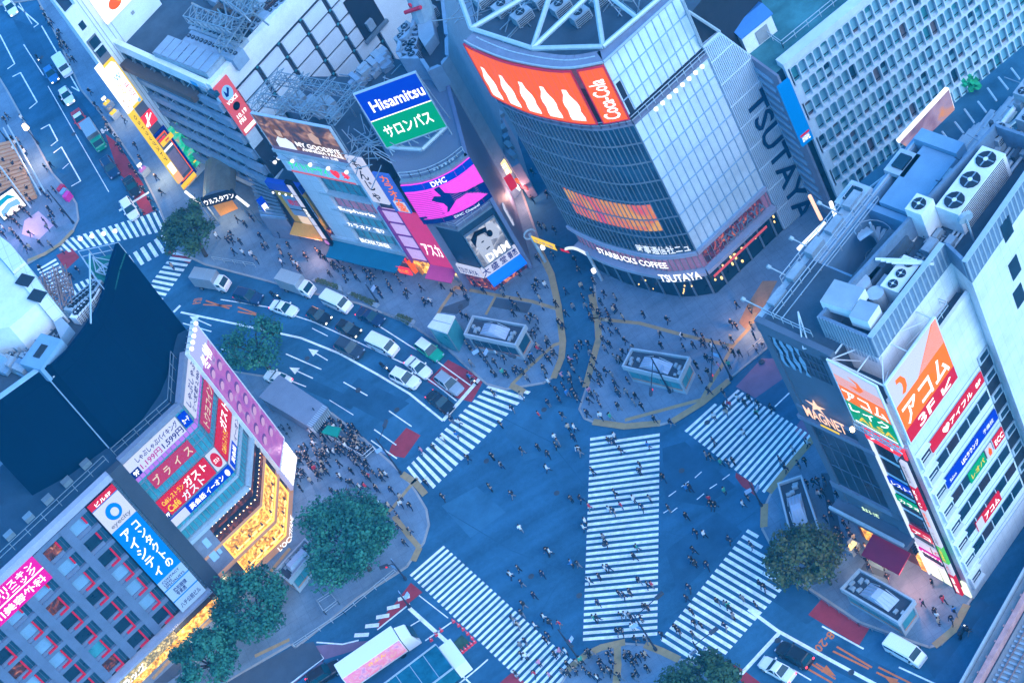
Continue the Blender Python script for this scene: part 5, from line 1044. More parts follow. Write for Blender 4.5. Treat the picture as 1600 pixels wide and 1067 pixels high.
def blue_tower():
    H = 46
    px = [(-60, 655), (0, 622), (60, 579), (80, 572), (105, 549), (128, 520), (148, 492), (160, 465), (168, 438), (175, 408), (185, 379)]
    top = [G2(x, y, H) for x, y in px]; W = Wall([tuple(p) for p in top])
    t = thing('deep_blue_tower', 'smooth deep blue windowless tower with a curved flank behind the sign buildings', 'building', (*top[5], 0))
    rear = [G2(x, y, H) for x, y in ((122, 393), (150, 436), (163, 452), (116, 478), (60, 486), (20, 440), (-100, 520))]
    HR = H - 2.0
    poly = [tuple(p) for p in top] + [tuple(p) for p in rear]
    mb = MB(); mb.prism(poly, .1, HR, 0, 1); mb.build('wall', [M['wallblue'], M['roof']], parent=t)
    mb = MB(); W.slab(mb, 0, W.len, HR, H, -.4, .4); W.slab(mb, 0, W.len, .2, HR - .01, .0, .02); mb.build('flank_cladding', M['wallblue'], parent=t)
    mb = MB(); W.slab(mb, 0, W.L[2], H, H + .15, -.5, .7); W.slab(mb, W.L[2] + .3, W.L[2] + .42, 22, HR, .03, .10); mb.build('edge_trim', M['grille'], parent=t)
    rw = Wall([rear[2], rear[1], rear[0], top[-1]])
    mb = MB(); f = [tuple(top[-1]), tuple(rear[0]), tuple(rear[1]), tuple(rear[2]), tuple(top[8]), tuple(top[9])]; mb.prism(f, HR + .02, HR + .3, 0); mb.build('green_roof_deck', M['greenroof'], parent=t)
    mb = MB(); railing(mb, [rear[2], rear[1], rear[0], top[-1]], HR, 2.0, 1.2, .06); mb.tube(P(140, 396, H), P(142, 505, H), .12); 
    nodes = [P(x, y, HR + .6) for x, y in ((145, 402), (160, 415), (178, 408), (165, 430), (150, 425), (172, 422))]
    for a in range(6):
        for b in range(a): mb.tube(nodes[a], nodes[b], .07, 0, 4)
    mb.build('roof_lattice', M['lightsteel'], parent=t)
    spots(t, [P(x, y, H) for x, y in ((122, 372), (140, 368), (158, 364), (176, 360))], Vector((.3, -.9, .4)))
    for i in range(8): c = P(122 + i * 5.2, 490 - i * 4.4, HR); ac_unit(t, c.xy, 40, 1.6, 1.2, 1.6, HR, 1, 'machine')
    for i in range(7): c = P(128 + i * 4.6, 500 - i * 5.0, HR); ac_unit(t, c.xy, 40, 1.5, 1.0, 1.3, HR, 1, 'white')
    mb = MB(); c = [P(x, y, HR) for x, y in ((92, 512), (103, 505), (118, 520), (104, 540))]
    mb.hexa([*c], [p + Vector((0, 0, 1.4)) for p in c], 0, 1); mb.build('roof_tank', [M['bluewhite'], M['pale']], parent=t)
    mb = MB()
    for i in range(90):
        a = P(random.uniform(-5, 90), random.uniform(505, 590), HR + .3)
        if a.x * 0 == 0:
            th = random.choice((30, 120, 35, 125)); d = Vector((*azv(th), 0)) * random.uniform(.6, 3.4); mb.tube(a, a + d, random.choice((.08, .12, .2)), 0, 5)
            if random.random() < .4: mb.tube(a + d, a + d + Vector((0, 0, 1)), .1, 0, 5)
    mb.build('roof_pipes', M['steel'], parent=t)
    mb = MB()
    for i in range(26): box_at(mb, random.uniform(0, 85), random.uniform(515, 585), HR + .2, random.choice((30, 35, 120)), random.uniform(.8, 2.6), random.uniform(.6, 1.6), random.uniform(.4, 1.6), random.choice((0, 1)))
    mb.build('roof_plant', [M['machine'], M['bluewhite']], parent=t)
    mb = MB(); c = P(73, 560, HR + 1); mb.obox((c.x, c.y, HR + 1.2), (*(azv(35) * 2.2), 0), (*(azv(125) * 1.7), 0), (0, 0, 1.2), 0); mb.obox((c.x, c.y, HR + 2.45), (*(azv(35) * .9), 0), (*(azv(125) * .5), 0), (0, 0, .04), 1); mb.build('stair_house', [M['bluewhite'], M['dark']], parent=t)
    # brown lattice mast bay
    mb = MB(); A = P(98, 470, HR + 1)
    for i in range(3):
        for j in range(2): boxtruss(mb, A + Vector((i * 1.4 - 2, j * 2.2 - 1.5, 0)), A + Vector((i * 1.4 - 1, j * 2.2 + 1.2, 1.8)), 1.1, 1.1, 3, .07)
    mb.build('brown_lattice', M['rust'], parent=t)
    # pale roof-top block with openings
    t2 = thing('pale_rooftop_block', 'pale panelled block with dark openings at the left picture edge', 'building', (*G2(20, 440, 50), 0))
    HH = 49; q = [G2(x, y, HH) for x, y in ((19, 385), (74, 463), (40, 520), (-60, 470), (-40, 420))]
    mb = MB(); mb.prism([tuple(G2(x, y, HH)) for x, y in ((19, 385), (41, 412), (22, 428), (0, 402), (-20, 384), (0, 370))], HH - 9, HH + .4, 0)
    mb.prism([tuple(G2(x, y, HH)) for x, y in ((22, 430), (42, 413), (76, 462), (60, 474))], HH - 9, HH, 0)
    mb.prism([tuple(G2(x, y, HH)) for x, y in ((-70, 470), (-2, 402), (56, 470), (12, 508), (-60, 520))], HH - 10, HH - .4, 1); mb.build('wall', [M['white_panel'], M['white']], parent=t2)
    mb = MB(); 
    for x, y in ((39, 438), (58, 462)): c = P(x, y, HH + .02); mb.obox(c, (*(azv(125) * 1.1), 0), (*(azv(35) * .75), 0), (0, 0, .06))
    mb.build('dark_opening', M['dark'], parent=t2)
M['greenroof'] = mat('green_netted_roof', (0.02, 0.16, 0.14), 0.7, noise=0.3, scale=1.5); M['rust'] = mat('rusty_steel', (0.20, 0.13, 0.13), 0.7, noise=0.2)
blue_tower()
# ============================================================= north-west side: white louvre block, drugstore sign tower, small shops, curved screen corner
def louvre_block():
    H = 28; K = G2(327, 133, H); uf = (G2(448, 2, H) - K).normalized(); ul = Vector((-uf.y, uf.x)); 
    Rf = Wall([K, K + uf * 36]); Lf = Wall([K + ul * 22, K]); LL = Lf.len
    t = thing('louvre_office_block', 'big white office block with slanted louvre balconies and square panel front', 'building', (*K, 0))
    endF = Rf.sz(618, 60)[0]
    mb = MB(); mb.prism([tuple(K + uf * .5 + ul * .5), tuple(K + uf * 36 + ul * .5), tuple(K + uf * 36 + ul * 22), tuple(K + ul * 22 + uf * .5)], .1, H - 1.6, 0, 1); mb.build('wall', [M['slate'], M['roof']], parent=t)
    mb = MB(); Rf.slab(mb, -.0, 36, H - 3.6, H, -.8, .95); Lf.slab(mb, 0, LL - .82, H - 1.8, H, -.6, .75); mb.build('parapet', M['white'], parent=t)
    # panels between dark gutters
    a0 = 3.0; n = 6; pw = 4.55
    for i in range(n):
        for j in range(9):
            z1 = H - 4.35 - j * 2.75; 
            if z1 < 3: break
            if i == n - 1: continue
            mb = MB(); Rf.slab(mb, a0 + i * pw, a0 + (i + 1) * pw - .75, z1 - 2.2, z1, -.3, .40); mb.build('front_panel', M['white_b'], parent=t)
    e0 = a0 + (n - 1) * pw
    mb = MB(); Rf.slab(mb, e0, 36, .3, H - 3.6, -.3, .42); mb.build('plain_wall', M['white_b'], parent=t)
    mb = MB()
    for i in range(n + 1):
        for j in range(10): Rf.slab(mb, a0 + i * pw - .55, a0 + i * pw - .2, H - 4.2 - j * 2.75, H - 3.9 - j * 2.75, -.1, .14)
    mb.build('gutter_fitting', M['teal'], parent=t)
    mb = MB(); Rf.slab(mb, .1, 2.1, 14.5, H - .2, -.2, .2); Rf.slab(mb, .1, 2.1, 2, 8.0, -.2, .35); mb.build('corner_wall', M['white'], parent=t)
    # balconies
    for j in range(7):
        z = H - 5.2 - j * 3.3
        if z < 2.5: break
        mb = MB(); Lf.slab(mb, 0, LL - 1.0, z, z + 1.3, -.1, .5); mb.build('balcony_front', M['bluewhite2'], parent=t)
        mb = MB(); 
        for q in range(7): Lf.slab(mb, LL - 4.2, LL - .02, z - .1 + q * .26, z + .02 + q * .26, .0, .55)
        for q in range(7): Rf.slab(mb, .0, .12, z - .1 + q * .26, z + .02 + q * .26, .0, .3)
        mb.build('louvre_bank', M['bluewhite2'], parent=t)
        mb = MB(); Lf.slab(mb, .2, LL - 1.5, z + 1.3, z + 2.9, -.3, .1)
        for q in range(9): s = 1 + q * 2.2; Lf.slab(mb, s, s + .12, z + 1.3, z + 2.9, -.15, .3, 1)
        mb.build('balcony_window', [M['glass'], M['steel']], parent=t)
        mb = MB()
        for q in range(5): s = 2 + q * 4.1 + (j % 2); a, b = Lf.pt(s, z + 1.3, .1), Lf.pt(s + 1.8, z + 2.9, -.15); mb.tube(a, b, .07, 0, 4)
        mb.build('stair_rail', M['lightsteel'], parent=t)
    mb = MB(); Lf.slab(mb, 1.0, LL - 5, H - 4.6, H - 3.4, -.1, 1.4); mb.build('terrace_deck', M['brown'], parent=t)
    SIGN(Rf, [(329.7, 137), (350, 118), (400, 187), (380, 212)], 'tall salmon red poster with a round emblem on the white block corner', GL['salmon'], [('poly', [(.5 + .33 * cos(i * pi / 9), .78 + .13 * sin(i * pi / 9)) for i in range(18)], GL['sky']), ('poly', [(.3, .74), (.45, .72), (.7, .82), (.62, .87), (.45, .78), (.35, .86)], GL['navy']), T('VOICE', .14, .86, .60, .67, GL['white']), ('poly', [(.5 + .22 * cos(i * pi / 8), .50 + .07 * sin(i * pi / 8)) for i in range(16)], GL['black']), T('10.19\nFRI', .15, .85, .20, .38, GL['white']), B(.1, .9, .03, .10, GL['white'])], off=.25, dep=.3, name='banner', cat='banner')
    mb = MB(); spots(t, [Rf.pt(1 + .8 * i, 11.2, .3) for i in range(2)], Vector((.5, -.8, -.1)))
    # roof plant
    az = math.degrees(math.atan2(uf.y, uf.x)); HR = H - 1.6
    c = P(297, 92, H); ac_unit(t, c.xy, az + 92, 11.5, 3.4, 2.3, HR, 1, 'machine')
    mb = MB(); u3 = Vector((*azv(az + 92), 0)); v3 = Vector((*azv(az + 2), 0)); 
    for i in range(7): mb.obox(Vector((c.x, c.y, HR + 2.58)) + u3 * (i * 1.6 - 4.8), u3 * .7, v3 * 1.6, (0, 0, .06))
    mb.build('unit_lid', M['bluewhite2'], parent=t)
    c = P(330, 68, H + 1); ac_unit(t, c.xy, az + 92, 10.5, 2.2, 2.2, HR, 12, 'bluewhite2'); c = P(338, 50, H + 1); ac_unit(t, c.xy, az + 92, 10.5, 1.8, 2.2, HR, 12, 'machine')
    mb = MB()
    for i in range(24): box_at(mb, random.uniform(330, 420), random.uniform(-10, 60), HR + .1, az + random.choice((0, 90)), random.uniform(.6, 2.4), random.uniform(.5, 1.5), random.uniform(.5, 1.8), random.choice((0, 1, 2)))
    mb.build('roof_plant', [M['machine'], M['bluewhite2'], M['brown']], parent=t)
    for i in range(8): c = P(396 + i * 9, 42 - i * 8, H); ac_unit(t, c.xy, az, 1.0, .9, 1.6, HR, 1, 'bluewhite2')
    for i in range(7): c = P(384 + i * 9, 32 - i * 8, H); ac_unit(t, c.xy, az, 1.2, .9, 1.2, HR, 1, 'brown')
    c = P(376, 62, H); mb = MB(); boxtruss(mb, P(352, 85, H + 2), P(405, 5, H + 2), 2, 1.6, 8, .10); boxtruss(mb, P(300, 28, H + 3), P(375, 50, H + 3), 2, 1.4, 8, .09); boxtruss(mb, P(345, -15, H + 3.5), P(402, 25, H + 3.5), 2.4, 1.4, 7, .10)
    nodes = [P(x, y, H + z) for x, y, z in ((356, 35, 4), (395, 20, 4), (398, 20, 4), (340, 15, 1), (372, 60, 1), (330, 40, 1), (420, 40, 1), (380, -10, 3), (300, 5, 2), (318, 50, 1.5), (345, -20, 3))]
    for a, b in ((0, 3), (0, 4), (0, 5), (0, 9), (1, 0), (1, 6), (1, 7), (1, 4), (0, 7), (0, 10), (1, 10), (8, 0), (8, 9)): mb.tube(nodes[a], nodes[b], .13, 0, 5)
    mb.build('roof_lattice', M['steel'], parent=t)
    for i in range(9): c = P(330.5 + i * 8, 128 - i * 7.6, H + .1); pass
    mb = MB()
    for i in range(5): c = P(334 + i * 11, 121 - i * 9.5, HR + 1.2); mb.obox(c, (*(uf * .8), 0), (*(ul * .25), 0), (0, 0, .35))
    mb.build('vent_cowl', M['white'], parent=t)
    mb = MB(); pp = [P(250 + i * 14, 92 + i * 9, HR + .3) for i in range(7)]
    for i, p in enumerate(pp): mb.obox(p, (*(ul * .7), 0), (*(uf * .4), 0), (0, 0, .4), i % 3)
    mb.build('stored_crates', [M['glass_blue'], M['sky_tarp'], M['pale']], parent=t)
    # opening in the plain wall, machine bay
    s0, z0 = Rf.sz(595, 0 + 55); 
    mb = MB(); s0, z0 = Rf.sz(585, 50); Rf.slab(mb, s0 - 2.0, s0 + 2.3, z0 + .2, z0 + 8, .14, .05); mb.build('machine_bay', M['dark'], parent=t)
    mb = MB(); Rf.slab(mb, s0 - 2.2, s0 + 2.5, z0 - .2, z0 + .3, .14, .5); Rf.slab(mb, s0 - .8, s0 + .4, z0 + 1, z0 + 2.6, .2, .5, 1); mb.build('bay_sill', [M['steel'], M['machine']], parent=t)
    return K, uf, ul, H
M['white_b'] = mat('white_coated_panel', (0.56, 0.61, 0.68), 0.5, noise=0.08, scale=0.3); M['bluewhite2'] = mat('blue_white_metal', (0.20, 0.28, 0.38), 0.5, noise=0.12, scale=0.8); M['sky_tarp'] = mat('sky_blue_tarp', (0.05, 0.32, 0.60), 0.7, noise=0.2)
LK, Luf, Lul, LH = louvre_block()

def drug_tower():
    H = 36.3; A = G2(105, 30, H); u = Luf; v = azv(97.5); W = Wall([A, A + u * 40]); L = W.sz(247, 0)[0]
    def s_(p): return W.sz(*p)[0]
    def z_(p): return W.sz(*p)[1]
    sE = s_((154, 32)); t = thing('sign_covered_tower', 'tall blank white tower whose narrow front is covered with colourful signs', 'building', (*A, 0))
    s1 = s_((174, 89)) + .2; sR = s_((262, 20))
    mb = MB(); mb.prism([tuple(A), tuple(A + u * s1), tuple(A + u * s1 + v * 16), tuple(A + v * 16)], .1, H, 0, 1); mb.build('wall', [M['white'], M['roof']], parent=t)
    mb = MB(); parapet(mb, [tuple(A), tuple(A + u * s1), tuple(A + u * s1 + v * 16), tuple(A + v * 16)], H, .8, .3); mb.build('parapet', M['white'], parent=t)
    H2 = 50; mb = MB(); mb.prism([tuple(A + u * (s1 + .01) + v * .0), tuple(A + u * sR), tuple(A + u * sR + v * 14), tuple(A + u * (s1 + .01) + v * 14)], .1, H2, 0, 1); mb.build('tall_wall', [M['white_c'], M['roof']], parent=t)
    mb = MB()
    for k in (.0, .55, 1.5, 2.2): W.slab(mb, s1 + .4 + k, s1 + .46 + k, 1, H2 - 1, .01, .04)
    mb.build('cladding_seam', M['grey'], parent=t)
    z0 = z_((140, 95)); 
    mb = MB(); W.slab(mb, .25, s1 - .2, 1, z0 + 2.6, .02, .15); mb.build('grey_front', M['greypanel'], parent=t)
    mb = MB(); W.slab(mb, .5, s1 - .3, z0 - .8, z0 + 2.4, .18, .1, 0); W.slab(mb, .3, s1, z0 + .7, z0 + .85, .25, .3, 1); W.slab(mb, s1 * .35, s1 * .75, H - 3.2, H - 1.9, .02, .05); mb.build('window', [M['glass'], M['white']], parent=t)
    SIGN(W, [(152, 104), (174, 89), (220, 157), (199, 170)], 'yellow framed white sign with blue and red rounded characters', GL['yellow'], [('poly', [(.12, .06), (.88, .06), (.92, .3), (.92, .9), (.75, .97), (.25, .97), (.1, .9), (.08, .3)], GL['white']), T('W', .3, .75, .60, .74, GL['sky']), T('ごほうび', .55, .85, .18, .58, GL['red'], 3), T('マヨネーズ', .15, .45, .15, .58, GL['yellow'], 3), B(.7, .9, .02, .09, GL['sky']), B(0, .1, .0, .12, GL['red'])], off=.4, dep=.3)
    SIGN(W, [(214, 183), (232, 170), (243, 186), (226, 202)], 'red square sign with white chopsticks shapes', GL['red2'], [('poly', [(.1, .2), (.9, .7), (.85, .8), (.05, .3)], GL['white']), ('poly', [(.2, .1), (.7, .95), (.6, .97), (.12, .15)], GL['white']), ('poly', [(.35, .05), (.55, .9), (.45, .92), (.28, .08)], GL['white'])], off=.4)
    SIGN(W, [(232, 216), (250, 200), (303, 262), (283, 290)], 'navy framed notice board with orange inner border', GL['navy'], [B(.08, .92, .05, .95, GL['orange']), B(.13, .87, .08, .92, M['greypanel']), T('薬', .25, .8, .76, .90, GL['red2']), B(.2, .85, .66, .70, GL['white']), B(.2, .8, .14, .6, M['mauvepink'])], off=.4, frame=M['navy'])
    SIGN(W, [(243, 219), (262, 205), (265, 211), (247, 226)], 'small yellow square with a red character above the navy board', GL['yellow'], [T('薬', .3, .7, .1, .9, GL['red'])], off=.9)
    SIGN(W, [(277, 286), (300, 269), (305, 275), (280, 292)], 'slim yellow bar under the navy notice board', GL['yellow'], [B(.02, .98, .1, .2, GL['orange'])], off=.6)
    # blades at the street edge
    SIGN(W, None, 'white glowing blade sign in stacked panels at the street edge', GL['white'], [T('居酒屋', .3, .7, .70, .95, GL['cream'], 3), B(0, 1, .66, .665, M['steel']), T('食堂', .3, .7, .36, .6, GL['cream'], 3), B(0, 1, .33, .335, M['steel']), T('本店', .3, .7, .05, .3, GL['cream'], 3)], rect=(-1.15, -.1, z_((192, 180)), z_((143, 107))), off=.4, dep=.4, name='blade_sign')
    SIGN(W, None, 'long yellow blade sign with dark characters at the street edge', GL['yellow'], [T('ＯＳドラッグストア', .3, .7, .30, .95, GL['black'], 3), B(0, 1, .0, .12, GL['peach2']), B(.1, .9, .13, .26, GL['white'])], rect=(-1.2, -.1, max(1.5, z_((270, 290))), z_((192, 181))), off=.4, dep=.4, name='blade_sign')
    za = z_((262, 192)); zb = z_((322, 280)); sa = s1 + .1
    SIGN(W, None, 'green collage hoarding beside the navy notice board', M['greenart'], [T('くすり', .2, .8, .8, .9, GL['yellow']), B(.1, .9, .1, .13, GL['yellow'])], rect=(sa, sa + 3.4, max(2, z_((300, 262)) - 4), z_((265, 196))), off=.3, name='hoarding', cat='hoarding')
    z = z_((162, 36)); s = s_((162, 36))
    SIGN(W, None, 'bright white rooftop billboard with overlapping red and yellow discs', GL['white'], [('poly', [(.30 + .13 * cos(i * pi / 10), .22 + .12 * sin(i * pi / 10)) for i in range(20)], GL['orange']), ('poly', [(.44 + .10 * cos(i * pi / 10), .26 + .11 * sin(i * pi / 10)) for i in range(20)], GL['yellow'])], rect=(s, s + 9, z, z + 8), off=.5, dep=.5, name='billboard', cat='billboard')
    W2 = Wall([A + u * (s - .5) + v * 10 - v * 0, A + u * (s - .5)])
    mb = MB(); s, z = W.sz(240, 52); W.slab(mb, s - .9, s + .9, z - 1.3, z + 1.3, .02, .05); 
    mb.build('door', M['brown'], parent=t)
    mb = MB(); s, z = W.sz(207, 20); W.slab(mb, s - .25, s + .25, z - .25, z + .25, .02, .1); mb.build('vent', M['grey'], parent=t)
M['white_c'] = mat('smooth_white_wall', (0.58, 0.63, 0.70), 0.6, noise=0.07, scale=0.15, grain=.08); M['greypanel'] = mat('grey_front_panel', (0.12, 0.13, 0.16), 0.6, noise=0.1); M['mauvepink'] = mat('mauve_poster', (0.28, 0.20, 0.26), 0.6, noise=0.2); GL['peach2'] = glow('glow_soft_peach', (1, .45, .2), .6)
drug_tower()

def gate_canopy():
    """vaulted passage entrance under the louvre block"""
    p = P(340, 315, 4); t = thing('passage_gate', 'vaulted passage entrance with big white lettering near the round tree', 'gate', (p.x, p.y, 0))
    W = Wall([G2(318, 318, 5), G2(368, 304, 5)]); mb = MB(); W.slab(mb, 0, W.len, 4.2, 6.0, -.3, .4, 0); mb.build('fascia', M['dark'], parent=t)
    mb = MB(); L = W.len
    for i in range(10): a0, a1 = pi * i / 10, pi * (i + 1) / 10; mb.face([W.pt(L / 2 - L / 2 * cos(a0), 5.2 + 1.6 * sin(a0), 0), W.pt(L / 2 - L / 2 * cos(a1), 5.2 + 1.6 * sin(a1), 0), W.pt(L / 2 - L / 2 * cos(a1), 5.2 + 1.6 * sin(a1), -7), W.pt(L / 2 - L / 2 * cos(a0), 5.2 + 1.6 * sin(a0), -7)])
    mb.build('vault_roof', M['tanpanel2'], parent=t)
    mb = MB(); text_on(mb, W, .2, L - .2, 4.6, 5.7, 'ウルスタワン', .16); mb.build('lettering', GL['white'], parent=t)
    mb = MB(); 
    for s in (.15, L - .15): mb.tube(W.pt(s, 0.1, 0), W.pt(s, 4.3, 0), .2)
    mb.build('post', M['steel'], parent=t)
    for (x0, y0, x1, y1, lab) in ((290, 300, 312, 318, 'white light bar left of the passage gate'), (360, 300, 388, 322, 'white light bar right of the passage gate')):
        mb = MB(); a, b = P(x0, y0, 4.5), P(x1, y1, 4.5); mb.tube(a, b, .22, 0, 6); o = mb.build('light_bar', GL['white'], loc=a); tag(o, lab, 'light'); mb = MB(); mb.tube(a - Vector((0, 0, 4.3)), a, .08); mb.tube(b - Vector((0, 0, 4.3)), b, .08); mb.build('bracket', M['steel'], parent=o)
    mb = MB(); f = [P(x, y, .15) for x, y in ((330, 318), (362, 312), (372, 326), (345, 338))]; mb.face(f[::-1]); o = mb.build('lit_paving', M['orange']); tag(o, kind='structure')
M['tanpanel2'] = mat('bronze_vault', (0.20, 0.19, 0.16), 0.4, metal=.4, noise=0.2)
gate_canopy()

def karaoke_shop():
    A, Bp = G2(477, 368), G2(526, 377); W = Wall([A, Bp]); L = W.len; u = (Bp - A).normalized(); v = Vector((-u.y, u.x)); H = W.sz(423, 284)[1] + .3
    t = thing('yellow_shop_building', 'narrow yellow fronted shop building with a blue cornice', 'building', (*A, 0))
    mb = MB(); mb.prism([tuple(A + v * .2), tuple(Bp + v * .2), tuple(Bp + v * 8), tuple(A + v * 8)], .1, H - 1.6, 0, 1); mb.build('wall', [M['pale'], M['roof']], parent=t)
    mb = MB(); W.slab(mb, 0, L, 3.0, H - 1.7, -.2, .3); mb.build('yellow_front', M['yellow2'], parent=t)
    mb = MB(); W.slab(mb, -.3, L, H - 1.6, H, -.4, .8); mb.build('cornice', M['navy2'], parent=t); 
    SIGN(W, None, 'faded red and blue poster on the yellow shop front', M['bluewhite'], [T('歌広場', .15, .85, .55, .85, GL['crimson']), B(0, 1, .30, .34, M['dark'])], rect=(L * .18, L * .95, H * .42, H - 2.8), off=.15, dep=.1, name='poster', cat='poster')
    mb = MB(); W.slab(mb, L * .25, L * .85, 3.3, 5.0, .12, .06); mb.build('lit_window', GL['cream'], parent=t)
    mb = MB(); q = [W.pt(-.1, 3.3, .2), W.pt(L + .1, 3.3, .2), W.pt(L + .1, 2.8, 2.0), W.pt(-.1, 2.8, 2.0)]; mb.hexa([p - Vector((0, 0, .12)) for p in q[::-1]], q[::-1]); o = mb.build('awning', M['orange'], loc=W.pt(L / 2, 3, 1)); tag(o, 'orange sloping awning under the yellow shop front', 'awning')
    mb = MB(); W.slab(mb, .2, L - .2, 2.55, 2.75, 1.85, .1); mb.build('valance', M['white'], parent=o)
    mb = MB(); W.slab(mb, 0, L, .14, 2.9, -.2, .25); mb.build('shop_front', M['redwindow'], parent=t)
    mb = MB(); 
    for i in range(5): p = W.pt(L * (i + .5) / 5, H - 1.8, .8); mb.tube(p, p + Vector((0, 0, .25)), .14, 0, 6)
    mb.build('downlight', GL['white'], parent=t)
    # grey side yard wall with stairs between the louvre block and the yellow shop
    c = [G2(x, y) for x, y in ((430, 372), (470, 376), (440, 320), (410, 300))]
    t2 = thing('low_stair_building', 'low grey stair building squeezed beside the yellow shop', 'building', (*c[0], 0)); mb = MB()
    mb.prism([tuple(q) for q in c], .1, 4.6, 0, 1); mb.build('wall', [M['slate_b'], M['grille']], parent=t2); mb = MB()
    for k in range(12): f = k / 12; a, b = c[0].lerp(c[3], f), c[1].lerp(c[2], f); mb.prism([tuple(a), tuple(b), tuple(b + v * .3), tuple(a + v * .3)], 4.6, 4.7 + k * .12, 0)
    mb.build('stair_tread', M['steel'], parent=t2)
M['yellow2'] = mat('mustard_front', (0.42, 0.26, 0.04), 0.6, noise=0.12); M['navy2'] = mat('royal_blue_band', (0.02, 0.07, 0.36), 0.5, noise=0.12)
karaoke_shop()

def white_shop():
    A, Bp = G2(526, 380, 2.5), G2(645, 407, 2.5); W = Wall([A, Bp]); L = W.len; u = (Bp - A).normalized(); v = Vector((-u.y, u.x))
    def z_(x, y): return W.sz(x, y)[1]
    def s_(x, y): return W.sz(x, y)[0]
    H = z_(437, 236); t = thing('white_terrace_building', 'white shop building of stepped glass terraces under a rooftop film billboard', 'building', (*A, 0))
    mb = MB(); mb.prism([tuple(A + v * 1.4), tuple(Bp + v * 1.4), tuple(Bp + v * 13), tuple(A + v * 13)], .1, H - .5, 0, 1); mb.build('wall', [M['slate'], M['roof']], parent=t)
    zb = z_(462, 269); 
    sp = L * .36
    mb = MB(); W.slab(mb, .75, sp, 3.4, zb, -1.2, 1.2); W.slab(mb, -.1, L - .1, zb, H, -1.4, 1.4); W.slab(mb, L - .9, L, 2.6, zb, -1.3, 1.3); mb.build('white_front', M['white_panel2'], parent=t)
    mb = MB(); W.slab(mb, .0, L - .2, H - .1, H + .5, -.6, .9); W.slab(mb, 0, L - .2, H - 1.4, H - 1.2, .0, .4); mb.build('cornice', M['lightsteel'], parent=t)
    mb = MB(); spots(t, [W.pt(L * (.10 + .23 * i), H - .3, .3) for i in range(4)], Vector((.75, -1.6, -.6)))
    SIGN(W, None, 'green neon lettering above a red dotted line on the white shop', M['white'], [T('ナイトパーティ', .03, .62, .22, .95, GL['neon']), B(0, .98, .02, .14, GL['salmon']), T('♥ 寿', .68, .95, .25, .85, GL['red2'])], rect=(.9, L - 1.2, zb + .1, zb + 2.9), off=.05, dep=.06)
    n = 4; zt = zb - .1; zlow = 4.6; fh = (zt - zlow) / n
    txts = [None, ('Euphoria', .1, .92), ('カラオケ 館♡', .05, .9), ('BRONX DINER', .12, .8)]
    for k in range(n):
        z1 = zt - k * fh; z0 = z1 - fh
        mb = MB(); W.slab(mb, sp + .05, L - .95, z0, z1 - .3, -.9, .3); mb.build('terrace_glass', M['teal' if k != 1 else 'pinkglass'], parent=t)
        mb = MB(); W.slab(mb, sp - 1.2 + .3 * k, L - .92, z0 - .35, z0, -.8, 1.0); mb.build('terrace_slab', M['lightsteel'], parent=t)
        mb = MB()
        for i in range(6): s = sp + (L - 1 - sp) * i / 6; W.slab(mb, s, s + .08, z0, z1 - .3, -.6, .12)
        mb.build('mullion', M['steel'], parent=t)
        if txts[k]:
            a, b = sp + (L - .95 - sp) * txts[k][1], sp + (L - .95 - sp) * txts[k][2]; mb = MB(); text_on(mb, W, a, b, z0 + .02, z0 + 1.0, txts[k][0], .22); o = mb.build('lettering', GL['white'], parent=t)
    SIGN(W, None, 'slender dark sign stack with white lit panels beside the yellow front', GL['black'], [B(.15, .85, .80, .96, GL['white_soft']), B(.15, .85, .62, .79, GL['white_soft']), T('和民', .2, .8, .46, .60, GL['white'], 3), B(.15, .85, .33, .45, GL['white_soft']), B(.15, .85, .12, .32, GL['white_soft']), ('poly', [(.5 + .35 * cos(i * pi / 6), .06 + .04 * sin(i * pi / 6)) for i in range(12)], GL['pink'])], rect=(-.75, .35, 3.2, z_(456, 276)), off=.6, dep=.5, name='blade_sign')
    SIGN(W, [(547, 240), (570, 240), (608, 308), (588, 312)], 'tall white sign with huge black brush characters', GL['white_soft'], [T('も\nん\nじ\nゃ', .22, .78, .05, .97, GL['black'])], off=.5, dep=.3)
    # awning
    z0 = 3.4; mb = MB(); q = [W.pt(-.05, z0 + .2, .0), W.pt(L - .6, z0 + .2, .0), W.pt(L - 1.4, 2.7, 2.6), W.pt(-.2, 2.7, 2.6)]; mb.hexa([p - Vector((0, 0, .15)) for p in q[::-1]], q[::-1]); o = mb.build('awning', M['tealcloth'], loc=W.pt(L / 2, 3, 1)); tag(o, 'long teal blue awning along the white shop building', 'awning')
    mb = MB(); W.slab(mb, 0, L - .2, z0 + .2, z0 + .9, -.1, .4); mb.build('white_fascia', M['lightsteel'], parent=t)
    mb = MB(); W.slab(mb, 0, L, .14, 3.4, -1, .3); mb.build('shop_front', M['redwindow'], parent=t)
    SIGN(W, None, 'small red star shaped stall sign glowing at the awning end', GL['red2'], [T('たこ焼', .1, .9, .3, .8, GL['yellow'])], rect=(L - 1.6, L + .6, 1.6, 3.0), off=1.6, dep=.2)
    # film billboard on the roof
    q = [(402, 178), (524, 200), (549, 251), (438, 234)]; Wb = Wall([W.pt(-3, 0, -.3).xy, W.pt(L * 1.2, 0, -.3).xy])
    s0 = Wb.sz(436, 235)[0]; s1 = Wb.sz(552, 253)[0]; z1 = Wb.sz(400, 175)[1]
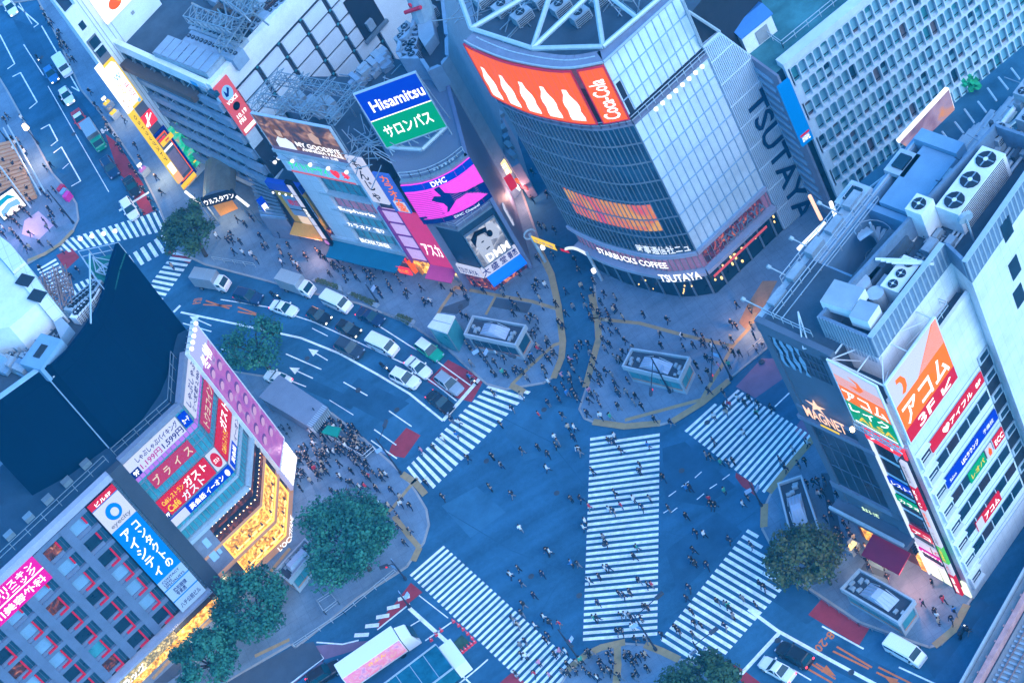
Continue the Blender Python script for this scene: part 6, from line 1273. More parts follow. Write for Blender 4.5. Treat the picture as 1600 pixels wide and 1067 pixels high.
    SIGN(Wb, None, 'wide film billboard of two brown haired figures over white lettering', M['portrait'], [('poly', [(.10, .0), (.34, .0), (.33, .30), (.27, .42), (.17, .42), (.11, .28)], GL['coldwhite']), ('poly', [(.19, .40), (.26, .40), (.28, .60), (.26, .78), (.17, .78), (.15, .60)], GL['brownhair']), ('poly', [(.19, .44), (.25, .44), (.26, .62), (.19, .64)], GL['skin2']), ('poly', [(.60, .12), (.80, .12), (.76, .42), (.66, .44)], GL['brown']), ('poly', [(.66, .42), (.74, .42), (.76, .62), (.71, .76), (.64, .70), (.63, .55)], GL['skin2']), T('MY GOODBYE', .38, .95, .24, .38, GL['white']), T('AMNESIA FALLS', .42, .95, .13, .22, GL['white']), B(0, 1, 0, .10, GL['mauve']), T('8.31 公開', .65, .85, .02, .09, GL['white'])], rect=(s0, s1, H + .6, z1), off=.1, dep=.35, name='billboard', cat='billboard', frame=M['lightsteel'])
    mb = MB(); 
    for k in range(4): a = Wb.pt(s0 + (s1 - s0) * k / 3, z1, -.2); boxtruss(mb, a, a + Vector((*(v * 7), -1.0)), 1, 1.2, 4, .07); mb.tube(a, Wb.pt(s0 + (s1 - s0) * k / 3, H, -.2), .1); mb.tube(a + Vector((*(v * 7), -1)), Vector((*(a.xy + v * 7), H)), .1)
    boxtruss(mb, Wb.pt(s0, z1 - .6, -2), Wb.pt(s1, z1 - .6, -2), 1.2, 1.2, 9, .07); boxtruss(mb, Wb.pt(s0, z1 - 1, -6), Wb.pt(s1 + 2, z1 - 1, -6), 1.2, 1.2, 9, .07)
    for i in range(34):
        a = P(random.uniform(545, 600), random.uniform(190, 265), H + random.uniform(.5, 4)); b = a + Vector((random.uniform(-3, 3), random.uniform(-3, 3), random.uniform(-2, 2))); mb.tube(a, b, .07, 0, 4)
    c = P(575, 225, H + 3)
    for i in range(12): th = i * pi / 6; mb.tube(c, c + Vector((3 * cos(th), 3 * sin(th), random.uniform(-2, .5))), .08, 0, 4)
    mb.build('roof_lattice', M['steel'], parent=t)
    mb = MB()
    for i in range(9): box_at(mb, random.uniform(470, 540), random.uniform(150, 180), H + .3, 100, random.uniform(1, 3), 1.2, random.uniform(.8, 2))
    mb.build('roof_plant', M['machine'], parent=t)
    return W, A, Bp, u, v, H
M['white_panel2'] = mat('white_square_panel', (0.52, 0.55, 0.64), 0.5, noise=0.05, scale=0.3, seams=(2.2, 2.4, 0.7)); M['tealcloth'] = mat('teal_awning_cloth', (0.01, 0.12, 0.20), 0.8, noise=0.1)
GL['neon'] = glow('glow_neon_green', (.02, .9, .35), .6); GL['brownhair'] = glow('glow_brown_hair', (.30, .12, .06), .35); GL['skin2'] = glow('glow_warm_skin', (.75, .45, .32), .45); GL['mauve'] = glow('glow_mauve', (.16, .14, .28), .4)
WS, wsA, wsB, wsu, wsv, wsH = white_shop()

def red_shops():
    A, Bp = wsB + wsu * .1, G2(720, 424, 2); W = Wall([A, Bp]); L = W.len; u = (Bp - A).normalized(); v = Vector((-u.y, u.x))
    H = W.sz(622, 327)[1]; t = thing('crimson_banner_building', 'narrow building with a crimson banner and magenta edged glass bay', 'building', (*A, 0))
    mb = MB(); mb.prism([tuple(A + v * .3), tuple(Bp + v * .3), tuple(Bp + v * 11), tuple(A + v * 11)], .1, H, 0, 1); mb.build('wall', [M['slate'], M['roof']], parent=t)
    mb = MB(); W.slab(mb, .2, L * .42, 2.6, H - .5, -.2, .3); mb.build('glass_bay', M['pinkglass2'], parent=t)
    mb = MB(); W.slab(mb, .0, .22, 2.6, H, .0, .5); W.slab(mb, L * .42, L * .46, 2.6, H, .0, .5)
    for k in range(5): W.slab(mb, .22, L * .42, 3 + k * 2.7, 3.2 + k * 2.7, .1, .15)
    mb.build('magenta_edge', M['magedge'], parent=t)
    s0 = W.sz(646, 345)[0]
    SIGN(W, None, 'tall crimson banner with three bold white characters', M['crimson_b'], [T('アスカ', .14, .86, .20, .44, GL['white'])], rect=(L * .47, L - .05, 3.3, H + .3), off=.3, dep=.3, name='banner', cat='banner')
    SIGN(W, [(590, 266), (608, 264), (646, 323), (622, 326)], 'blue edged sign with fiery orange vertical characters', GL['blue2'], [T('カ\nラ\nオ\nケ\n館', .30, .92, .04, .97, GL['orange2']), B(.25, .97, .02, .3, GL['white_soft']), T('個\n室', .35, .85, .04, .28, GL['orange'])], off=.5, dep=.3)
    mb = MB(); q = [W.pt(L * .45, 3.3, .2), W.pt(L + .1, 3.3, .2), W.pt(L + .1, 2.7, 2.5), W.pt(L * .45, 2.7, 2.5)]; mb.hexa([p - Vector((0, 0, .12)) for p in q[::-1]], q[::-1]); o = mb.build('awning', M['pinkcloth'], loc=W.pt(L * .7, 3, 1)); tag(o, 'bright pink awning at the foot of the crimson banner', 'awning')
    mb = MB(); W.slab(mb, 0, L, .14, 3.2, -.1, .25); mb.build('shop_front', M['cafe'], parent=t)
M['pinkglass2'] = mat('lit_pink_glass', (0.3, 0.2, 0.32), 0.3, noise=0.3, emit=(.55, .35, .62), es=.32); M['magedge'] = mat('plum_metal', (0.25, 0.05, 0.22), 0.5, noise=0.1); M['crimson_b'] = mat('crimson_banner_cloth', (0.42, 0.02, 0.10), 0.7, noise=0.12, scale=.5, emit=(.5, .03, .10), es=.35)
M['pinkcloth'] = mat('pink_awning_cloth', (0.62, 0.06, 0.20), 0.8, noise=0.08); GL['blue2'] = glow('glow_bright_blue', (.05, .16, .7), .4)
red_shops()

def screen_corner():
    H = 23.5; base_r = G2(826, 424)
    up = [G2(x, y, H) for x, y in ((624.6, 284.6), (641, 283.5), (657, 281), (673, 276.5), (689, 269.6), (705, 261), (718, 251.5), (730, 241.5))]
    W = Wall(up); L = W.len
    lo = [G2(x, y, 4) for x, y in ((719.5, 418), (756, 427), (808, 390))]
    t = thing('curved_screen_building', 'corner building with a wide curved pink video screen over a portrait screen', 'building', (*lo[1], 0))
    R = up[-1]; bk = G2(690, 90, H); bk2 = G2(560, 165, H)
    zs0 = W.sz(732, 330)[1]
    n0 = W.pt(L, 0, -.5).xy; 
    mb = MB(); mb.prism([tuple(W.pt(l, 0, -.4).xy) for l in W.L] + [tuple(bk), tuple(bk2)], .1 + zs0, H - .6, 0, 1); mb.build('wall', [M['slate_b'], M['greyroof']], parent=t)
    mb = MB(); S = Wall([R, R + (bk - R) * 1.8]); S.slab(mb, -.2, S.len, .3, H, -.4, .5); mb.build('side_wall', M['slateblue'], parent=t)
    mb = MB(); W.slab(mb, 0, L, H - .6, H, -.5, .6); mb.build('parapet', M['steel'], parent=t)
    mb = MB(); railing(mb, [W.pt(l, 0, -.6).xy for l in W.L], H, 1.1, 1.3, .05); 
    for k in range(7): W.slab(mb, L * (.5 + .06 * k), L * (.53 + .06 * k), H + .1, H + .35, -.9, .25)
    mb.build('railing', M['lightsteel'], parent=t)
    hS = H - .3 - zs0
    fig = [(.42, .50), (.50, .52), (.50, .66), (.46, .78), (.50, .84), (.54, .78), (.56, .66), (.66, .52), (.80, .38), (.95, .30), (1.0, .22), (1, .12), (.86, .20), (.70, .26), (.62, .14), (.54, .10), (.50, .22), (.54, .36), (.50, .42), (.40, .44)]
    SIGN(W, None, 'broad curved video screen of a dark diving figure on glowing pink', GL['hotpink'], [B(0, 1, .84, 1, GL['blue']), B(0, 1, 0, .12, GL['navy']), T('DHC', .40, .60, .86, .99, GL['white']), T('DHC Channel', .45, .80, .03, .09, GL['coldwhite'])] + [B(.0, .36, .14 + .045 * k, .14 + .045 * k + .012, GL['violet']) for k in range(15)] + [B(.55, 1, .16 + .045 * k, .165 + .045 * k, GL['pink']) for k in range(15)], rect=(0, L, zs0, H - .4), off=.15, dep=.2, name='video_screen', cat='screen')
    mb = MB(); s0 = W.pt(0, 0, 0)
    pts = [(.36, .66), (.44, .62), (.40, .82), (.48, .84), (.50, .66), (.60, .56), (.74, .48), (.84, .46), (1.0, .40), (1.0, .12), (.0, .12), (.0, .20), (.40, .22), (.44, .34), (.42, .44), (.36, .50), (.30, .58)]
    mb.face([W.pt(L * a, zs0 + (H - .4 - zs0) * b, .46) for a, b in pts]); o = bpy.data.objects.get('video_screen.002') or None
    host = [x for x in bpy.data.objects if x.get('label', '').startswith('broad curved video')][0]; mb.build('dark_figure', GL['navy'], parent=host)
    mb = MB(); f = [(.52, .17), (.66, .26), (.80, .28), (.62, .16)]; mb.face([W.pt(L * a, zs0 + (H - .4 - zs0) * b, .49) for a, b in f]); mb.build('pink_gap', GL['hotpink'], parent=host)
    # lower front
    W2 = Wall(lo); L2 = W2.len; zt = W2.sz(770, 322)[1]; c1 = W2.L[1]
    mb = MB(); mb.prism([tuple(W2.pt(0, 0, -.3).xy), tuple((lo[1] + Vector((0, .35)))), tuple(W2.pt(L2, 0, -.3).xy), tuple(R + Vector((0, .3))), tuple(bk), tuple(bk2), tuple(up[0])], .1, zs0 + .1, 0, 1); mb.build('lower_wall', [M['slateblue'], M['greyroof']], parent=t)
    mb = MB(); W2.slab(mb, 0, L2, 4.8, zt, -.3, .3); mb.build('dark_front', M['darkfront'], parent=t)
    mb = MB(); W2.slab(mb, 0, L2, zt, zt + .4, -.6, .8); mb.build('ledge', M['steel'], parent=t)
    mb = MB(); railing(mb, [W2.pt(.1, 0, -.1).xy, lo[1], W2.pt(L2, 0, -.1).xy], zt + .4, 1.0, 1.2, .04); mb.build('railing', M['lightsteel'], parent=t)
    s1 = W2.sz(724, 354); s2 = W2.sz(765, 328); s3 = W2.sz(793, 369); s4 = W2.sz(747, 401)
    W3 = Wall([lo[1], lo[2]]); 
    SIGN(W3, None, 'grey portrait screen of a man raising a ring to his eye', M['greyface'], [('poly', [(.15, .02), (.45, .02), (.55, .30), (.60, .55), (.50, .78), (.30, .82), (.15, .65), (.12, .40)], GL['greyskin']), ('poly', [(.10, .60), (.30, .84), (.55, .80), (.60, .70), (.66, .92), (.30, .98), (.08, .85)], GL['black']), ('poly', [(.55, .55), (.85, .45), (.95, .62), (.90, .92), (.70, .98), (.60, .78)], GL['greyskin']), ('poly', [(.66 + .09 * cos(i * pi / 6), .70 + .10 * sin(i * pi / 6)) for i in range(12)], GL['black']), ('poly', [(.36 + .05 * cos(i * pi / 6), .62 + .02 * sin(i * pi / 6)) for i in range(12)], GL['black']), ('poly', [(.34, .36), (.48, .38), (.46, .41), (.35, .40)], GL['black']), T('DMM', .22, .98, .03, .26, GL['white'])], rect=(.3, W3.len - .6, 5.6, 12.0), off=.4, dep=.3, name='video_screen', cat='screen', frame=M['steel'])
    SIGN(W2, None, 'long white corner sign with dark blue bookshop characters', GL['white_soft'], [T('TSUTAYA', .04, .36, .2, .8, GL['navy']), T('大 盛 堂', .42, .80, .15, .88, GL['navy']), T('書店', .83, .98, .15, .88, GL['navy'])], rect=(.0, L2, 3.6, 5.4), off=.25, dep=.3)
    mb = MB(); q = [W3.pt(0, 3.6, .3), W3.pt(W3.len, 3.6, .3), W3.pt(W3.len, 3.0, 1.9), W3.pt(0, 3.0, 1.9)]; mb.hexa([p - Vector((0, 0, .3)) for p in q[::-1]], q[::-1]); o = mb.build('canopy', M['bluecanopy'], loc=W3.pt(1, 3, 1)); tag(o, 'vivid blue canopy under the white bookshop sign', 'awning')
    mb = MB(); W2.slab(mb, 0, L2, .14, 3.5, -.2, .2); mb.build('shop_front', M['redwindow'], parent=t)
    SIGN(S, None, 'small white lit notice on the passage side wall of the screen building', GL['white_soft'], [T('大盛堂', .2, .8, .15, .85, GL['navy'], 3)], rect=(2.2, 3.4, 6.5, 10), off=.12)
    # blue and green rooftop billboard
    Wp = Wall([P(604, 228, 25).xy, P(697, 195, 25).xy]); zt = Wp.sz(651, 113)[1]; zt2 = Wp.sz(552, 145)[1]; zz = (zt + zt2) / 2
    SIGN(Wp, None, 'big square rooftop billboard half royal blue and half green', GL['blue'], [B(0, 1, 0, .49, GL['green']), B(0, 1, .485, .50, GL['white']), T('Hisamitsu', .12, .98, .62, .82, GL['white']), T('サロンパス', .10, .88, .14, .36, GL['white'])], rect=(0, Wp.len, 25, zz), off=.0, dep=.3, name='billboard', cat='billboard', frame=M['lightsteel'])
    mb = MB(); a, b = Wp.pt(0, 24.7, 0), Wp.pt(Wp.len, 24.7, 0); c = Wp.pt(Wp.len * .55, 24.5, 2.3)
    mb.tube(a, c, .28, 0, 6); mb.tube(c, b, .28, 0, 6); mb.tube(a, b, .2, 0, 6)
    for k in range(5): mb.tube(Wp.pt(Wp.len * k / 5, 24.6, .1), Wp.pt(Wp.len * (k + .5) / 5, 24.5, 1.0), .08, 0, 4)
    for k in range(4): q = Wp.pt(Wp.len * k / 3, zz - .5, -.1); mb.tube(q, Wp.pt(Wp.len * k / 3, 23, -3), .1, 0, 4); mb.tube(Wp.pt(Wp.len * k / 3, 23, -.1), q, .1, 0, 4)
    mb.build('billboard_support', M['lightsteel'], parent=t)
    return R, bk, H
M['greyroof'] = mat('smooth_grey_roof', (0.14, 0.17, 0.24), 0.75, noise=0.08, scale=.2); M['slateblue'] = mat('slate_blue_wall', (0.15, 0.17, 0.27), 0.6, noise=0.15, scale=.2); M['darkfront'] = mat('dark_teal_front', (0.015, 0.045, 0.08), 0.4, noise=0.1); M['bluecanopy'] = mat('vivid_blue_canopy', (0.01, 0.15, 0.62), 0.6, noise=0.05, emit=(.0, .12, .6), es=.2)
GL['violet'] = glow('glow_violet', (.35, .05, .45), .35); GL['greyskin'] = glow('glow_grey_skin', (.50, .52, .60), .5)
scR, scB, scH = screen_corner()

def rear_blocks():
    """curved-roof plant block behind the rooftop billboard and the shops along the narrow street"""
    H = 27; q = [G2(x, y, H) for x, y in ((618, 82), (622, 62), (640, 45), (660, -40), (690, -40), (700, 55), (701, 88), (690, 103), (668, 112), (655, 92), (640, 92), (625, 92))]
    t = thing('plant_roof_block', 'pale roofed block crammed with cooling plant behind the blue green billboard', 'building', (*q[0], 0))
    mb = MB(); mb.prism([tuple(p) for p in q], .1, H - 2.2, 0, 1); mb.build('wall', [M['bluewhite2'], M['slate']], parent=t)
    mb = MB(); parapet(mb, [tuple(p) for p in q], H - 2.2, 2.2, .5); mb.build('parapet', M['bluewhite2'], parent=t)
    mb = MB(); cc = [P(x, y, H - 2.1) for x, y in ((660, 48), (682, 42), (687, 68), (672, 88), (662, 72))]; mb.hexa(cc[::-1], [p + Vector((0, 0, 1.8)) for p in cc[::-1]]); mb.build('pale_roof_house', M['pale'], parent=t)
    for i, (x, y) in enumerate(((633, 72), (640, 80), (647, 68), (634, 45), (652, 48), (668, 38), (628, 60), (645, 88), (655, 25), (672, 18))): c = P(x, y, H - 1); ac_unit(t, c.xy, 15 + 20 * (i % 3), 1.7, 1.3, 1.5, H - 2.2, 1, ('machine', 'bluewhite2', 'pale')[i % 3])
    mb = MB(); a = P(650, 12, H + 2); mb.tube(a - Vector((0, 0, 4)), a + Vector((1.2, 2, 1)), 1.5, 0, 12); mb.build('round_tank', M['machine'], parent=t)
    mb = MB(); c = P(633, 20, H + 1); mb.tube(c, c + Vector((2, -2, 1)), .3, 0, 6); c = P(640, 10, H + 2); mb.tube(c, c + Vector((9, 3, 0)), .35, 0, 6); mb.build('red_duct', M['red'], parent=t)
    # low roofs between
    for k, (px, h, lab) in enumerate((([(548, 140), (575, 118), (605, 95), (618, 92), (655, 100), (665, 118), (600, 150), (560, 160)], 22, 'low plant roof directly behind the blue green billboard'), ([(400, 150), (445, 165), (555, 195), (600, 200), (560, 120), (500, 120), (440, 120)], 16, 'low roof behind the film billboard'))):
        t2 = thing('rear_roof_block', lab, 'building', (*G2(*px[0]), 0)); mb = MB(); pl = [tuple(G2(x, y, h)) for x, y in px]; mb.prism(pl, .1, h, 0, 1); mb.build('wall', [M['slate_b'], M['roof']], parent=t2)
        mb = MB()
        for i in range(26): x, y = random.uniform(px[0][0] + 8, px[3][0] - 8), 0; y = px[0][1] + (px[3][1] - px[0][1]) * (x - px[0][0]) / (px[3][0] - px[0][0]) + random.uniform(-14, 10); box_at(mb, x, y, h, random.choice((12, 20, 102)), random.uniform(.7, 2.2), random.uniform(.6, 1.4), random.uniform(.5, 1.8), random.choice((0, 1, 2)))
        mb.build('roof_plant', [M['machine'], M['bluewhite2'], M['pale']], parent=t2)
        mb = MB()
        for i in range(22): a = P(random.uniform(px[0][0], px[3][0]), random.uniform(px[0][1] - 8, px[3][1] + 8), h + .5); mb.tube(a, a + Vector((random.uniform(-2, 2), random.uniform(-2, 2), random.uniform(0, 1))), .08, 0, 4)
        mb.build('roof_pipes', M['steel'], parent=t2)
    # narrow street: lit signs along its left side
    S = Wall([G2(826, 443), G2(742, 175), G2(700, 40)])
    cols = ['salmon', 'red', 'orange', 'salmon', 'warm', 'red']
    for i, (x, y, hgt) in enumerate(((748, 188, 4.5), (762, 210, 3.5), (771, 228, 3.0), (779, 246, 3.0), (788, 262, 2.6), (797, 284, 2.6))):
        c = P(x, y, 5.5); d = Vector((.25, -1.0)).normalized(); w_ = Wall([c.xy - Vector((.55, .1)), c.xy + Vector((.55, .1))])
        o = SIGN(w_, None, '%s glowing blade sign of the narrow street' % ('Farthest', 'Second farthest', 'Third farthest', 'Fourth farthest', 'Fifth farthest', 'Nearest')[i], GL[cols[i]], [T(('居酒屋', '焼肉', 'らーめん', 'BAR', '酒場', '串')[i], .2, .8, .1, .9, GL[('yellow', 'warm', 'white', 'yellow', 'white', 'red')[i]], 3 if i < 5 else 0)], rect=(0, 1.1, 5.5 - hgt / 2, 5.5 + hgt / 2), off=0, dep=.3, name='blade_sign', group='lit signs in the narrow street')
    for k, (px, h) in enumerate((([(757, 120), (775, 150), (800, 230), (812, 255), (800, 262), (770, 215), (745, 165), (715, 40), (735, 60)], 7), )):
        t3 = thing('street_shop_row', 'low pinkish shop row between the narrow street and the glass tower', 'building', (*G2(*px[0]), 0)); mb = MB(); mb.prism([tuple(G2(x, y, h)) for x, y in px], .1, h, 0, 1); mb.build('wall', [M['pinkwall'], M['bluewhite2']], parent=t3)
        mb = MB()
        for i in range(14): box_at(mb, 745 + i * 4.2 + random.uniform(-3, 3), 75 + i * 13, h, 100, random.uniform(.8, 2), .7, random.uniform(.5, 1.2), i % 2)
        mb.build('roof_plant', [M['machine'], M['bluewhite2']], parent=t3)
        mb = MB()
        for i in range(7): c = P(700 + i * 5, 18 + i * 9, 6); mb.tube(c, c + Vector((0, 0, .5)), .45, 0, 8)
        o = mb.build('green_lamp_cluster', GL['neon'], loc=c); tag(o, 'cluster of green glowing lamps deep in the narrow street', 'lamp')
M['pinkwall'] = mat('pinkish_wall', (0.34, 0.28, 0.36), 0.6, noise=0.15)
rear_blocks()

def left_plaza():
    """timber deck, lit screen and glass canopy on the rounded left plaza"""
    t = thing('timber_terrace', 'stepped timber terrace with a glass edge on the left plaza', 'terrace', P(30, 290, .14)); mb = MB(); q = [(0, 225), (25, 222), (62, 300), (48, 325), (0, 345)]
    for k in range(16):
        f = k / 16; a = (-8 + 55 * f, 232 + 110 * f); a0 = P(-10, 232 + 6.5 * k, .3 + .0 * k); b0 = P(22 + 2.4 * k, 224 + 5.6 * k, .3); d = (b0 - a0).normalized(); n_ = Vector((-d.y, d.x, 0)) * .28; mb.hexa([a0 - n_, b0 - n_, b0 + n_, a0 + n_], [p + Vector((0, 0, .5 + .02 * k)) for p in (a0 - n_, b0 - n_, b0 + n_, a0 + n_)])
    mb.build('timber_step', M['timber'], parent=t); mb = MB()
    for x0, y0, x1, y1 in ((5, 200, 64, 305), (12, 196, 70, 300), (0, 260, 48, 325)): mb.tube(P(x0, y0, 2.2), P(x1, y1, 2.2), .12, 0, 5)
    mb.build('glass_edge', M['lightsteel'], parent=t)
    W = Wall([G2(8, 345), G2(42, 322)]); SIGN(W, None, 'glowing white and blue standing screen on the left plaza', GL['white'], [('poly', [(.05, .1), (.5, .3), (.9, .2), (.9, .5), (.5, .55), (.1, .4)], GL['sky']), ('poly', [(.1, .6), (.6, .7), (.9, .6), (.7, .9), (.2, .85)], GL['teal_g'])], rect=(0, W.len, .5, 4.6), off=0, dep=.4, name='video_screen', cat='screen', frame=M['dark'])
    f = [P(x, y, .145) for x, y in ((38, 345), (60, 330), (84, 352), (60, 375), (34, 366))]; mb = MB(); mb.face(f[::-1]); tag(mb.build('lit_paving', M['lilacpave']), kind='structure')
    for i, (x, y) in enumerate(((100, 300), (104, 306), (109, 311))):
        c = P(x, y, .14); mb = MB(); mb.obox(c + Vector((0, 0, .6)), (.5, .3, 0), (-.2, .33, 0), (0, 0, .6)); o = mb.build('kerb_banner', (M['crimson'], M['bluewhite'], M['magenta'])[i], loc=c); tag(o, ('Red', 'Pale blue', 'Magenta')[i].lower() + ' standing banner on the left plaza kerb', 'banner')
M['timber'] = mat('lit_timber', (0.30, 0.19, 0.12), 0.7, noise=0.2, emit=(.5, .25, .12), es=.12); M['lilacpave'] = mat('lilac_stone', (0.42, 0.33, 0.46), 0.7, noise=0.1); GL['teal_g'] = glow('glow_teal', (.0, .35, .5), .5)  # faint timber emission stands in for warm light on the steps
left_plaza()
def sidewalk_bits():
    for i, (x, y, c1, c2, lab) in enumerate(((172, 168, 'yellow', 'white', 'cluttered yellow and white stall on the pavement by the blade signs'), (182, 183, 'yellow', 'grey', 'second yellow barrier stall on the pavement by the blade signs'), (228, 272, 'pink', 'white', 'pink round topped pillar on the pavement below the yellow blade'), (702, 408, 'warm', 'white', 'glowing crate stall at the end of the pink awning'), (720, 432, 'warm', 'salmon', 'glowing goods stall at the corner of the bookshop'), (1287, 870, 'white', 'grey', 'little white board by the lit shop of the slate building'), (1335, 860, 'warm', 'grey', 'warm lit stand beside the dark red awning'))):
        c = P(x, y, .14); t = thing('street_stall', lab, 'stall', c); mb = MB(); mb.obox(c + Vector((0, 0, .5)), (.7, .3, 0), (-.2, .45, 0), (0, 0, .5)); mb.build('counter', M['pale'], parent=t); mb = MB(); mb.obox(c + Vector((0, 0, 1.15)), (.5, .2, 0), (-.1, .25, 0), (0, 0, .14)); mb.build('lit_box', GL[c1], parent=t); mb = MB(); mb.tube(c, c + Vector((0, 0, 2.2)), .05); mb.obox(c + Vector((0, 0, 2.1)), (.35, .1, 0), (-.02, .06, 0), (0, 0, .25)); mb.build('sign_board', GL[c2], parent=t)
    # dark blue blade near the yellow shop
    p = P(437, 357, .14); W = Wall([p.xy - Vector((.5, .1)), p.xy + Vector((.5, .1))]); SIGN(W, None, 'slim royal blue blade sign with two white marks before the low stair building', GL['blue'], [B(.15, .85, .62, .82, GL['white']), B(.15, .85, .25, .45, GL['white']), B(.1, .9, .0, .06, GL['white'])], rect=(0, 1.0, .6, 7), off=0, dep=.3, name='blade_sign')
    for i, (x, y, s) in enumerate(((640, 408, 1), (652, 421, 1.3), (662, 424, 1.0))):
        c = P(x, y, .14); mb = MB(); mb.obox(c + Vector((0, 0, .8 * s)), (.5 * s, .2, 0), (-.1, .3 * s, 0), (0, 0, .8 * s)); o = mb.build('lit_food_stand', (GL['red2'], GL['orange'], M['orange'])[i], loc=c); tag(o, ('small red glowing food stand at the teal awning end', 'orange glowing food stand between the two awnings', 'unlit orange stand beside the pink awning')[i], 'stall')
sidewalk_bits()

for i, (x, y, c, w, z) in enumerate(((795, 275, (1, .35, .2), 900, 3), (775, 235, (1, .25, .25), 700, 3), (755, 195, (1, .5, .3), 600, 3), (1165, 495, (1, .5, .2), 500, 3.2), (1420, 905, (1, .35, .25), 500, 3), (1365, 858, (1, .7, .4), 350, 3), (45, 235, (1, .6, .3), 500, 3.5), (20, 340, (1, .5, .7), 400, 4), (715, 425, (1, .6, .3), 250, 2.6), (490, 388, (1, .45, .3), 300, 2.6), (345, 325, (1, .7, .4), 250, 3), (240, 265, (1, .7, .35), 400, 3), (350, 905, (1, .65, .3), 500, 3), (280, 985, (1, .75, .45), 500, 3), (450, 700, (1, .8, .95), 600, 4), (810, 300, (1, .5, .4), 500, 3), (185, 170, (1, .75, .5), 350, 3))):
    l = bpy.data.lights.new('shop_light', 'POINT'); l.energy = w * .8; l.color = c; l.shadow_soft_size = .6; o = bpy.data.objects.new('shop_light', l); COL.objects.link(o); o.location = P(x, y, z)
rq = random.Random(5)
for i in range(22):
    f = i / 22; x, y = 742 + 72 * f + rq.uniform(-5, 9), 150 + 150 * f + rq.uniform(-4, 4); c = P(x, y, rq.uniform(1.5, 4)); mb = MB(); a = azv(rq.uniform(80, 130)); mb.obox(c, (*(a * rq.uniform(.3, .9)), 0), (*(Vector((-a.y, a.x)) * .12), 0), (0, 0, rq.uniform(.25, .6)))
    col = ('red2', 'orange', 'white', 'salmon', 'warm', 'white')[i % 6]; o = mb.build('shop_light_box', GL[col], loc=c); tag(o, '%s from the far end among the small lit boxes along the narrow street' % ('%d%s' % (i + 1, {1: 'st', 2: 'nd', 3: 'rd'}.get((i + 1) % 10 if i + 1 not in (11, 12, 13) else 0, 'th'))), 'light box', 'small lit boxes along the narrow street')

mb = MB()
for i in range(13):
    p = SIDE.pt(SIDE.len * rq.uniform(.03, .97), rq.uniform(1.2, 3.8), .2); mb.tube(p, p + Vector((0, 0, rq.uniform(.1, .5))), rq.uniform(.06, .16), 0, 6)
for i in range(8):
    p = FRONT.pt(FRONT.len * rq.uniform(.45, .99), rq.uniform(1.2, 3.4), .2); mb.tube(p, p + Vector((0, 0, .15)), rq.uniform(.05, .11), 0, 6)
o = mb.build('shop_lights', GL['warm'], parent=[x for x in bpy.data.objects if x.name == 'glass_tower'][0])
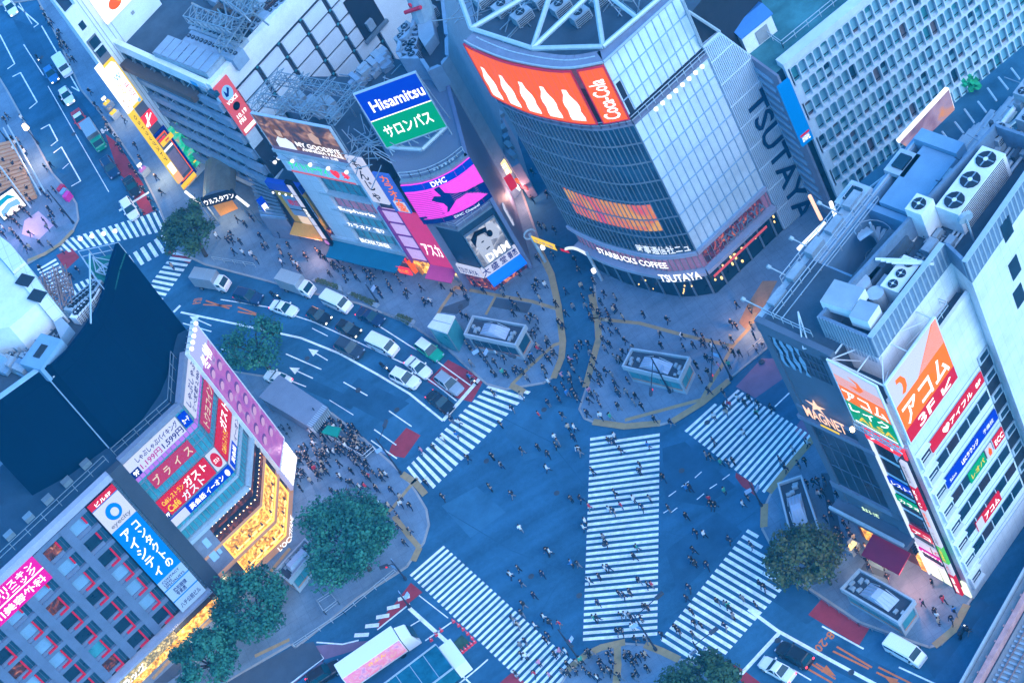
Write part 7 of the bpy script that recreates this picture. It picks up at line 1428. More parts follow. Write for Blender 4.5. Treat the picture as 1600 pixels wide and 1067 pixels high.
# ============================================================= station kiosks, stairs, railway, street furniture
def kiosk(px4, h, label, kind=0, hb=.13, z0=.13):
    c = [G2(x, y, h) for x, y in px4]; ctr = sum(c, Vector((0, 0))) / 4
    t = thing('subway_entrance', label, 'entrance', (*ctr, z0)); u = (c[1] - c[0]).normalized(); v = (c[3] - c[0]).normalized(); L = (c[1] - c[0]).length; D = (c[3] - c[0]).length
    ins = lambda k: [c[0] + (u + v) * k, c[1] + (v - u) * k, c[2] - (u + v) * k, c[3] + (u - v) * k]
    mb = MB(); mb.prism([tuple(p) for p in ins(.25)], z0, h - .55, 0); mb.build('wall', M['lightsteel'], parent=t)
    mb = MB(); mb.prism([tuple(p) for p in c], h - .55, h - .2, 0, 1); parapet(mb, [tuple(p) for p in c], h - .2, .45, .22, 0); mb.build('roof', [M['lightsteel'], M['slate']], parent=t)
    mb = MB(); W_ = [Wall([c[3 - i], c[2 - i]]) if 0 else None for i in range(0)]
    ring = ins(.25)
    ar = sum(ring[i].x * ring[(i + 1) % 4].y - ring[(i + 1) % 4].x * ring[i].y for i in range(4))
    if ar < 0: ring = ring[::-1]
    for i in range(4):
        w = Wall([ring[i], ring[(i + 1) % 4]]); w.slab(mb, .3, w.len - .3, 1.1, h - .8, .0, .03, 0)
        for k in range(int(w.len / 1.4) + 1): s = .3 + k * (w.len - .6) / max(1, int(w.len / 1.4)); w.slab(mb, s - .05, s + .05, 1.1, h - .8, .03, .04, 1)
        w.slab(mb, .3, w.len - .3, .9, 1.1, .0, .08, 2)
    mb.build('window', [M['teal'] if kind else M['glass_blue'], M['steel'], M['tactile2']], parent=t)
    def rb(mb, s0, s1, k0, k1, za, zb, m=0, mt=None): mb.prism([tuple(c[0] + u * s0 + v * k0), tuple(c[0] + u * s1 + v * k0), tuple(c[0] + u * s1 + v * k1), tuple(c[0] + u * s0 + v * k1)], za, zb, m, mt)
    mb = MB(); z = h - .19
    a0, a1, b0, b1 = L * .22, L * .78, D * .25, D * .75
    P0 = lambda s, k, zz: (*(c[0] + u * s + v * k), zz)
    mb.hexa([P0(a0, b0, z), P0(a1, b0, z), P0(a1, b1, z), P0(a0, b1, z)], [P0(a0 + .2, (b0 + b1) / 2 - .4, z + .8), P0(a1 - .2, (b0 + b1) / 2 - .4, z + .8), P0(a1 - .2, (b0 + b1) / 2 + .4, z + .8), P0(a0 + .2, (b0 + b1) / 2 + .4, z + .8)]); 
    for i in range(5): s = a0 + (a1 - a0) * i / 4; mb.tube(P0(s, b0, z + .05), P0(s, (b0 + b1) / 2 - .4, z + .85), .05, 1, 4); mb.tube(P0(s, b1, z + .05), P0(s, (b0 + b1) / 2 + .4, z + .85), .05, 1, 4)
    mb.build('skylight', [M['paleglass'], M['lightsteel']], parent=t)
    mb = MB()
    for i in range(9): s = random.uniform(.4, L - .9); k = random.choice((random.uniform(.3, D * .2), random.uniform(D * .8, D - .6))); rb(mb, s, s + random.uniform(.3, .7), k, k + .35, z, z + random.uniform(.2, .5), i % 2)
    mb.build('roof_plant', [M['machine'], M['pale']], parent=t)
    return t
M['tactile2'] = mat('salmon_band', (0.45, 0.24, 0.18), 0.6, noise=0.2); M['paleglass'] = mat('pale_skylight_glass', (0.36, 0.42, 0.55), 0.3, noise=0.1)
kiosk([(725, 524), (739, 494), (823, 509), (806, 541)], 3.6, 'white rimmed station entrance pavilion on the plaza below the screen building')
kiosk([(972, 574), (987, 545), (1079, 559), (1062, 596)], 3.4, 'white rimmed station entrance pavilion on the plaza below the glass tower', 1)
kiosk([(1215, 756), (1253, 743), (1285, 838), (1238, 850)], 3.4, 'station entrance pavilion partly under the autumn tree beside the slate building', 1)
kiosk([(1313, 921), (1343, 889), (1431, 939), (1404, 975)], 3.4, 'long station entrance pavilion with a ribbed skylight by the red lane', 1)
kiosk([(430, 893), (478, 841), (492, 860), (452, 910)], 3.2, 'small station stair pavilion beside the glowing cafe corner', 1)
# glass lift shaft on the plaza
def lift():
    c = [G2(x, y, 4.5) for x, y in ((668, 511), (684, 490), (711, 494), (698, 521))]; ctr = sum(c, Vector((0, 0))) / 4; t = thing('glass_lift_shaft', 'teal glass lift shaft with a flat white lid on the plaza edge', 'lift', (*ctr, .13))
    mb = MB(); mb.prism([tuple(ctr + (p - ctr) * .92) for p in c], .13, 4.3, 0); mb.build('glass_wall', M['teal'], parent=t)
    mb = MB(); mb.prism([tuple(p) for p in c], 4.3, 4.6, 0); m_, n_ = (c[0] + c[1]) / 2, (c[2] + c[3]) / 2; mb.build('roof', M['white'], parent=t); mb = MB(); mb.tube((*m_, 4.62), (*n_, 4.62), .04, 0, 4)
    for p in c: q = ctr + (p - ctr) * .94; mb.tube((*q, .13), (*q, 4.3), .07, 0, 5)
    mb.build('frame', M['steel'], parent=t)
lift()
# stairs roof by the crowd, bus shelter, kerb-side fences
M['roofpale'] = mat('pale_roof_sheet', (0.17, 0.20, 0.27), 0.7, noise=0.1)
M['greencloth'] = mat('green_canvas', (0.01, 0.22, 0.16), 0.8, noise=0.1)
def slabroof(px4, h, name, label, cat, m, th=.25):
    c = [G2(x, y, h) for x, y in px4]; ctr = sum(c, Vector((0, 0))) / 4; t = thing(name, label, cat, (*ctr, .13)); mb = MB(); mb.prism([tuple(p) for p in c], h - th, h, 0); mb.build('roof', m, parent=t)
    mb = MB(); 
    for p in c: q = ctr + (p - ctr) * .92; mb.tube((*q, .1), (*q, h - th), .09, 0, 6)
    mb.build('post', M['steel'], parent=t); return t, c
t, c = slabroof([(404, 620), (436, 585), (512, 636), (486, 668)], 3.6, 'stair_shelter', 'long grey roofed stair shelter south of the curving road', 'shelter', M['roofpale'])
mb = MB(); k = (c[2] - c[1]).normalized(); w = Wall([c[0] * .95 + c[1] * .05, c[3]]); w.slab(mb, .1, w.len - .1, .2, 3.3, -.3, .1); mb.build('side_panel', M['slate_b'], parent=t)
mb = MB(); w = Wall([c[3], c[2]]); 
for i in range(12): w.slab(mb, .1 + i * w.len / 12, .1 + i * w.len / 12 + .12, 2.2, 3.62, -.9, .9)
mb.build('louvre', M['lightsteel'], parent=t)

t, c = slabroof([(502, 675), (512, 664), (532, 668), (526, 682)], 2.8, 'canvas_booth', 'small green canvas booth at the head of the crowd', 'booth', M['greencloth'])
t, c = slabroof([(1240, 772), (1246, 744), (1252, 742), (1250, 775)], 3.6, 'sign_shelf', 'thin white shelf beside the entrance pavilion', 'shelf', M['white']) if 0 else (None, None)
def fence(name, pxs, h, label, m='steel', closed=False, r=.04):
    pts = [P(x, y, .13) for x, y in pxs]; o = pts[0]; mb = MB()
    if closed: pts.append(pts[0])
    for a, b in zip(pts, pts[1:]):
        n = max(1, int((b - a).length / 1.5))
        for i in range(n + 1): p = a.lerp(b, i / n); mb.tube(p, p + Vector((0, 0, h)), r * 1.3, 0, 4)
        for z in (h, h * .55): mb.tube(a + Vector((0, 0, z)), b + Vector((0, 0, z)), r, 0, 4)
    return tag(mb.build(name, M[m], loc=o), label, 'railing')
fence('guard_rail', [(335, 408), (400, 418)], 1.0, 'white guard rail along the road near the round tree', 'lightsteel')
fence('guard_rail', [(519, 689), (573, 720), (589, 706)], 1.3, 'white fence around the packed crowd by the road', 'white')
fence('guard_rail', [(462, 1011), (540, 960), (620, 895)], .9, 'long rail between pavement and lower road', 'lightsteel')
fence('guard_rail', [(600, 492), (640, 508), (700, 548), (738, 581)], .9, 'dark guard rail along the kerb above the queue of cars', 'steel')
fence('guard_rail', [(1240, 912), (1265, 926), (1343, 978), (1425, 1008)], .9, 'guard rail beside the red lane at lower right', 'steel')
fence('guard_rail', [(1170, 555), (1215, 515)], .9, 'guard rail on the far side of the purple lane', 'steel')
fence('guard_rail', [(500, 944), (520, 931), (531, 944), (510, 960)], 1.0, 'small square rail on the shaded pavement', 'lightsteel', True)
# planters along the kerb
def planter(px4, label):
    c = [G2(x, y, .5) for x, y in px4]; ctr = sum(c, Vector((0, 0))) / len(c); t = thing('kerb_planter', label, 'planter', (*ctr, .13), 'planters along the curving kerb'); mb = MB()
    mb.prism([tuple(p) for p in c], .13, .45, 0); mb.build('stone_rim', M['pale'], parent=t)
    mb = MB()
    for i in range(260):
        a, b = random.random(), random.random(); p = c[0].lerp(c[1], a).lerp(c[3].lerp(c[2], a), .12 + .76 * b); z = .45 + random.uniform(0, .35); s = .12; th = random.uniform(0, 6.3); d = Vector((cos(th), sin(th), random.uniform(-.5, .8))) * s; e = Vector((-sin(th), cos(th), random.uniform(-.4, .4))) * s
        q = Vector((*p, z)); mb.face([q - d, q + e, q + d, q - e])
    mb.build('low_plants', M['leaf_c'], parent=t)
def leafmat(name, cols, sc=.35):
    m = mat(name, cols[0], 0.75, spec=.2); t_ = m.node_tree; b = t_.nodes['Principled BSDF']; oi = t_.nodes.new('ShaderNodeTexCoord'); n = t_.nodes.new('ShaderNodeTexNoise'); n.inputs['Scale'].default_value = sc; n.inputs['Detail'].default_value = 5
    t_.links.new(oi.outputs['Object'], n.inputs['Vector']); r = t_.nodes.new('ShaderNodeValToRGB')
    while len(r.color_ramp.elements) < len(cols): r.color_ramp.elements.new(.5)
    for i, (e, c) in enumerate(zip(r.color_ramp.elements, cols)): e.position = .34 + .32 * i / (len(cols) - 1); e.color = (*c, 1)
    t_.links.new(n.outputs['Fac'], r.inputs[0]); t_.links.new(r.outputs[0], b.inputs['Base Color']); return m
M['leaf_c'] = leafmat('planter_leaf', [(.03, .07, .04), (.10, .11, .04), (.04, .09, .06)], 2)
M['leaf_a'] = leafmat('tree_leaf_green', [(.015, .05, .03), (.035, .085, .045), (.05, .11, .04)])
M['leaf_b'] = leafmat('tree_leaf_bluegreen', [(.012, .07, .055), (.022, .13, .09), (.04, .18, .11)])
M['leaf_d'] = leafmat('tree_leaf_autumn', [(.02, .05, .03), (.045, .08, .035), (.10, .10, .04), (.05, .08, .05)], .8)
for i, q in enumerate((((486, 438), (491, 434), (532, 446), (535, 455)), ((541, 458), (548, 455), (592, 474), (586, 480)), ((614, 494), (620, 489), (648, 500), (641, 510)))): planter(q, ('Leftmost stone rimmed planter on the kerb above the white truck', 'Middle stone rimmed planter on the kerb above the white van', 'Right stone rimmed planter on the kerb beside the glass lift')[i].lower().capitalize())
# trees
def tree(px, py, rad, hgt, m, label, n=5200, gap=.0, seed=1, squash=.75, group='street trees around the crossing'):
    rnd = random.Random(seed); base = P(px, py, .13); t = thing('broadleaf_tree', label, 'tree', base, group)
    mb = MB(); top = base + Vector((rnd.uniform(-.4, .4), rnd.uniform(-.4, .4), hgt * .45)); mb.tube(base, top, .32, 0, 8, .22); lim = []
    for i in range(9):
        th = i * 2.4 + rnd.uniform(-.3, .3); L = rad * rnd.uniform(.45, .8); e = top + Vector((cos(th) * L, sin(th) * L, hgt * rnd.uniform(.12, .42))); m_ = top.lerp(e, .5) + Vector((0, 0, .5)); mb.tube(top - Vector((0, 0, rnd.uniform(0, 1.2))), m_, .16, 0, 6, .10); mb.tube(m_, e, .10, 0, 5, .04); lim.append(e)
        for j in range(2): f = e + Vector((rnd.uniform(-1, 1), rnd.uniform(-1, 1), rnd.uniform(.2, 1))) * rad * .3; mb.tube(e.lerp(m_, .3), f, .05, 0, 4, .02)
    mb.build('trunk', M['bark'], parent=t)
    cl = []; cz = base.z + hgt - rad * squash
    for i in range(46):
        th = rnd.uniform(0, 6.28); ph = math.acos(rnd.uniform(-.35, 1)); rr = rad * (.55 + .42 * rnd.random()); 
        if rnd.random() < gap: continue
        cl.append((Vector((base.x + rr * .85 * sin(ph) * cos(th), base.y + rr * .85 * sin(ph) * sin(th), cz + rr * squash * cos(ph))), rad * rnd.uniform(.13, .36)))
    for e in lim: cl.append((e, rad * .26))
    V = []; Fc = []
    for i in range(n):
        c, r = cl[rnd.randrange(len(cl))]; d = Vector((rnd.gauss(0, 1), rnd.gauss(0, 1), rnd.gauss(0, 1))).normalized(); p = c + d * r * (rnd.random() ** .45); s = rnd.uniform(.10, .30)
        a = Vector((rnd.gauss(0, 1), rnd.gauss(0, 1), rnd.gauss(0, .6))).normalized() * s; b = a.cross(d + Vector((.1, .2, .3))).normalized() * s * .7; k = len(V)
        V += [tuple(p - a - base), tuple(p + b - base), tuple(p + a - base), tuple(p - b - base)]; Fc.append((k, k + 1, k + 2, k + 3))
    me = bpy.data.meshes.new('crown'); me.from_pydata(V, [], Fc); me.materials.append(m); o = bpy.data.objects.new('crown', me); COL.objects.link(o); o.parent = t; PLOC[o.name] = base
    return t
tree(322, 400, 4.3, 8.5, M['leaf_a'], 'round dark green tree beside the far crosswalks and passage gate', 7000, seed=2)
tree(420, 575, 5.2, 8.0, M['leaf_b'], 'wide thin crowned tree overhanging the curving road behind the pink banner', 3000, .5, seed=3, squash=.5)
tree(578, 890, 7.0, 11.5, M['leaf_b'], 'largest blue green tree between the cafe corner and the crossing', 16000, .22, seed=4, squash=.6)
tree(420, 985, 5.6, 9.0, M['leaf_b'], 'blue green tree directly under the long optician banner', 9000, seed=5, squash=.6)
tree(348, 1062, 4.8, 8.0, M['leaf_b'], 'low shaded tree at the bottom left pavement', 6500, .25, seed=6, squash=.5)
tree(1276, 905, 5.0, 8.5, M['leaf_d'], 'brownish autumn tree over the station pavilion by the slate building', 6500, .25, seed=7, squash=.6)
tree(1120, 1110, 5.3, 8.5, M['leaf_a'], 'trimmed dark green tree cut by the bottom edge of the picture', 10000, seed=8)
# railway at lower right
def railway():
    a = P(1480, 1090, 6), 0
    A = G2(1495, 1067, 6); Bv = G2(1600, 880, 6); u = (Bv - A).normalized(); v = Vector((u.y, -u.x)); A = A - u * 14; L = 70
    t = thing('railway_viaduct', 'railway viaduct with pink girders running past the lower right corner', 'railway', (*A, 0))
    def bar(mb, k0, k1, z0, z1, s0=0, s1=L, m=0): mb.prism([tuple(A + u * s0 + v * k0), tuple(A + u * s1 + v * k0), tuple(A + u * s1 + v * k1), tuple(A + u * s0 + v * k1)], z0, z1, m)
    mb = MB(); bar(mb, 0, 26, .1, 4.9); mb.build('deck', M['slate'], parent=t)
    mb = MB(); bar(mb, 0, .22, 4.9, 5.6); mb.build('parapet', M['lightsteel'], parent=t)
    mb = MB(); bar(mb, 1.5, 2.1, 4.9, 5.9); bar(mb, 6.6, 7.2, 4.9, 5.9); 
    for i in range(36): bar(mb, 1.25, 1.5, 5.0, 5.8, i * 2, i * 2 + .25); bar(mb, 6.35, 6.6, 5.0, 5.8, i * 2, i * 2 + .25)
    mb.build('pink_girder', M['pinksteel'], parent=t)
    mb = MB(); bar(mb, .3, 1.1, 4.9, 5.05); bar(mb, 7.6, 8.8, 4.9, 5.2); bar(mb, 12, 20, 4.9, 5.5); mb.build('service_walk', M['grey'], parent=t)
    for k in (3.4, 4.55, 9.6, 10.75):
        mb = MB(); bar(mb, k, k + .1, 5.12, 5.28); mb.build('rail', M['rust'], parent=t)
    mb = MB()
    for i in range(int(L / .62)): bar(mb, 2.9, 5.2, 4.97, 5.12, i * .62, i * .62 + .26); bar(mb, 9.1, 11.4, 4.97, 5.12, i * .62, i * .62 + .26)
    mb.build('sleepers', M['pale'], parent=t); 
    mb = MB(); bar(mb, 2.3, 6.2, 4.9, 4.965); bar(mb, 8.9, 11.8, 4.9, 4.965); mb.build('ballast', M['grey'], parent=t)
M['pinksteel'] = mat('faded_pink_steel', (0.42, 0.22, 0.22), 0.7, noise=0.25, scale=.8)
railway()
# lamp posts and signal masts: foot pixel, top pixel
def mast(foot, top, label, arm=None, signs=True, name='traffic_signal', cat='traffic signal', r=.10):
    b = P(*foot, .13); d = ray(*top); dh = Vector((d.x, d.y)); k = ((b.xy - CAM.xy).dot(dh)) / dh.dot(dh); h = CAM.z + d.z * k; h = max(3, min(12, h))
    t = thing(name, label, cat, b); mb = MB(); mb.tube(b, b + Vector((0, 0, h - .13)), r * 1.3, 0, 7, r * .8); mb.tube(b, b + Vector((0, 0, .5)), r * 2, 0, 8); mb.build('pole', M['poledark'], parent=t)
    if arm:
        a = P(*arm, h - .8); q = Vector((b.x, b.y, h - .8)); mb = MB(); mb.tube(q, a, .06, 0, 5); mb.build('arm', M['poledark'], parent=t)
        e = (a - q).normalized(); mb = MB(); mb.obox(a, e * .55, Vector((-e.y, e.x, 0)) * .16, (0, 0, .2)); mb.build('signal_head', M['slate'], parent=t)
        mb = MB(); s = a + Vector((-e.y, e.x, 0)) * .18 - e * .3; mb.tube(s, s + Vector((-e.y, e.x, 0)) * .04, .14, 0, 8); mb.build('signal_light', GL['red2'], parent=t)
    if signs:
        for i, dz in enumerate((h * .55, h * .72)):
            th = random.choice((.6, 2.1)) + i; e = Vector((cos(th), sin(th), 0)); c = b + e * .6 + Vector((0, 0, dz)); mb = MB(); mb.obox(c, e * .42, Vector((-e.y, e.x, 0)) * .04, (0, 0, .32)); mb.build('plate', M['skyplate'], parent=t)
    return t
GL['lanternw'] = glow('glow_lantern', (1, .62, .28), 5)
M['poledark'] = mat('dark_pole', (0.03, 0.04, 0.06), 0.5, noise=0.1); M['skyplate'] = mat('pale_blue_plate', (0.25, 0.38, 0.60), 0.5)
mast((775, 587), (741, 530), 'traffic signal mast in front of the plaza pavilion', (800, 556)); mast((1143, 592), (1098, 535), 'signal mast at the right end of the glass tower plaza', (1111, 590)); mast((1047, 613), (1018, 557), 'signal mast leaning over the right plaza pavilion', (1017, 612))
mast((627, 740), (590, 683), 'signal mast beside the packed crowd', (602, 662)); mast((508, 664), (504, 626), 'signal mast with blue plates behind the packed crowd'); mast((908, 1035), (873, 982), 'signal mast on the bottom plaza beside the left crosswalk', (890, 1005)); mast((1025, 1015), (988, 958), 'signal mast on the bottom plaza beside the long crosswalk', (1030, 930))
mast((590, 472), (570, 445), 'information mast behind the white van'); mast((1190, 790), (1178, 750), 'post with blue plates at the corner of the right crosswalk'); mast((1298, 912), (1290, 893), 'post with two blue plates beside the long pavilion'); mast((634, 905), (620, 868), 'signal mast left of the lower left crosswalk', (600, 885)); mast((1112, 1050), (1110, 985), 'slim signal mast beside the trimmed tree', (1115, 985)); mast((115, 349), (70, 300), 'dark mast on the rounded corner of the left plaza', None, False); mast((640, 948), (622, 930), 'post with pale plates beside the lower stop line')
for i, (x, y, xt, yt) in enumerate(((60, 225, 48, 200), (12, 220, 6, 203))):
    t = mast((x, y), (xt, yt), ('warm lamp with a square lantern on the left pavement', 'smaller warm lamp near the left picture edge')[i], None, False, 'street_lamp', 'street lamp'); b = PLOC[t.name]; mb = MB(); c = b + Vector((0, 0, 3.6)); mb.tube(c, c + Vector((0, 0, .9)), .45, 0, 8, .32); mb.build('lantern', GL['lanternw'], parent=t)
# street arch at the mouth of the narrow street
def arch():
    a, b = P(831, 372, 5.2), P(868, 385, 5.2); c, d = P(870, 388, 5), P(921, 402, 5); t = thing('street_arch', 'slim street arch with yellow and black banner across the narrow street', 'arch', (a + d) / 2 - Vector((0, 0, 5)))
    w = Wall([a.xy, c.xy]); mb = MB(); w.slab(mb, .2, w.len, 4.6, 5.8, 0, .12); mb.build('yellow_banner', GL['yellow'], parent=t); mb = MB(); text_on(mb, w, .6, w.len - .5, 4.9, 5.5, 'センター街', .16); mb.build('lettering', GL['blue'], parent=t)
    w2 = Wall([c.xy, d.xy]); mb = MB(); w2.slab(mb, 0, w2.len * .45, 4.7, 5.6, 0, .12, 0); w2.slab(mb, w2.len * .15, w2.len * .4, 4.9, 5.4, .13, .03, 1); mb.build('dark_banner', [M['dark'], GL['red']], parent=t)
    mb = MB(); pts = [w2.pt(w2.len * (.3 + .14 * i), 5.4 + .8 * sin(pi * i / 5), .0) for i in range(6)]; [mb.tube(p, q, .2, 0, 6) for p, q in zip(pts, pts[1:])]; mb.build('white_tube', GL['coldwhite'], parent=t)
    mb = MB()
    for p in (a, d): q = Vector((p.x, p.y, .13)); mb.tube(q, Vector((p.x, p.y, 6)), .22, 0, 8)
    for i in range(10): th = i * .5; mb.tube(a + Vector((.8 * cos(th), 0, .8 + .8 * sin(th))), a + Vector((.8 * cos(th + .5), 0, .8 + .8 * sin(th + .5))), .14, 0, 5)
    mb.build('post', M['lightsteel'], parent=t); mb = MB(); [mb.tube(p - Vector((0, 0, 2.4)), p - Vector((0, 0, 1.9)), .3, 0, 8) for p in (a + Vector((.6, -.4, 0)), d + Vector((-.4, -.4, 0)))]; mb.build('globe_lamp', GL['white'], parent=t)
arch()
# construction zone: cones and barrier at the lower crosswalk
M['plank'] = mat('green_plank', (0.04, 0.09, 0.06), 0.8, noise=0.3, scale=2); M['conered'] = mat('cone_red', (0.75, 0.05, 0.08), 0.5)
cone0 = None; group = 'traffic cones around the roadworks'
pc = [(742 - i * 4.7, 1003 + i * 3.9) for i in range(10)] + [(738, 997), (731, 990), (724, 983), (717, 977), (709, 971), (690, 985), (682, 992), (674, 1000)] 
for i, (x, y) in enumerate(pc):
    p = P(x, y, 0)
    if cone0 is None:
        cone0 = thing('traffic_cone', '', 'traffic cone', (0, 0, 0), group); mb = MB(); mb.box(-.2, .2, -.2, .2, 0, .05, 0); mb.tube((0, 0, .05), (0, 0, .75), .15, 0, 8, .03); mb.build('cone', M['conered'] if 'conered' in M else M['red'], parent=cone0); mb = MB(); mb.tube((0, 0, .32), (0, 0, .48), .105, 0, 8, .075); mb.build('band', M['white'], parent=cone0); o = cone0
    else: o = inst(cone0, p)
    o.location = p; o['group'] = group; o['category'] = 'traffic cone'
    o['label'] = ('red traffic cone number %s counted from the crosswalk tip down the long row' % ('one', 'two', 'three', 'four', 'five', 'six', 'seven', 'eight', 'nine', 'ten')[i]) if i < 10 else ('red traffic cone %s on the short row beside the crosswalk' % ('lowest', 'second lowest', 'third lowest', 'fourth lowest', 'topmost')[i - 10] if i < 15 else 'red traffic cone %s on the stop line side of the roadworks' % ('nearest the crosswalk', 'in the middle', 'farthest from the crosswalk')[i - 15])
t = thing('roadworks_pit', 'dark planked roadworks pit fenced by red cones', 'roadworks', P(710, 1005, 0)); mb = MB()
c = [P(x, y, .01) for x, y in ((688, 1025), (722, 992), (734, 1003), (700, 1038))]
for i in range(7): a, b = c[0].lerp(c[3], i / 7), c[1].lerp(c[2], i / 7); a2, b2 = c[0].lerp(c[3], (i + .8) / 7), c[1].lerp(c[2], (i + .8) / 7); mb.hexa([a, b, b2, a2][::-1], [p + Vector((0, 0, .12)) for p in (a, b, b2, a2)][::-1])
mb.build('plank', M['plank'], parent=t)

# ============================================================= vehicles
GL['head'] = glow('glow_headlamp', (1, .93, .8), 3.0); GL['tail'] = glow('glow_tail', (1, .02, .03), 6)
M['tyre'] = M['black']; M['rim'] = mat('wheel_rim', (0.35, 0.36, 0.38), 0.4, metal=.6); M['carglass'] = mat('car_glass', (0.006, 0.045, 0.065), 0.25, spec=0.2)
PAINT = {}
for n_, c_, mt_ in (('white', (.74, .75, .78), 0), ('silver', (.36, .38, .42), .3), ('black', (.012, .014, .02), 0), ('navy', (.01, .03, .08), 0), ('dark', (.03, .04, .06), 0), ('red', (.55, .015, .03), 0), ('green', (.01, .28, .16), 0), ('blue', (.02, .14, .35), 0), ('grey', (.10, .12, .15), .2), ('teal', (.01, .16, .20), 0)):
    PAINT[n_] = mat('car_paint_' + n_, c_, 0.28, metal=mt_, spec=.35)
def loft(mb, secs, mi=0, cap=True):
    """secs: list of rings (same count) of points"""
    for a, b in zip(secs, secs[1:]):
        n = len(a)
        for i in range(n): j = (i + 1) % n; mb.face((a[i], a[j], b[j], b[i]), mi)
    if cap: mb.face(secs[0][::-1], mi); mb.face(secs[-1], mi)
def ring(x, w, z0, z1, r=.14):
    return [(x, -w + r * .4, z0), (x, -w, z0 + r), (x, -w, z1 - r), (x, -w + r, z1), (x, w - r, z1), (x, w, z1 - r), (x, w, z0 + r), (x, w - r * .4, z0)]
def wheel(parent, x, y, r=.32, w=.20):
    mb = MB(); mb.tube((x, y - w / 2, r), (x, y + w / 2, r), r, 0, 14); t_ = mb.build('wheel', M['tyre'], parent=parent); mb = MB(); s = 1 if y > 0 else -1; mb.tube((x, y + s * (w / 2), r), (x, y + s * (w / 2 + .02), r), r * .62, 0, 10); mb.build('rim', M['rim'], parent=t_)
def lamps(parent, xf, xr, w, z, on=False):
    for s in (-1, 1):
        mb = MB(); mb.obox((xf, s * w * .74, z), (.05, 0, 0), (0, w * .17, 0), (0, 0, .08)); mb.build('headlight', GL['head'] if on else M['paleglass'], parent=parent)
        mb = MB(); mb.obox((xr, s * w * .80, z + .08), (.04, 0, 0), (0, w * .13, 0), (0, 0, .10)); mb.build('tail_light', GL['tail'], parent=parent)
def car(kind):
    t = thing('car', 'x', 'car', (0, 0, 0)); L, Wd = {'sedan': (4.6, .87), 'hatch': (3.9, .83), 'suv': (4.6, .92), 'wagon': (4.7, .89)}[kind]; h = L / 2; bz = .92 if kind != 'suv' else 1.05
    hood = .80 if kind != 'suv' else .98
    mb = MB(); loft(mb, [ring(-h, Wd * .78, .35, bz - .12), ring(-h + .15, Wd * .92, .24, bz - .03), ring(-h + .7, Wd, .2, bz), ring(0, Wd, .2, bz), ring(h - 1.5, Wd, .2, bz - .02), ring(h - .9, Wd * .98, .2, hood + .03), ring(h - .3, Wd * .92, .24, hood - .06), ring(h, Wd * .74, .34, hood - .18)]); mb.build('body', PAINT['white'], parent=t)
    rz = {'sedan': 1.42, 'hatch': 1.50, 'suv': 1.72, 'wagon': 1.55}[kind]; xr = {'sedan': -h + .95, 'hatch': -h + .15, 'suv': -h + .18, 'wagon': -h + .2}[kind]; xf = h - 1.35
    r0 = {'sedan': .75, 'hatch': .35, 'suv': .3, 'wagon': .35}[kind]
    a = lambda x, w, z: [(x, -w, z), (x, w, z)]
    wb, wt = Wd * .93, Wd * .74; q = [(xr, wb, bz - .03), (xr + r0, wt, rz - .06), (xf - .75, wt, rz - .06), (xf, wb * .96, bz - .05)]
    mb = MB(); B_ = [(xr, -wb, bz - .03), (xf, -wb * .96, bz - .05), (xf, wb * .96, bz - .05), (xr, wb, bz - .03)]; T_ = [(xr + r0, -wt, rz - .05), (xf - .75, -wt, rz - .05), (xf - .75, wt, rz - .05), (xr + r0, wt, rz - .05)]
    mb.hexa(B_, T_); mb.build('window', M['carglass'], parent=t)
    mb = MB(); mb.hexa([(xr + r0 - .04, -wt - .02, rz - .05), (xf - .70, -wt - .02, rz - .05), (xf - .70, wt + .02, rz - .05), (xr + r0 - .04, wt + .02, rz - .05)], [(xr + r0 + .08, -wt + .1, rz + .02), (xf - .85, -wt + .1, rz + .02), (xf - .85, wt - .1, rz + .02), (xr + r0 + .08, wt - .1, rz + .02)]); mb.build('roof', PAINT['white'], parent=t)
    mb = MB()
    for s in (-1, 1):
        for i, f in enumerate((0, .42, .95)): x0 = xr + (xf - xr) * f; x1 = (xr + r0) + (xf - .75 - xr - r0) * f; mb.tube((x0, s * wb * 1.0, bz - .03), (x1, s * (wt + .015), rz - .04), .045, 0, 4)
        mb.obox((xf - .25, s * (Wd + .08), bz + .05), (.08, 0, 0), (0, .10, 0), (0, 0, .07))
    mb.build('pillar', PAINT['white'], parent=t)
    for x in (-h + .85, h - .85):
        for s in (-1, 1): wheel(t, x, s * (Wd - .10))
    lamps(t, h - .05, -h + .03, Wd * .9, hood - .22, kind == 'hatch')
    return t
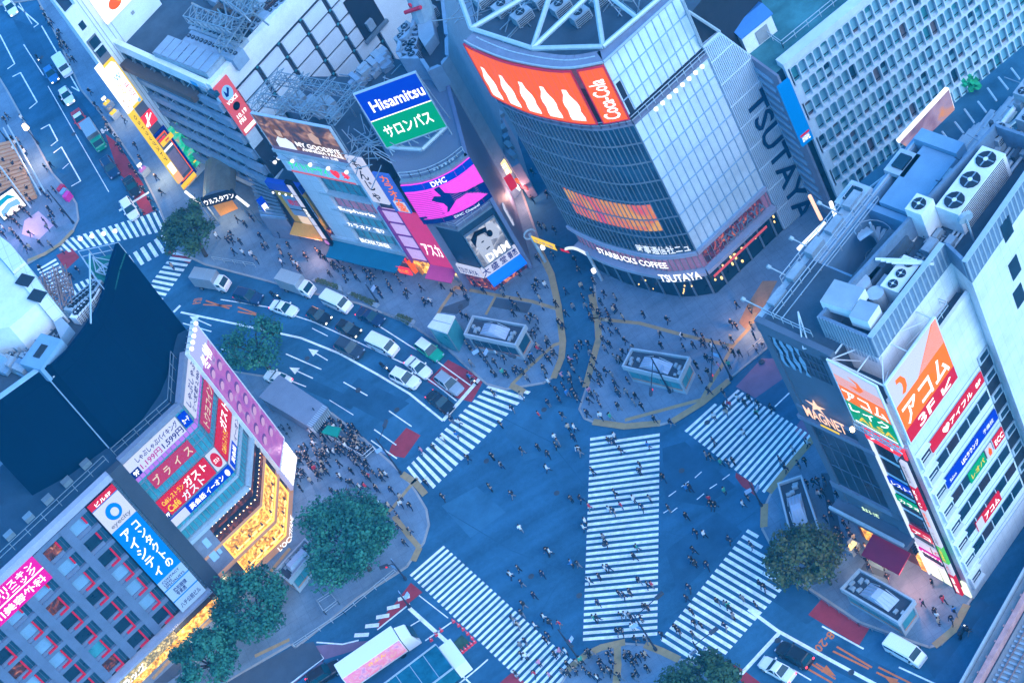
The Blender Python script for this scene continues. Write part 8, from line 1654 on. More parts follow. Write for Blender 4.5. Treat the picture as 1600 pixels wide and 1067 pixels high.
def van():
    t = thing('van', 'x', 'van', (0, 0, 0)); h, Wd = 2.35, .90
    mb = MB(); loft(mb, [ring(-h, Wd * .96, .3, 1.9, .10), ring(-h + .1, Wd, .22, 1.96, .12), ring(h - 1.1, Wd, .22, 1.96, .14), ring(h - .55, Wd * .97, .22, 1.35, .12), ring(h - .1, Wd * .92, .25, 1.0, .12), ring(h, Wd * .86, .32, .85, .12)]); mb.build('body', PAINT['white'], parent=t)
    mb = MB(); mb.face([(h - 1.07, -Wd * .84, 1.93), (h - 1.07, Wd * .84, 1.93), (h - .53, Wd * .84, 1.38), (h - .53, -Wd * .84, 1.38)][::-1])
    for s in (-1, 1):
        for x0, x1 in ((-h + .2, -h + 1.5), (-h + 1.6, h - 1.7), (h - 1.6, h - 1.05)): mb.obox(((x0 + x1) / 2, s * (Wd + .003), 1.55), ((x1 - x0) / 2, 0, 0), (0, .01, 0), (0, 0, .22))
    mb.obox((-h - .003, 0, 1.5), (.01, 0, 0), (0, Wd * .75, 0), (0, 0, .25)); mb.build('window', M['carglass'], parent=t)
    for x in (-h + .9, h - .7):
        for s in (-1, 1): wheel(t, x, s * (Wd - .10))
    lamps(t, h - .03, -h - .0, Wd * .9, .72)
    mb = MB()
    for s in (-1, 1): mb.obox((h - .95, s * (Wd + .1), 1.35), (.06, 0, 0), (0, .12, 0), (0, 0, .13))
    mb.build('mirror', M['black'], parent=t); return t
def truck(L=5.4, cabc='white', boxc='white', boxh=2.9):
    t = thing('box_truck', 'x', 'truck', (0, 0, 0)); h = L / 2; w = .95
    mb = MB(); mb.box(-h, h - 1.45, -w, w, .75, boxh); mb.build('cargo_box', PAINT[boxc], parent=t)
    mb = MB(); 
    for x in (-h + .02, -h + 1.2, -h + 2.4, h - 1.5): mb.box(x, x + .05, -w - .015, w + .015, .73, boxh + .012)
    mb.build('box_rib', M['lightsteel'], parent=t)
    mb = MB(); loft(mb, [ring(h - 1.4, w * .95, .4, 2.1, .12), ring(h - .55, w * .95, .35, 2.12, .15), ring(h - .12, w * .93, .35, 1.3, .1), ring(h, w * .88, .38, 1.15, .1)]); mb.build('cab', PAINT[cabc], parent=t)
    mb = MB(); mb.face([(h - .53, -w * .80, 2.08), (h - .53, w * .80, 2.08), (h - .10, w * .80, 1.33), (h - .10, -w * .80, 1.33)][::-1])
    for s in (-1, 1): mb.obox((h - .85, s * w * .953, 1.65), (.32, 0, 0), (0, .01, 0), (0, 0, .26))
    mb.build('window', M['carglass'], parent=t); mb = MB(); mb.box(-h, h - .3, -w * .5, w * .5, .45, .75); mb.build('chassis', M['black'], parent=t)
    for x in (-h + .95, h - .75):
        for s in (-1, 1): wheel(t, x, s * (w - .14), .36, .24)
    lamps(t, h - .02, -h - .02, w * .9, .65); return t
def moto():
    t = thing('motorcycle', 'x', 'motorcycle', (0, 0, 0)); mb = MB(); loft(mb, [ring(-.7, .06, .6, .75, .03), ring(-.2, .16, .45, .85, .05), ring(.25, .16, .45, .95, .05), ring(.6, .08, .5, .95, .03)]); mb.build('body', PAINT['black'], parent=t)
    for x in (-.62, .62): mb = MB(); mb.tube((x, -.06, .31), (x, .06, .31), .31, 0, 12); mb.build('wheel', M['tyre'], parent=t)
    mb = MB(); mb.tube((.45, -.35, 1.0), (.45, .35, 1.0), .03); mb.tube((.62, 0, .31), (.42, 0, 1.0), .04); mb.build('handlebar', M['steel'], parent=t); mb = MB(); mb.tube((.62, 0, .85), (.68, 0, .85), .09, 0, 8); mb.build('headlight', GL['head'], parent=t)
    mb = MB(); mb.box(-.75, -.35, -.18, .18, .8, 1.15); mb.build('luggage_box', M['dark'], parent=t); return t
def bicycle():
    t = thing('bicycle', 'x', 'bicycle', (0, 0, 0))
    for x in (-.5, .5):
        mb = MB()
        for i in range(14): a, b = i * pi / 7, (i + 1) * pi / 7; mb.tube((x + .33 * cos(a), 0, .34 + .33 * sin(a)), (x + .33 * cos(b), 0, .34 + .33 * sin(b)), .022, 0, 4)
        mb.build('wheel', M['tyre'], parent=t)
    mb = MB()
    for a, b in (((-.5, .34), (-.1, .36)), ((-.1, .36), (-.2, .85)), ((-.2, .8), (.35, .82)), ((.35, .82), (-.1, .36)), ((.35, .92), (.5, .34)), ((-.5, .34), (-.2, .75))): mb.tube((a[0], 0, a[1]), (b[0], 0, b[1]), .022, 0, 4)
    mb.tube((.33, -.25, .95), (.33, .25, .95), .02, 0, 4); mb.build('frame', M['steel'], parent=t); mb = MB(); mb.box(-.32, -.08, -.07, .07, .87, .93); mb.build('saddle', M['black'], parent=t); mb = MB(); mb.box(.4, .65, -.14, .14, .75, .98); mb.build('basket', M['dark'], parent=t); return t
LANE = [(300, 455), (345, 462), (420, 480), (490, 503), (560, 535), (640, 572), (713, 626), (760, 660)]
def lanedir(x, y):
    best = min(range(len(LANE) - 1), key=lambda i: abs((LANE[i][0] + LANE[i + 1][0]) / 2 - x)); return (LANE[best + 1][0] - LANE[best][0], LANE[best + 1][1] - LANE[best][1])
PROTO = {}
def repaint(o, col, col2=None):
    for ch in [c for c in bpy.data.objects if c.parent == o]:
        k = ch.name.split('.')[0]
        if k in ('body', 'roof', 'pillar', 'cab', 'cargo_box'):
            ch.material_slots[0].link = 'OBJECT'; ch.material_slots[0].material = PAINT[col2 if (col2 and k in ('roof', 'cargo_box')) else col]
def vehicle(kind, x, y, d, label, col='white', col2=None, grp=None, z=0.0, hh=.75):
    mk = {'sedan': lambda: car('sedan'), 'hatch': lambda: car('hatch'), 'suv': lambda: car('suv'), 'wagon': lambda: car('wagon'), 'van': van, 'truck': truck, 'moto': moto, 'bicycle': bicycle}
    p = P(x, y, hh); q = P(x + d[0], y + d[1], hh); th = math.atan2(q.y - p.y, q.x - p.x)
    if kind not in PROTO: PROTO[kind] = o = mk[kind]()
    else: o = inst(PROTO[kind], p)
    o.location = (p.x, p.y, z); o.rotation_euler = (0, 0, th); o['label'] = label
    if grp: o['group'] = grp
    if kind not in ('moto', 'bicycle'): repaint(o, col, col2)
    return o
Q = 'vehicles queueing on the curving road'; TL = 'traffic on the upper left street'
for k, x, y, lab, c, c2 in (
 ('truck', 333, 443, 'grey white box truck at the far left end of the curving queue', 'white', 'silver'), ('suv', 388, 463, 'dark car close behind the leftmost box truck', 'navy', None), ('truck', 466, 449, 'white box truck beside the leftmost kerb planter', 'white', 'silver'),
 ('sedan', 443, 481, 'white sedan below the planter side box truck', 'white', None), ('hatch', 498, 493, 'small black car just right of the white sedan', 'black', None), ('van', 527, 473, 'white van with a dark patch beside the middle planter', 'white', None), ('sedan', 578, 494, 'long dark navy sedan near the right planter', 'navy', None),
 ('hatch', 544, 513, 'compact black car in the middle lane of the queue', 'black', None), ('suv', 546, 544, 'dark suv nearest the centre line in mid queue', 'dark', None), ('van', 599, 540, 'plain white delivery van in mid queue', 'white', None),
 ('sedan', 653, 573, 'white sedan diagonally behind the silver wagon', 'white', None), ('suv', 633, 591, 'white car with a dark glass sunroof near the motorcycle', 'white', None), ('wagon', 701, 598, 'silver wagon standing on the red painted lane', 'silver', None), ('sedan', 687, 627, 'black taxi first at the stop line', 'black', None)):
    o = vehicle(k, x, y, lanedir(x, y), lab, c, c2, Q)
o = vehicle('wagon', 670, 546, (52, 36), 'green and white taxi beside the plaza kerb', 'green', 'white', Q)
for k, x, y, lab, c, c2 in (('hatch', 16, 12, 'silver white car in the extreme upper left corner', 'white', None), ('hatch', 80, 116, 'blue car with glowing headlights on the upper left street', 'blue', None), ('van', 99, 104, 'large white van beside the parked bays of the upper left street', 'white', None), ('hatch', 104, 150, 'small white hatchback ahead of the red taxi', 'white', None),
 ('sedan', 124, 185, 'red and white taxi on the upper left street', 'red', 'white'), ('truck', 150, 217, 'green cab truck with grey box behind the red taxi', 'green', 'silver'), ('suv', 172, 262, 'dark blue car beside the red bus lane', 'navy', None), ('sedan', 205, 290, 'black car waiting behind the stop line of the upper left street', 'black', None), ('wagon', 202, 326, 'white car rolling over the stop line near the round tree', 'white', None)):
    vehicle(k, x, y, (40, 66), lab, c, c2, TL)
vehicle('sedan', 433, 590, (-45, -18), 'white car driving away in the lower lanes beside the stair shelter', 'white')
vehicle('van', 1415, 1018, (85, 47), 'white van alone near the viaduct at lower right', 'white'); vehicle('suv', 1241, 1022, (-85, -47), 'black suv waiting at the lower right stop line', 'black'); vehicle('sedan', 1213, 1044, (-85, -47), 'white sedan waiting beside the black suv', 'white')
vehicle('suv', 506, 1052, (70, -45), 'black people carrier behind the white advertising truck', 'black')
for x, y, d, lab in ((60, 93, (40, 66), 'motorcycle with its lamp lit on the upper left street'), (601, 574, (60, 40), 'motorcycle beside the white car with the sunroof'), (738, 594, (50, 36), 'motorcycle on the stop line at the red lane'), (430, 462, (50, 20), 'scooter between the white box truck and white sedan'), (1504, 987, (20, -40), 'motorcycle parked by the viaduct parapet')):
    vehicle('moto', x, y, d, lab, hh=.5)
for i, (x, y) in enumerate(((442, 668), (447, 676), (436, 672), (452, 667), (828, 523), (834, 517), (840, 512), (1180, 545), (1195, 535), (808, 530))):
    vehicle('bicycle', x, y, ((5, 9), (6, 8), (-5, 8))[i % 3], '%s bicycle parked %s' % (('First', 'Second', 'Third', 'Fourth', 'Fifth', 'Sixth', 'Seventh', 'Eighth', 'Ninth', 'Tenth')[i], 'behind the stair shelter, counted from the left' if i < 4 else 'at the pavilion end, counted from the left' if i in (4, 5, 6, 9) else 'beside the purple lane'), z=.13, hh=.6, grp='parked bicycles')
def adtruck():
    q = [P(x, y, 3.6) for x, y in ((521, 1039), (610, 978), (623, 995), (534, 1060))]; u = (q[1] - q[0]); L = u.length; u.normalize(); v = Vector((-u.y, u.x, 0)); w = (q[3] - q[0]).length; c = sum(q, Vector((0, 0, 0))) / 4
    t = thing('advertising_truck', 'long white roofed advertising truck with a bright figure painting on its side', 'truck', (c.x, c.y, 0)); mb = MB(); mb.obox((c.x, c.y, 2.1), u * L / 2, v * w / 2, (0, 0, 1.45)); mb.build('cargo_box', PAINT['white'], parent=t)
    side = Wall([(c - v * w / 2 - u * L / 2).xy, (c - v * w / 2 + u * L / 2).xy]); mb = MB(); side.slab(mb, .1, side.len - .1, .9, 3.4, .01, .03); mb.build('side_picture', M['pinkart2'], parent=t); mb = MB(); text_on(mb, side, side.len * .42, side.len * .72, 2.5, 3.1, 'さぶん', .06); mb.build('lettering', GL['yellow'], parent=t)
    k = c + u * (L / 2 + 1.0); mb = MB(); mb.hexa([k - u * .9 - v * w * .46 + Vector((0, 0, -k.z + .4)), k + u * .9 - v * w * .46 + Vector((0, 0, -k.z + .4)), k + u * .9 + v * w * .46 + Vector((0, 0, -k.z + .4)), k - u * .9 + v * w * .46 + Vector((0, 0, -k.z + .4))], [k - u * .9 - v * w * .46 + Vector((0, 0, -k.z + 3.0)), k + u * .35 - v * w * .42 + Vector((0, 0, -k.z + 2.6)), k + u * .35 + v * w * .42 + Vector((0, 0, -k.z + 2.6)), k - u * .9 + v * w * .46 + Vector((0, 0, -k.z + 3.0))]); mb.build('cab', PAINT['white'], parent=t)
    mb = MB(); mb.obox((k.x + u.x * .68, k.y + u.y * .68, 1.8), u * .03 + Vector((0, 0, 0)), v * w * .38, (-u.x * .25, -u.y * .25, .55)); mb.build('window', M['carglass'], parent=t)
    for s in (-1, 1):
        for f in (-.36, .40): p = c + u * L * f + v * s * (w / 2 - .15); mb = MB(); mb.tube((p.x - v.x * .12, p.y - v.y * .12, .42), (p.x + v.x * .12, p.y + v.y * .12, .42), .42, 0, 12); mb.build('wheel', M['tyre'], parent=t)
    # second truck with a teal glazed showcase body
    q = [P(x, y, 3.0) for x, y in ((575, 1090), (680, 1010), (703, 1040), (610, 1120))]; u = (q[1] - q[0]); L = u.length; u.normalize(); v = Vector((-u.y, u.x, 0)); w = (q[3] - q[0]).length; c = sum(q, Vector((0, 0, 0))) / 4
    t = thing('showcase_truck', 'teal glazed showcase truck beside the advertising truck at the bottom edge', 'truck', (c.x, c.y, 0)); mb = MB(); mb.obox((c.x, c.y, 1.8), u * L / 2, v * w / 2, (0, 0, 1.2)); mb.build('showcase_body', M['tealpane'], parent=t)
    mb = MB()
    for i in range(6): a = c + u * L * (i / 5 - .5) - v * w / 2; b = a + v * w; a.z = b.z = 3.03; mb.tube(a, b, .05, 0, 4)
    for s in (-1, 1): a = c - u * L / 2 + v * s * w / 2; b = a + u * L; a.z = b.z = 3.05; mb.tube(a, b, .12, 0, 4)
    mb.build('frame', M['lightsteel'], parent=t); k = c + u * (L / 2 + .9); mb = MB(); mb.obox((k.x, k.y, 1.4), u * .85, v * w * .46, (0, 0, 1.1)); mb.build('cab', PAINT['white'], parent=t)
    mb = MB(); a = c - v * w * .15 - u * L * .1; mb.obox((a.x, a.y, 3.06), u * .5, v * .35, (0, 0, .03)); mb.build('roof_hatch', M['white'], parent=t)
    for s in (-1, 1):
        for f in (-.36, .40): p = c + u * L * f + v * s * (w / 2 - .15); mb = MB(); mb.tube((p.x - v.x * .12, p.y - v.y * .12, .42), (p.x + v.x * .12, p.y + v.y * .12, .42), .42, 0, 12); mb.build('wheel', M['tyre'], parent=t)
M['pinkart2'] = colourful('picture_side', (.3, .1, .2), [(.3, (.75, .55, .3)), (.45, (.8, .2, .4)), (.55, (.9, .6, .7)), (.65, (.3, .2, .6)), (.75, (.9, .8, .5))], 1.0, .4); M['tealpane'] = mat('teal_pane', (0.01, 0.11, 0.17), 0.2, noise=0.4, scale=.6)
adtruck()

# ============================================================= people
def make_person(pose, seed):
    """one continuous skinned figure, 1.72 m tall, facing +x; pose: stride length and arm swing"""
    st, arm, bend, armf = pose
    V = [(0, 0, .93), (0, 0, 1.15), (.02 + bend, 0, 1.38), (.03 + bend, 0, 1.50), (.05 + bend * 1.4, 0, 1.63),
         (0, .09, .90), (st * .55, .09, .50), (st * 1.0 - .03, .09, .09), (st * 1.0 + .14, .10, .04),
         (0, -.09, .90), (-st * .25, -.09, .50), (-st * 1.0, -.09, .12), (-st * 1.0 + .13, -.10, .04),
         (.01 + bend, .18, 1.40), (-arm * .5, .23, 1.14), (-arm * .6 + .10 + armf, .21, .92 + armf * 1.2), (-arm * .6 + .15 + armf * 1.25, .18, .86 + armf * 1.5),
         (.01 + bend, -.18, 1.40), (arm * .5, -.23, 1.14), (arm * .7 + .14, -.21, .93), (arm * .7 + .19, -.19, .86)]
    Ed = [(0, 1), (1, 2), (2, 3), (3, 4), (0, 5), (5, 6), (6, 7), (7, 8), (0, 9), (9, 10), (10, 11), (11, 12), (2, 13), (13, 14), (14, 15), (15, 16), (2, 17), (17, 18), (18, 19), (19, 20)]
    R_ = [(.15, .12), (.145, .11), (.17, .12), (.06, .06), (.10, .105), (.095, .10), (.07, .07), (.05, .05), (.045, .04), (.095, .10), (.07, .07), (.05, .05), (.045, .04), (.065, .065), (.052, .052), (.042, .042), (.045, .03), (.065, .065), (.052, .052), (.042, .042), (.045, .03)]
    me = bpy.data.meshes.new('p'); me.from_pydata(V, Ed, []); o = bpy.data.objects.new('p', me); COL.objects.link(o)
    m = o.modifiers.new('s', 'SKIN'); m.use_smooth_shade = True
    for i, r in enumerate(R_): me.skin_vertices[0].data[i].radius = (r[0] * 1.05, r[1] * 1.05)
    me.skin_vertices[0].data[0].use_root = True
    s2 = o.modifiers.new('u', 'SUBSURF'); s2.levels = 1; s2.render_levels = 1
    dg = bpy.context.evaluated_depsgraph_get(); dg.update(); nm = bpy.data.meshes.new_from_object(o.evaluated_get(dg)); bpy.data.objects.remove(o); bpy.data.meshes.remove(me)
    nm.name = 'person'; nm.materials.clear()
    for k in ('skin', 'jacket', 'trousers', 'shoe'): nm.materials.append(CL[k])
    idx = []
    for f in nm.polygons:
        c = f.center; hand = (abs(c.y) > .14 and c.z < (.93 + armf * 1.2) and c.z > .78)
        idx.append(0 if c.z > 1.47 or hand else 1 if c.z > .90 - (.12 if seed % 2 else 0) or abs(c.y) > .17 else 2 if c.z > .10 else 3)
    nm.polygons.foreach_set('material_index', idx); nm.update()
    b = bpy.data.objects.new('person', nm); COL.objects.link(b); PLOC[b.name] = Vector((0, 0, 0)); b['category'] = 'person'
    hx = .05 + bend * 1.4; mb = MB(); n = 10; rings = []
    for j in range(5):
        ph = j / 4 * (1.55 + .25 * (seed % 3)); rings.append([(hx - .012 + .112 * sin(ph) * cos(i * 2 * pi / n) - .02 * sin(ph), .105 * sin(ph) * sin(i * 2 * pi / n), 1.645 + .115 * cos(ph)) for i in range(n)])
    for a, c in zip(rings, rings[1:]):
        for i in range(n): j = (i + 1) % n; mb.face((a[i], a[j], c[j], c[i]))
    h = mb.build('hair', CL['hair'], parent=b, smooth=True)
    if seed in (1, 4):
        mb = MB(); mb.obox((-.17, 0, 1.22), (.07, 0, 0), (0, .13, 0), (0, 0, .19)); mb.build('backpack', CL['bag'], parent=b)
    return b
CL = {'skin': mat('skin', (.45, .28, .20), .6), 'hair': mat('hair', (.015, .012, .012), .6), 'shoe': mat('shoe', (.02, .02, .02), .6), 'bag': mat('bag', (.03, .03, .035), .7)}
JK = {n_: mat('cloth_' + n_, c_, .85) for n_, c_ in (('black', (.012, .014, .02)), ('navy', (.012, .025, .06)), ('charcoal', (.03, .035, .045)), ('white', (.62, .64, .68)), ('grey', (.16, .17, .20)), ('red', (.55, .03, .06)), ('beige', (.38, .30, .24)), ('blue', (.03, .16, .42)), ('pink', (.55, .22, .34)), ('green', (.05, .30, .22)))}
CL['jacket'] = JK['black']; CL['trousers'] = JK['navy']
PP = [make_person(p, i) for i, p in enumerate(((.26, .22, .02, 0), (.32, .28, .04, 0), (.05, .03, .0, .18), (.20, .15, .02, .1), (.28, .18, .05, 0), (.02, .02, .0, 0)))]
pts = []
def zl(ox, oy, sc, L): pts.extend((ox + x / sc, oy + y / sc) for x, y in L)
zl(800, 520, 3.9525, [(230,90),(170,120),(215,150),(270,160),(130,190),(245,190),(40,265),(80,265),(110,220),(105,300),(215,265),(240,330),(320,290),(370,190),(375,215),(410,175),(440,90),(440,320),(375,325),(330,355),(285,375),(305,435),(355,395),(415,430),(390,390),(240,460),(180,530),(75,410),(15,490),(325,535),(365,610),(400,610),(395,670),(280,670),(300,700),(285,720),(175,730),(75,750),(235,770),(230,860),(425,745),(435,760),(380,1050),(440,1050),(15,1020),(620,15),(665,15),(615,95),(585,120),(650,180),(680,190),(500,150),(525,190),(510,230),(535,260),(500,300),(560,300),(595,265),(630,285),(650,340),(490,380),(670,400),(720,390),(765,450),(815,480),(670,480),(480,525),(560,535),(620,540),(890,555),(995,580),(645,660),(610,690),(640,695),(685,750),(855,720),(805,840),(800,880),(515,880),(1060,45),(1145,25),(1190,50),(1180,80),(1245,110),(1150,225),(1215,180),(1250,200),(1290,230),(1350,220),(1330,110),(1380,150),(1365,60),(1505,40),(1225,270),(1225,380),(1320,400),(1405,430),(1450,460),(1475,425),(1530,460),(1355,465),(1330,480),(1335,515),(1260,540),(1525,525),(1440,640),(1260,695),(1210,780),(1240,790),(1300,820),(1345,830),(1380,820),(945,915),(1095,985),(1115,985),(1325,1000),(1230,1050),(1465,1040),(650,1015),(765,1050),(865,1050)])
zl(800, 790, 3.8525, [(480,30),(600,50),(625,55),(670,20),(795,30),(455,115),(445,155),(65,160),(565,215),(580,245),(765,275),(750,330),(225,295),(240,300),(55,400),(5,440),(195,430),(75,490),(375,370),(410,375),(145,560),(575,400),(600,400),(540,450),(480,475),(775,470),(830,500),(855,500),(660,555),(690,560),(725,545),(530,605),(810,630),(830,635),(670,680),(700,680),(730,690),(510,700),(530,700),(790,700),(740,720),(650,780),(675,775),(740,755),(300,730),(205,690),(245,730),(85,620),(75,670),(50,740),(20,700),(150,740),(230,800),(215,830),(95,840),(65,860),(100,930),(75,920),(275,920),(305,900),(340,900),(180,970),(150,1030),(240,1040),(40,1030),(350,975),(320,1020),(355,1030),(395,1010),(470,915),(500,910),(430,950),(545,985),(570,1020),(600,1015),(610,900),(725,915),(775,930),(805,925),(820,830),(830,1000),(665,1050),(750,1050),(530,1055),(760,830),(1120,185),(1170,195),(1105,290),(1090,345),(1115,370),(1185,380),(1080,515),(1065,580),(1095,660),(1250,600),(1300,620),(1320,630),(1345,690),(1295,750),(1110,730),(1150,740),(1000,760),(1020,780),(1105,800),(915,800),(1320,230),(1455,260),(1400,580),(1480,620),(1505,495),(1530,515),(1210,20),(1235,20),(1060,85),(955,40),(1400,10)])
zl(400, 520, 3.9525, [(1480,400),(1540,270),(1335,300),(1490,210),(1225,560),(1270,575),(1170,680),(1255,655),(1115,735),(1040,750),(1065,950),(1525,590),(1325,800),(1460,980),(1170,1040),(1530,840),(1475,790),(530,830),(300,890),(350,840),(370,730),(300,740),(440,770),(290,980),(530,910),(590,950),(690,970),(710,910),(760,985),(850,990),(660,1020),(690,1050),(240,930),(260,850),(380,860),(400,900)])
zl(680, 440, 6.668, [(500,60),(345,200),(210,150),(820,250),(840,370),(300,380),(360,410),(985,430),(1020,400),(1110,210),(1165,70),(1070,90),(1280,270),(1385,140),(1380,370),(1350,500),(1310,460),(1190,640),(1090,710),(1155,780),(1035,820),(1210,840),(1260,780),(980,900),(870,950),(770,1000),(640,870),(400,890),(350,680),(400,750),(1160,950)])
zl(800, 260, 3.9525, [(70,20),(140,60),(105,100),(140,230),(230,195),(275,420),(185,390),(215,400),(265,570),(400,600),(425,660),(55,680),(160,770),(215,750),(190,840),(315,1000),(350,930),(390,890),(450,830),(440,760),(515,730),(580,810),(560,860),(600,920),(640,910),(500,950),(550,920),(620,980),(825,940),(970,970),(1395,1010),(1490,1010),(1400,880),(1480,910),(170,590)])
zl(400, 260, 3.9525, [(215,510),(60,520),(320,570),(390,545),(410,560),(440,590),(515,600),(490,640),(560,660),(565,710),(605,665),(610,600),(690,600),(740,640),(800,640),(720,680),(735,700),(875,690),(900,730),(255,620),(230,580),(940,820),(1050,860),(1395,740),(1535,760),(160,440),(40,450)])
zl(0, 260, 3.9525, [(265,495),(325,500),(200,520),(180,530),(330,340),(355,380),(150,490),(130,380),(320,215),(290,190),(400,540),(265,650),(370,670),(495,660),(455,700),(1080,640),(1480,350),(1530,380),(1570,340),(1440,440),(1450,480),(1420,480),(890,300),(980,90),(1010,180),(1500,490),(590,710)])
zl(0, 0, 3.9525, [(60,740),(150,750),(130,890),(170,960),(100,940),(330,1040),(380,220),(400,290),(430,320),(780,760),(850,920),(880,1000),(440,380)])
zl(1200, 790, 3.8525, [(205,490),(500,290),(470,130),(550,295),(600,270),(640,255),(715,390),(620,395),(730,460),(1000,490),(940,610),(1065,590),(1015,660),(1030,690),(1035,720),(1135,660),(1115,710),(1215,775),(430,170)])
zl(1200, 740, 5.335, [(395,105),(430,90),(440,200),(470,190),(340,110),(490,90)]); zl(1180, 560, 5.335, [(150,450),(40,400),(220,880),(330,790),(450,740),(270,950),(380,920),(430,890)])
rp = random.Random(11)
def inpoly(x, y, q):
    c = False
    for i in range(len(q)):
        (x1, y1), (x2, y2) = q[i], q[i - 1]
        if (y1 > y) != (y2 > y) and x < (x2 - x1) * (y - y1) / (y2 - y1) + x1: c = not c
    return c
def scatter(q, n, mind=3.5):
    out = []; t_ = 0
    while len(out) < n and t_ < 9000:
        t_ += 1; x, y = rp.uniform(min(a for a, _ in q), max(a for a, _ in q)), rp.uniform(min(b for _, b in q), max(b for _, b in q))
        if inpoly(x, y, q) and all((x - a) ** 2 + (y - b) ** 2 > mind ** 2 for a, b in out): out.append((x, y))
    return out
crowd = scatter([(498, 672), (522, 660), (560, 672), (575, 700), (588, 706), (572, 718), (518, 688)], 44) + scatter([(484, 675), (517, 688), (572, 722), (612, 745), (600, 752), (540, 722), (490, 700)], 30) + scatter([(455, 712), (482, 695), (519, 712), (517, 745), (475, 748), (460, 742)], 28) + scatter([(930, 440), (960, 520), (930, 640), (900, 620), (880, 600), (885, 520)], 12, 6) + scatter([(0, 230), (40, 250), (60, 300), (50, 380), (10, 400), (0, 330)], 22, 6)
crowd += scatter([(330, 350), (430, 390), (520, 405), (640, 430), (700, 450), (690, 480), (600, 470), (480, 430), (340, 400)], 34, 7) + scatter([(930, 440), (1000, 500), (1130, 520), (1190, 470), (1170, 560), (1120, 600), (940, 640), (915, 600)], 34, 7) + scatter([(700, 450), (840, 420), (860, 500), (820, 580), (780, 600), (740, 560), (810, 480)], 24, 7) + scatter([(70, 20), (100, 60), (150, 160), (200, 240), (270, 380), (250, 340), (190, 240), (120, 110), (80, 50)], 24, 6) + scatter([(0, 150), (40, 210), (90, 290), (115, 330), (70, 380), (0, 400)], 30, 7) + scatter([(465, 700), (610, 750), (655, 800), (640, 860), (560, 800), (470, 760)], 34, 7) + scatter([(880, 1045), (960, 1005), (1030, 1015), (1010, 1067), (890, 1067)], 20, 6) + scatter([(1295, 740), (1330, 800), (1380, 870), (1330, 900), (1290, 850)], 16, 6)
pts = [p for p in pts if p[0] > -5 and p[1] < 1072]
ZONES = [('the long central crosswalk', 968, 835), ('the upper left crosswalk', 730, 680), ('the lower left crosswalk', 790, 980), ('the lower right crosswalk', 1140, 940), ('the upper right crosswalk', 1180, 680), ('the open middle of the crossing', 840, 850), ('the mouth of the central street', 890, 580), ('the glass tower plaza', 1000, 560), ('the right end of the tower plaza', 1130, 560), ('the plaza before the screen building', 780, 500), ('the left waiting crowd', 500, 730), ('the pavement by the big tree', 600, 780), ('the north shop pavement', 540, 420), ('the pavement near the round tree', 380, 370), ('the far left plaza', 60, 370), ('the far crosswalks', 110, 420), ('the upper left pavements', 60, 200), ('the sign tower pavement', 220, 230), ('the narrow street', 830, 340), ('the bottom plaza', 950, 1040), ('the slate building pavement', 1320, 860), ('the viaduct side pavement', 1470, 960), ('the right half of the crossing', 1080, 830), ('the street edge below the tower', 920, 480)]
def zone(p): return min(range(len(ZONES)), key=lambda i: (ZONES[i][1] - p[0]) ** 2 + (ZONES[i][2] - p[1]) ** 2)
seen = []; uniq = []
for p in pts:
    if all((p[0] - a) ** 2 + (p[1] - b) ** 2 > 9 for a, b in seen): seen.append(p); uniq.append(p)
order = sorted(uniq, key=lambda p: -p[1]); indiv = order[:300]; rest = order[300:] + crowd
byz = {}
for p in indiv: byz.setdefault(zone(p), []).append(p)
def ordn(i): return '%d%s' % (i, 'th' if 10 <= i % 100 <= 20 else {1: 'st', 2: 'nd', 3: 'rd'}.get(i % 10, 'th'))
cnt = 0
GROUND = lambda p: .0 if zone(p) in (0, 1, 2, 3, 4, 5, 15, 22) else .14
JW = ['black'] * 7 + ['navy'] * 5 + ['charcoal'] * 5 + ['white'] * 5 + ['grey'] * 4 + ['charcoal'] * 3 + ['red', 'beige', 'blue', 'pink', 'green']
used = set()
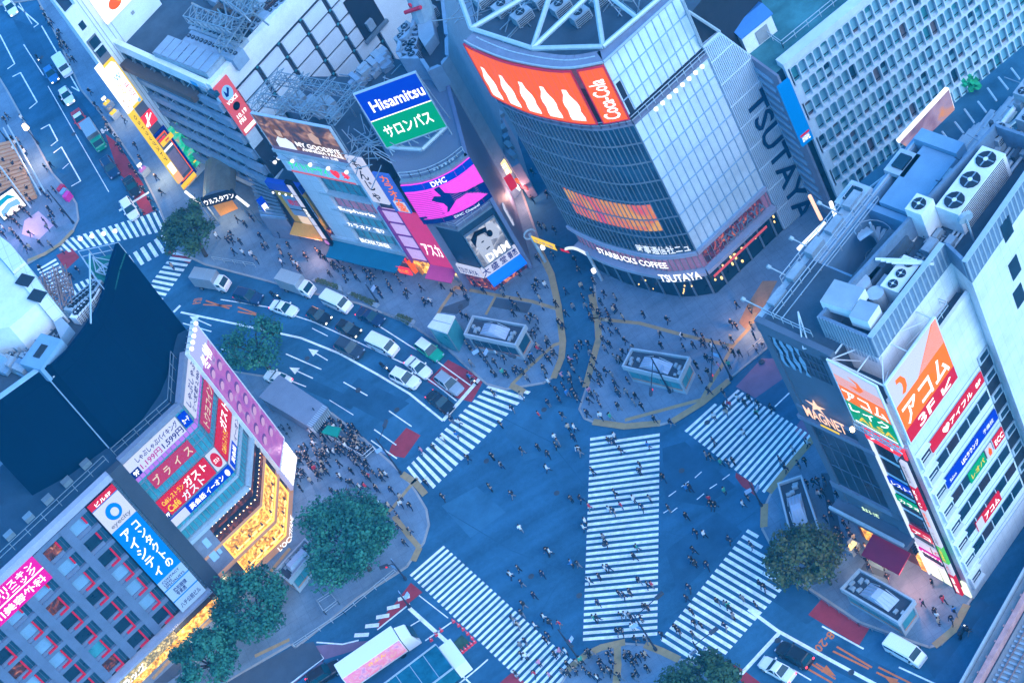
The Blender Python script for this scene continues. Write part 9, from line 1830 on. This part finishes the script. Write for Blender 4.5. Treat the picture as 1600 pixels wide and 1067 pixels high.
for z_, L_ in sorted(byz.items()):
    for r_, p in enumerate(sorted(L_, key=lambda q: q[1])):
        k = rp.randrange(6); src = PP[k]
        if k not in used: o = src; used.add(k)
        else:
            o = src.copy(); COL.objects.link(o)
            for ch in src.children: c = ch.copy(); COL.objects.link(c); c.parent = o
        q = P(p[0], p[1], GROUND(p)); o.location = q; o.rotation_euler = (0, 0, rp.uniform(0, 6.28)); s = rp.uniform(1.0, 1.14); o.scale = (s, s, s)
        jc, tc = rp.choice(JW), rp.choice(('navy', 'black', 'charcoal', 'grey'))
        for i_, cc in ((1, jc), (2, tc)): o.material_slots[i_].link = 'OBJECT'; o.material_slots[i_].material = JK[cc]
        o['category'] = 'person'; o['group'] = 'people around the crossing'
        o['label'] = 'person in %s top, %s from the top on %s' % (jc, ordn(r_ + 1), ZONES[z_][0]); cnt += 1
for k in range(6):
    if k not in used: bpy.data.objects.remove(PP[k])
mb = MB(); mslots = [CL['skin'], None, JK['navy'], CL['shoe'], CL['hair']]; jl = ['black', 'navy', 'charcoal', 'white', 'grey', 'beige']
vs, fs, ms = [], [], []
for p in rest:
    src = PP[rp.choice(list(used))]; me = src.data; q = P(p[0], p[1], .14); th = rp.uniform(0, 6.28); c_, s_ = cos(th), sin(th); b = len(vs); jm = rp.choice((5, 5, 5, 6, 6, 7, 7, 8, 9, 5, 6, 7, 10))
    for v_ in me.vertices: x, y, z = v_.co; vs.append((q.x + x * c_ - y * s_, q.y + x * s_ + y * c_, q.z + z))
    for f in me.polygons: fs.append(tuple(b + i for i in f.vertices)); ms.append(jm if f.material_index == 1 else f.material_index)
    hm_ = src.children[0].data; b = len(vs)
    for v_ in hm_.vertices: x, y, z = v_.co; vs.append((q.x + x * c_ - y * s_, q.y + x * s_ + y * c_, q.z + z))
    for f in hm_.polygons: fs.append(tuple(b + i for i in f.vertices)); ms.append(4)
me = bpy.data.meshes.new('crowd'); me.from_pydata(vs, [], fs)
for m_ in [CL['skin'], JK['black'], JK['navy'], CL['shoe'], CL['hair']] + [JK[j] for j in jl]: me.materials.append(m_)
me.polygons.foreach_set('material_index', ms); o = bpy.data.objects.new('crowd', me); COL.objects.link(o); o['kind'] = 'stuff'
# ============================================================= blue dusk air
mb = MB(); mb.box(-420, 420, -260, 520, -1.0, 236.0)
hz = mb.build('haze', mat('haze_surface', (1, 1, 1))); hz['kind'] = 'stuff'
hm = hz.data.materials[0]; nt = hm.node_tree; nt.nodes.clear(); ho = nt.nodes.new('ShaderNodeOutputMaterial'); hv = nt.nodes.new('ShaderNodeVolumePrincipled')
hv.inputs['Color'].default_value = (0.03, 0.50, 1.0, 1); hv.inputs['Density'].default_value = 0.00024; hv.inputs['Anisotropy'].default_value = 0.1
nt.links.new(hv.outputs[0], ho.inputs['Volume'])
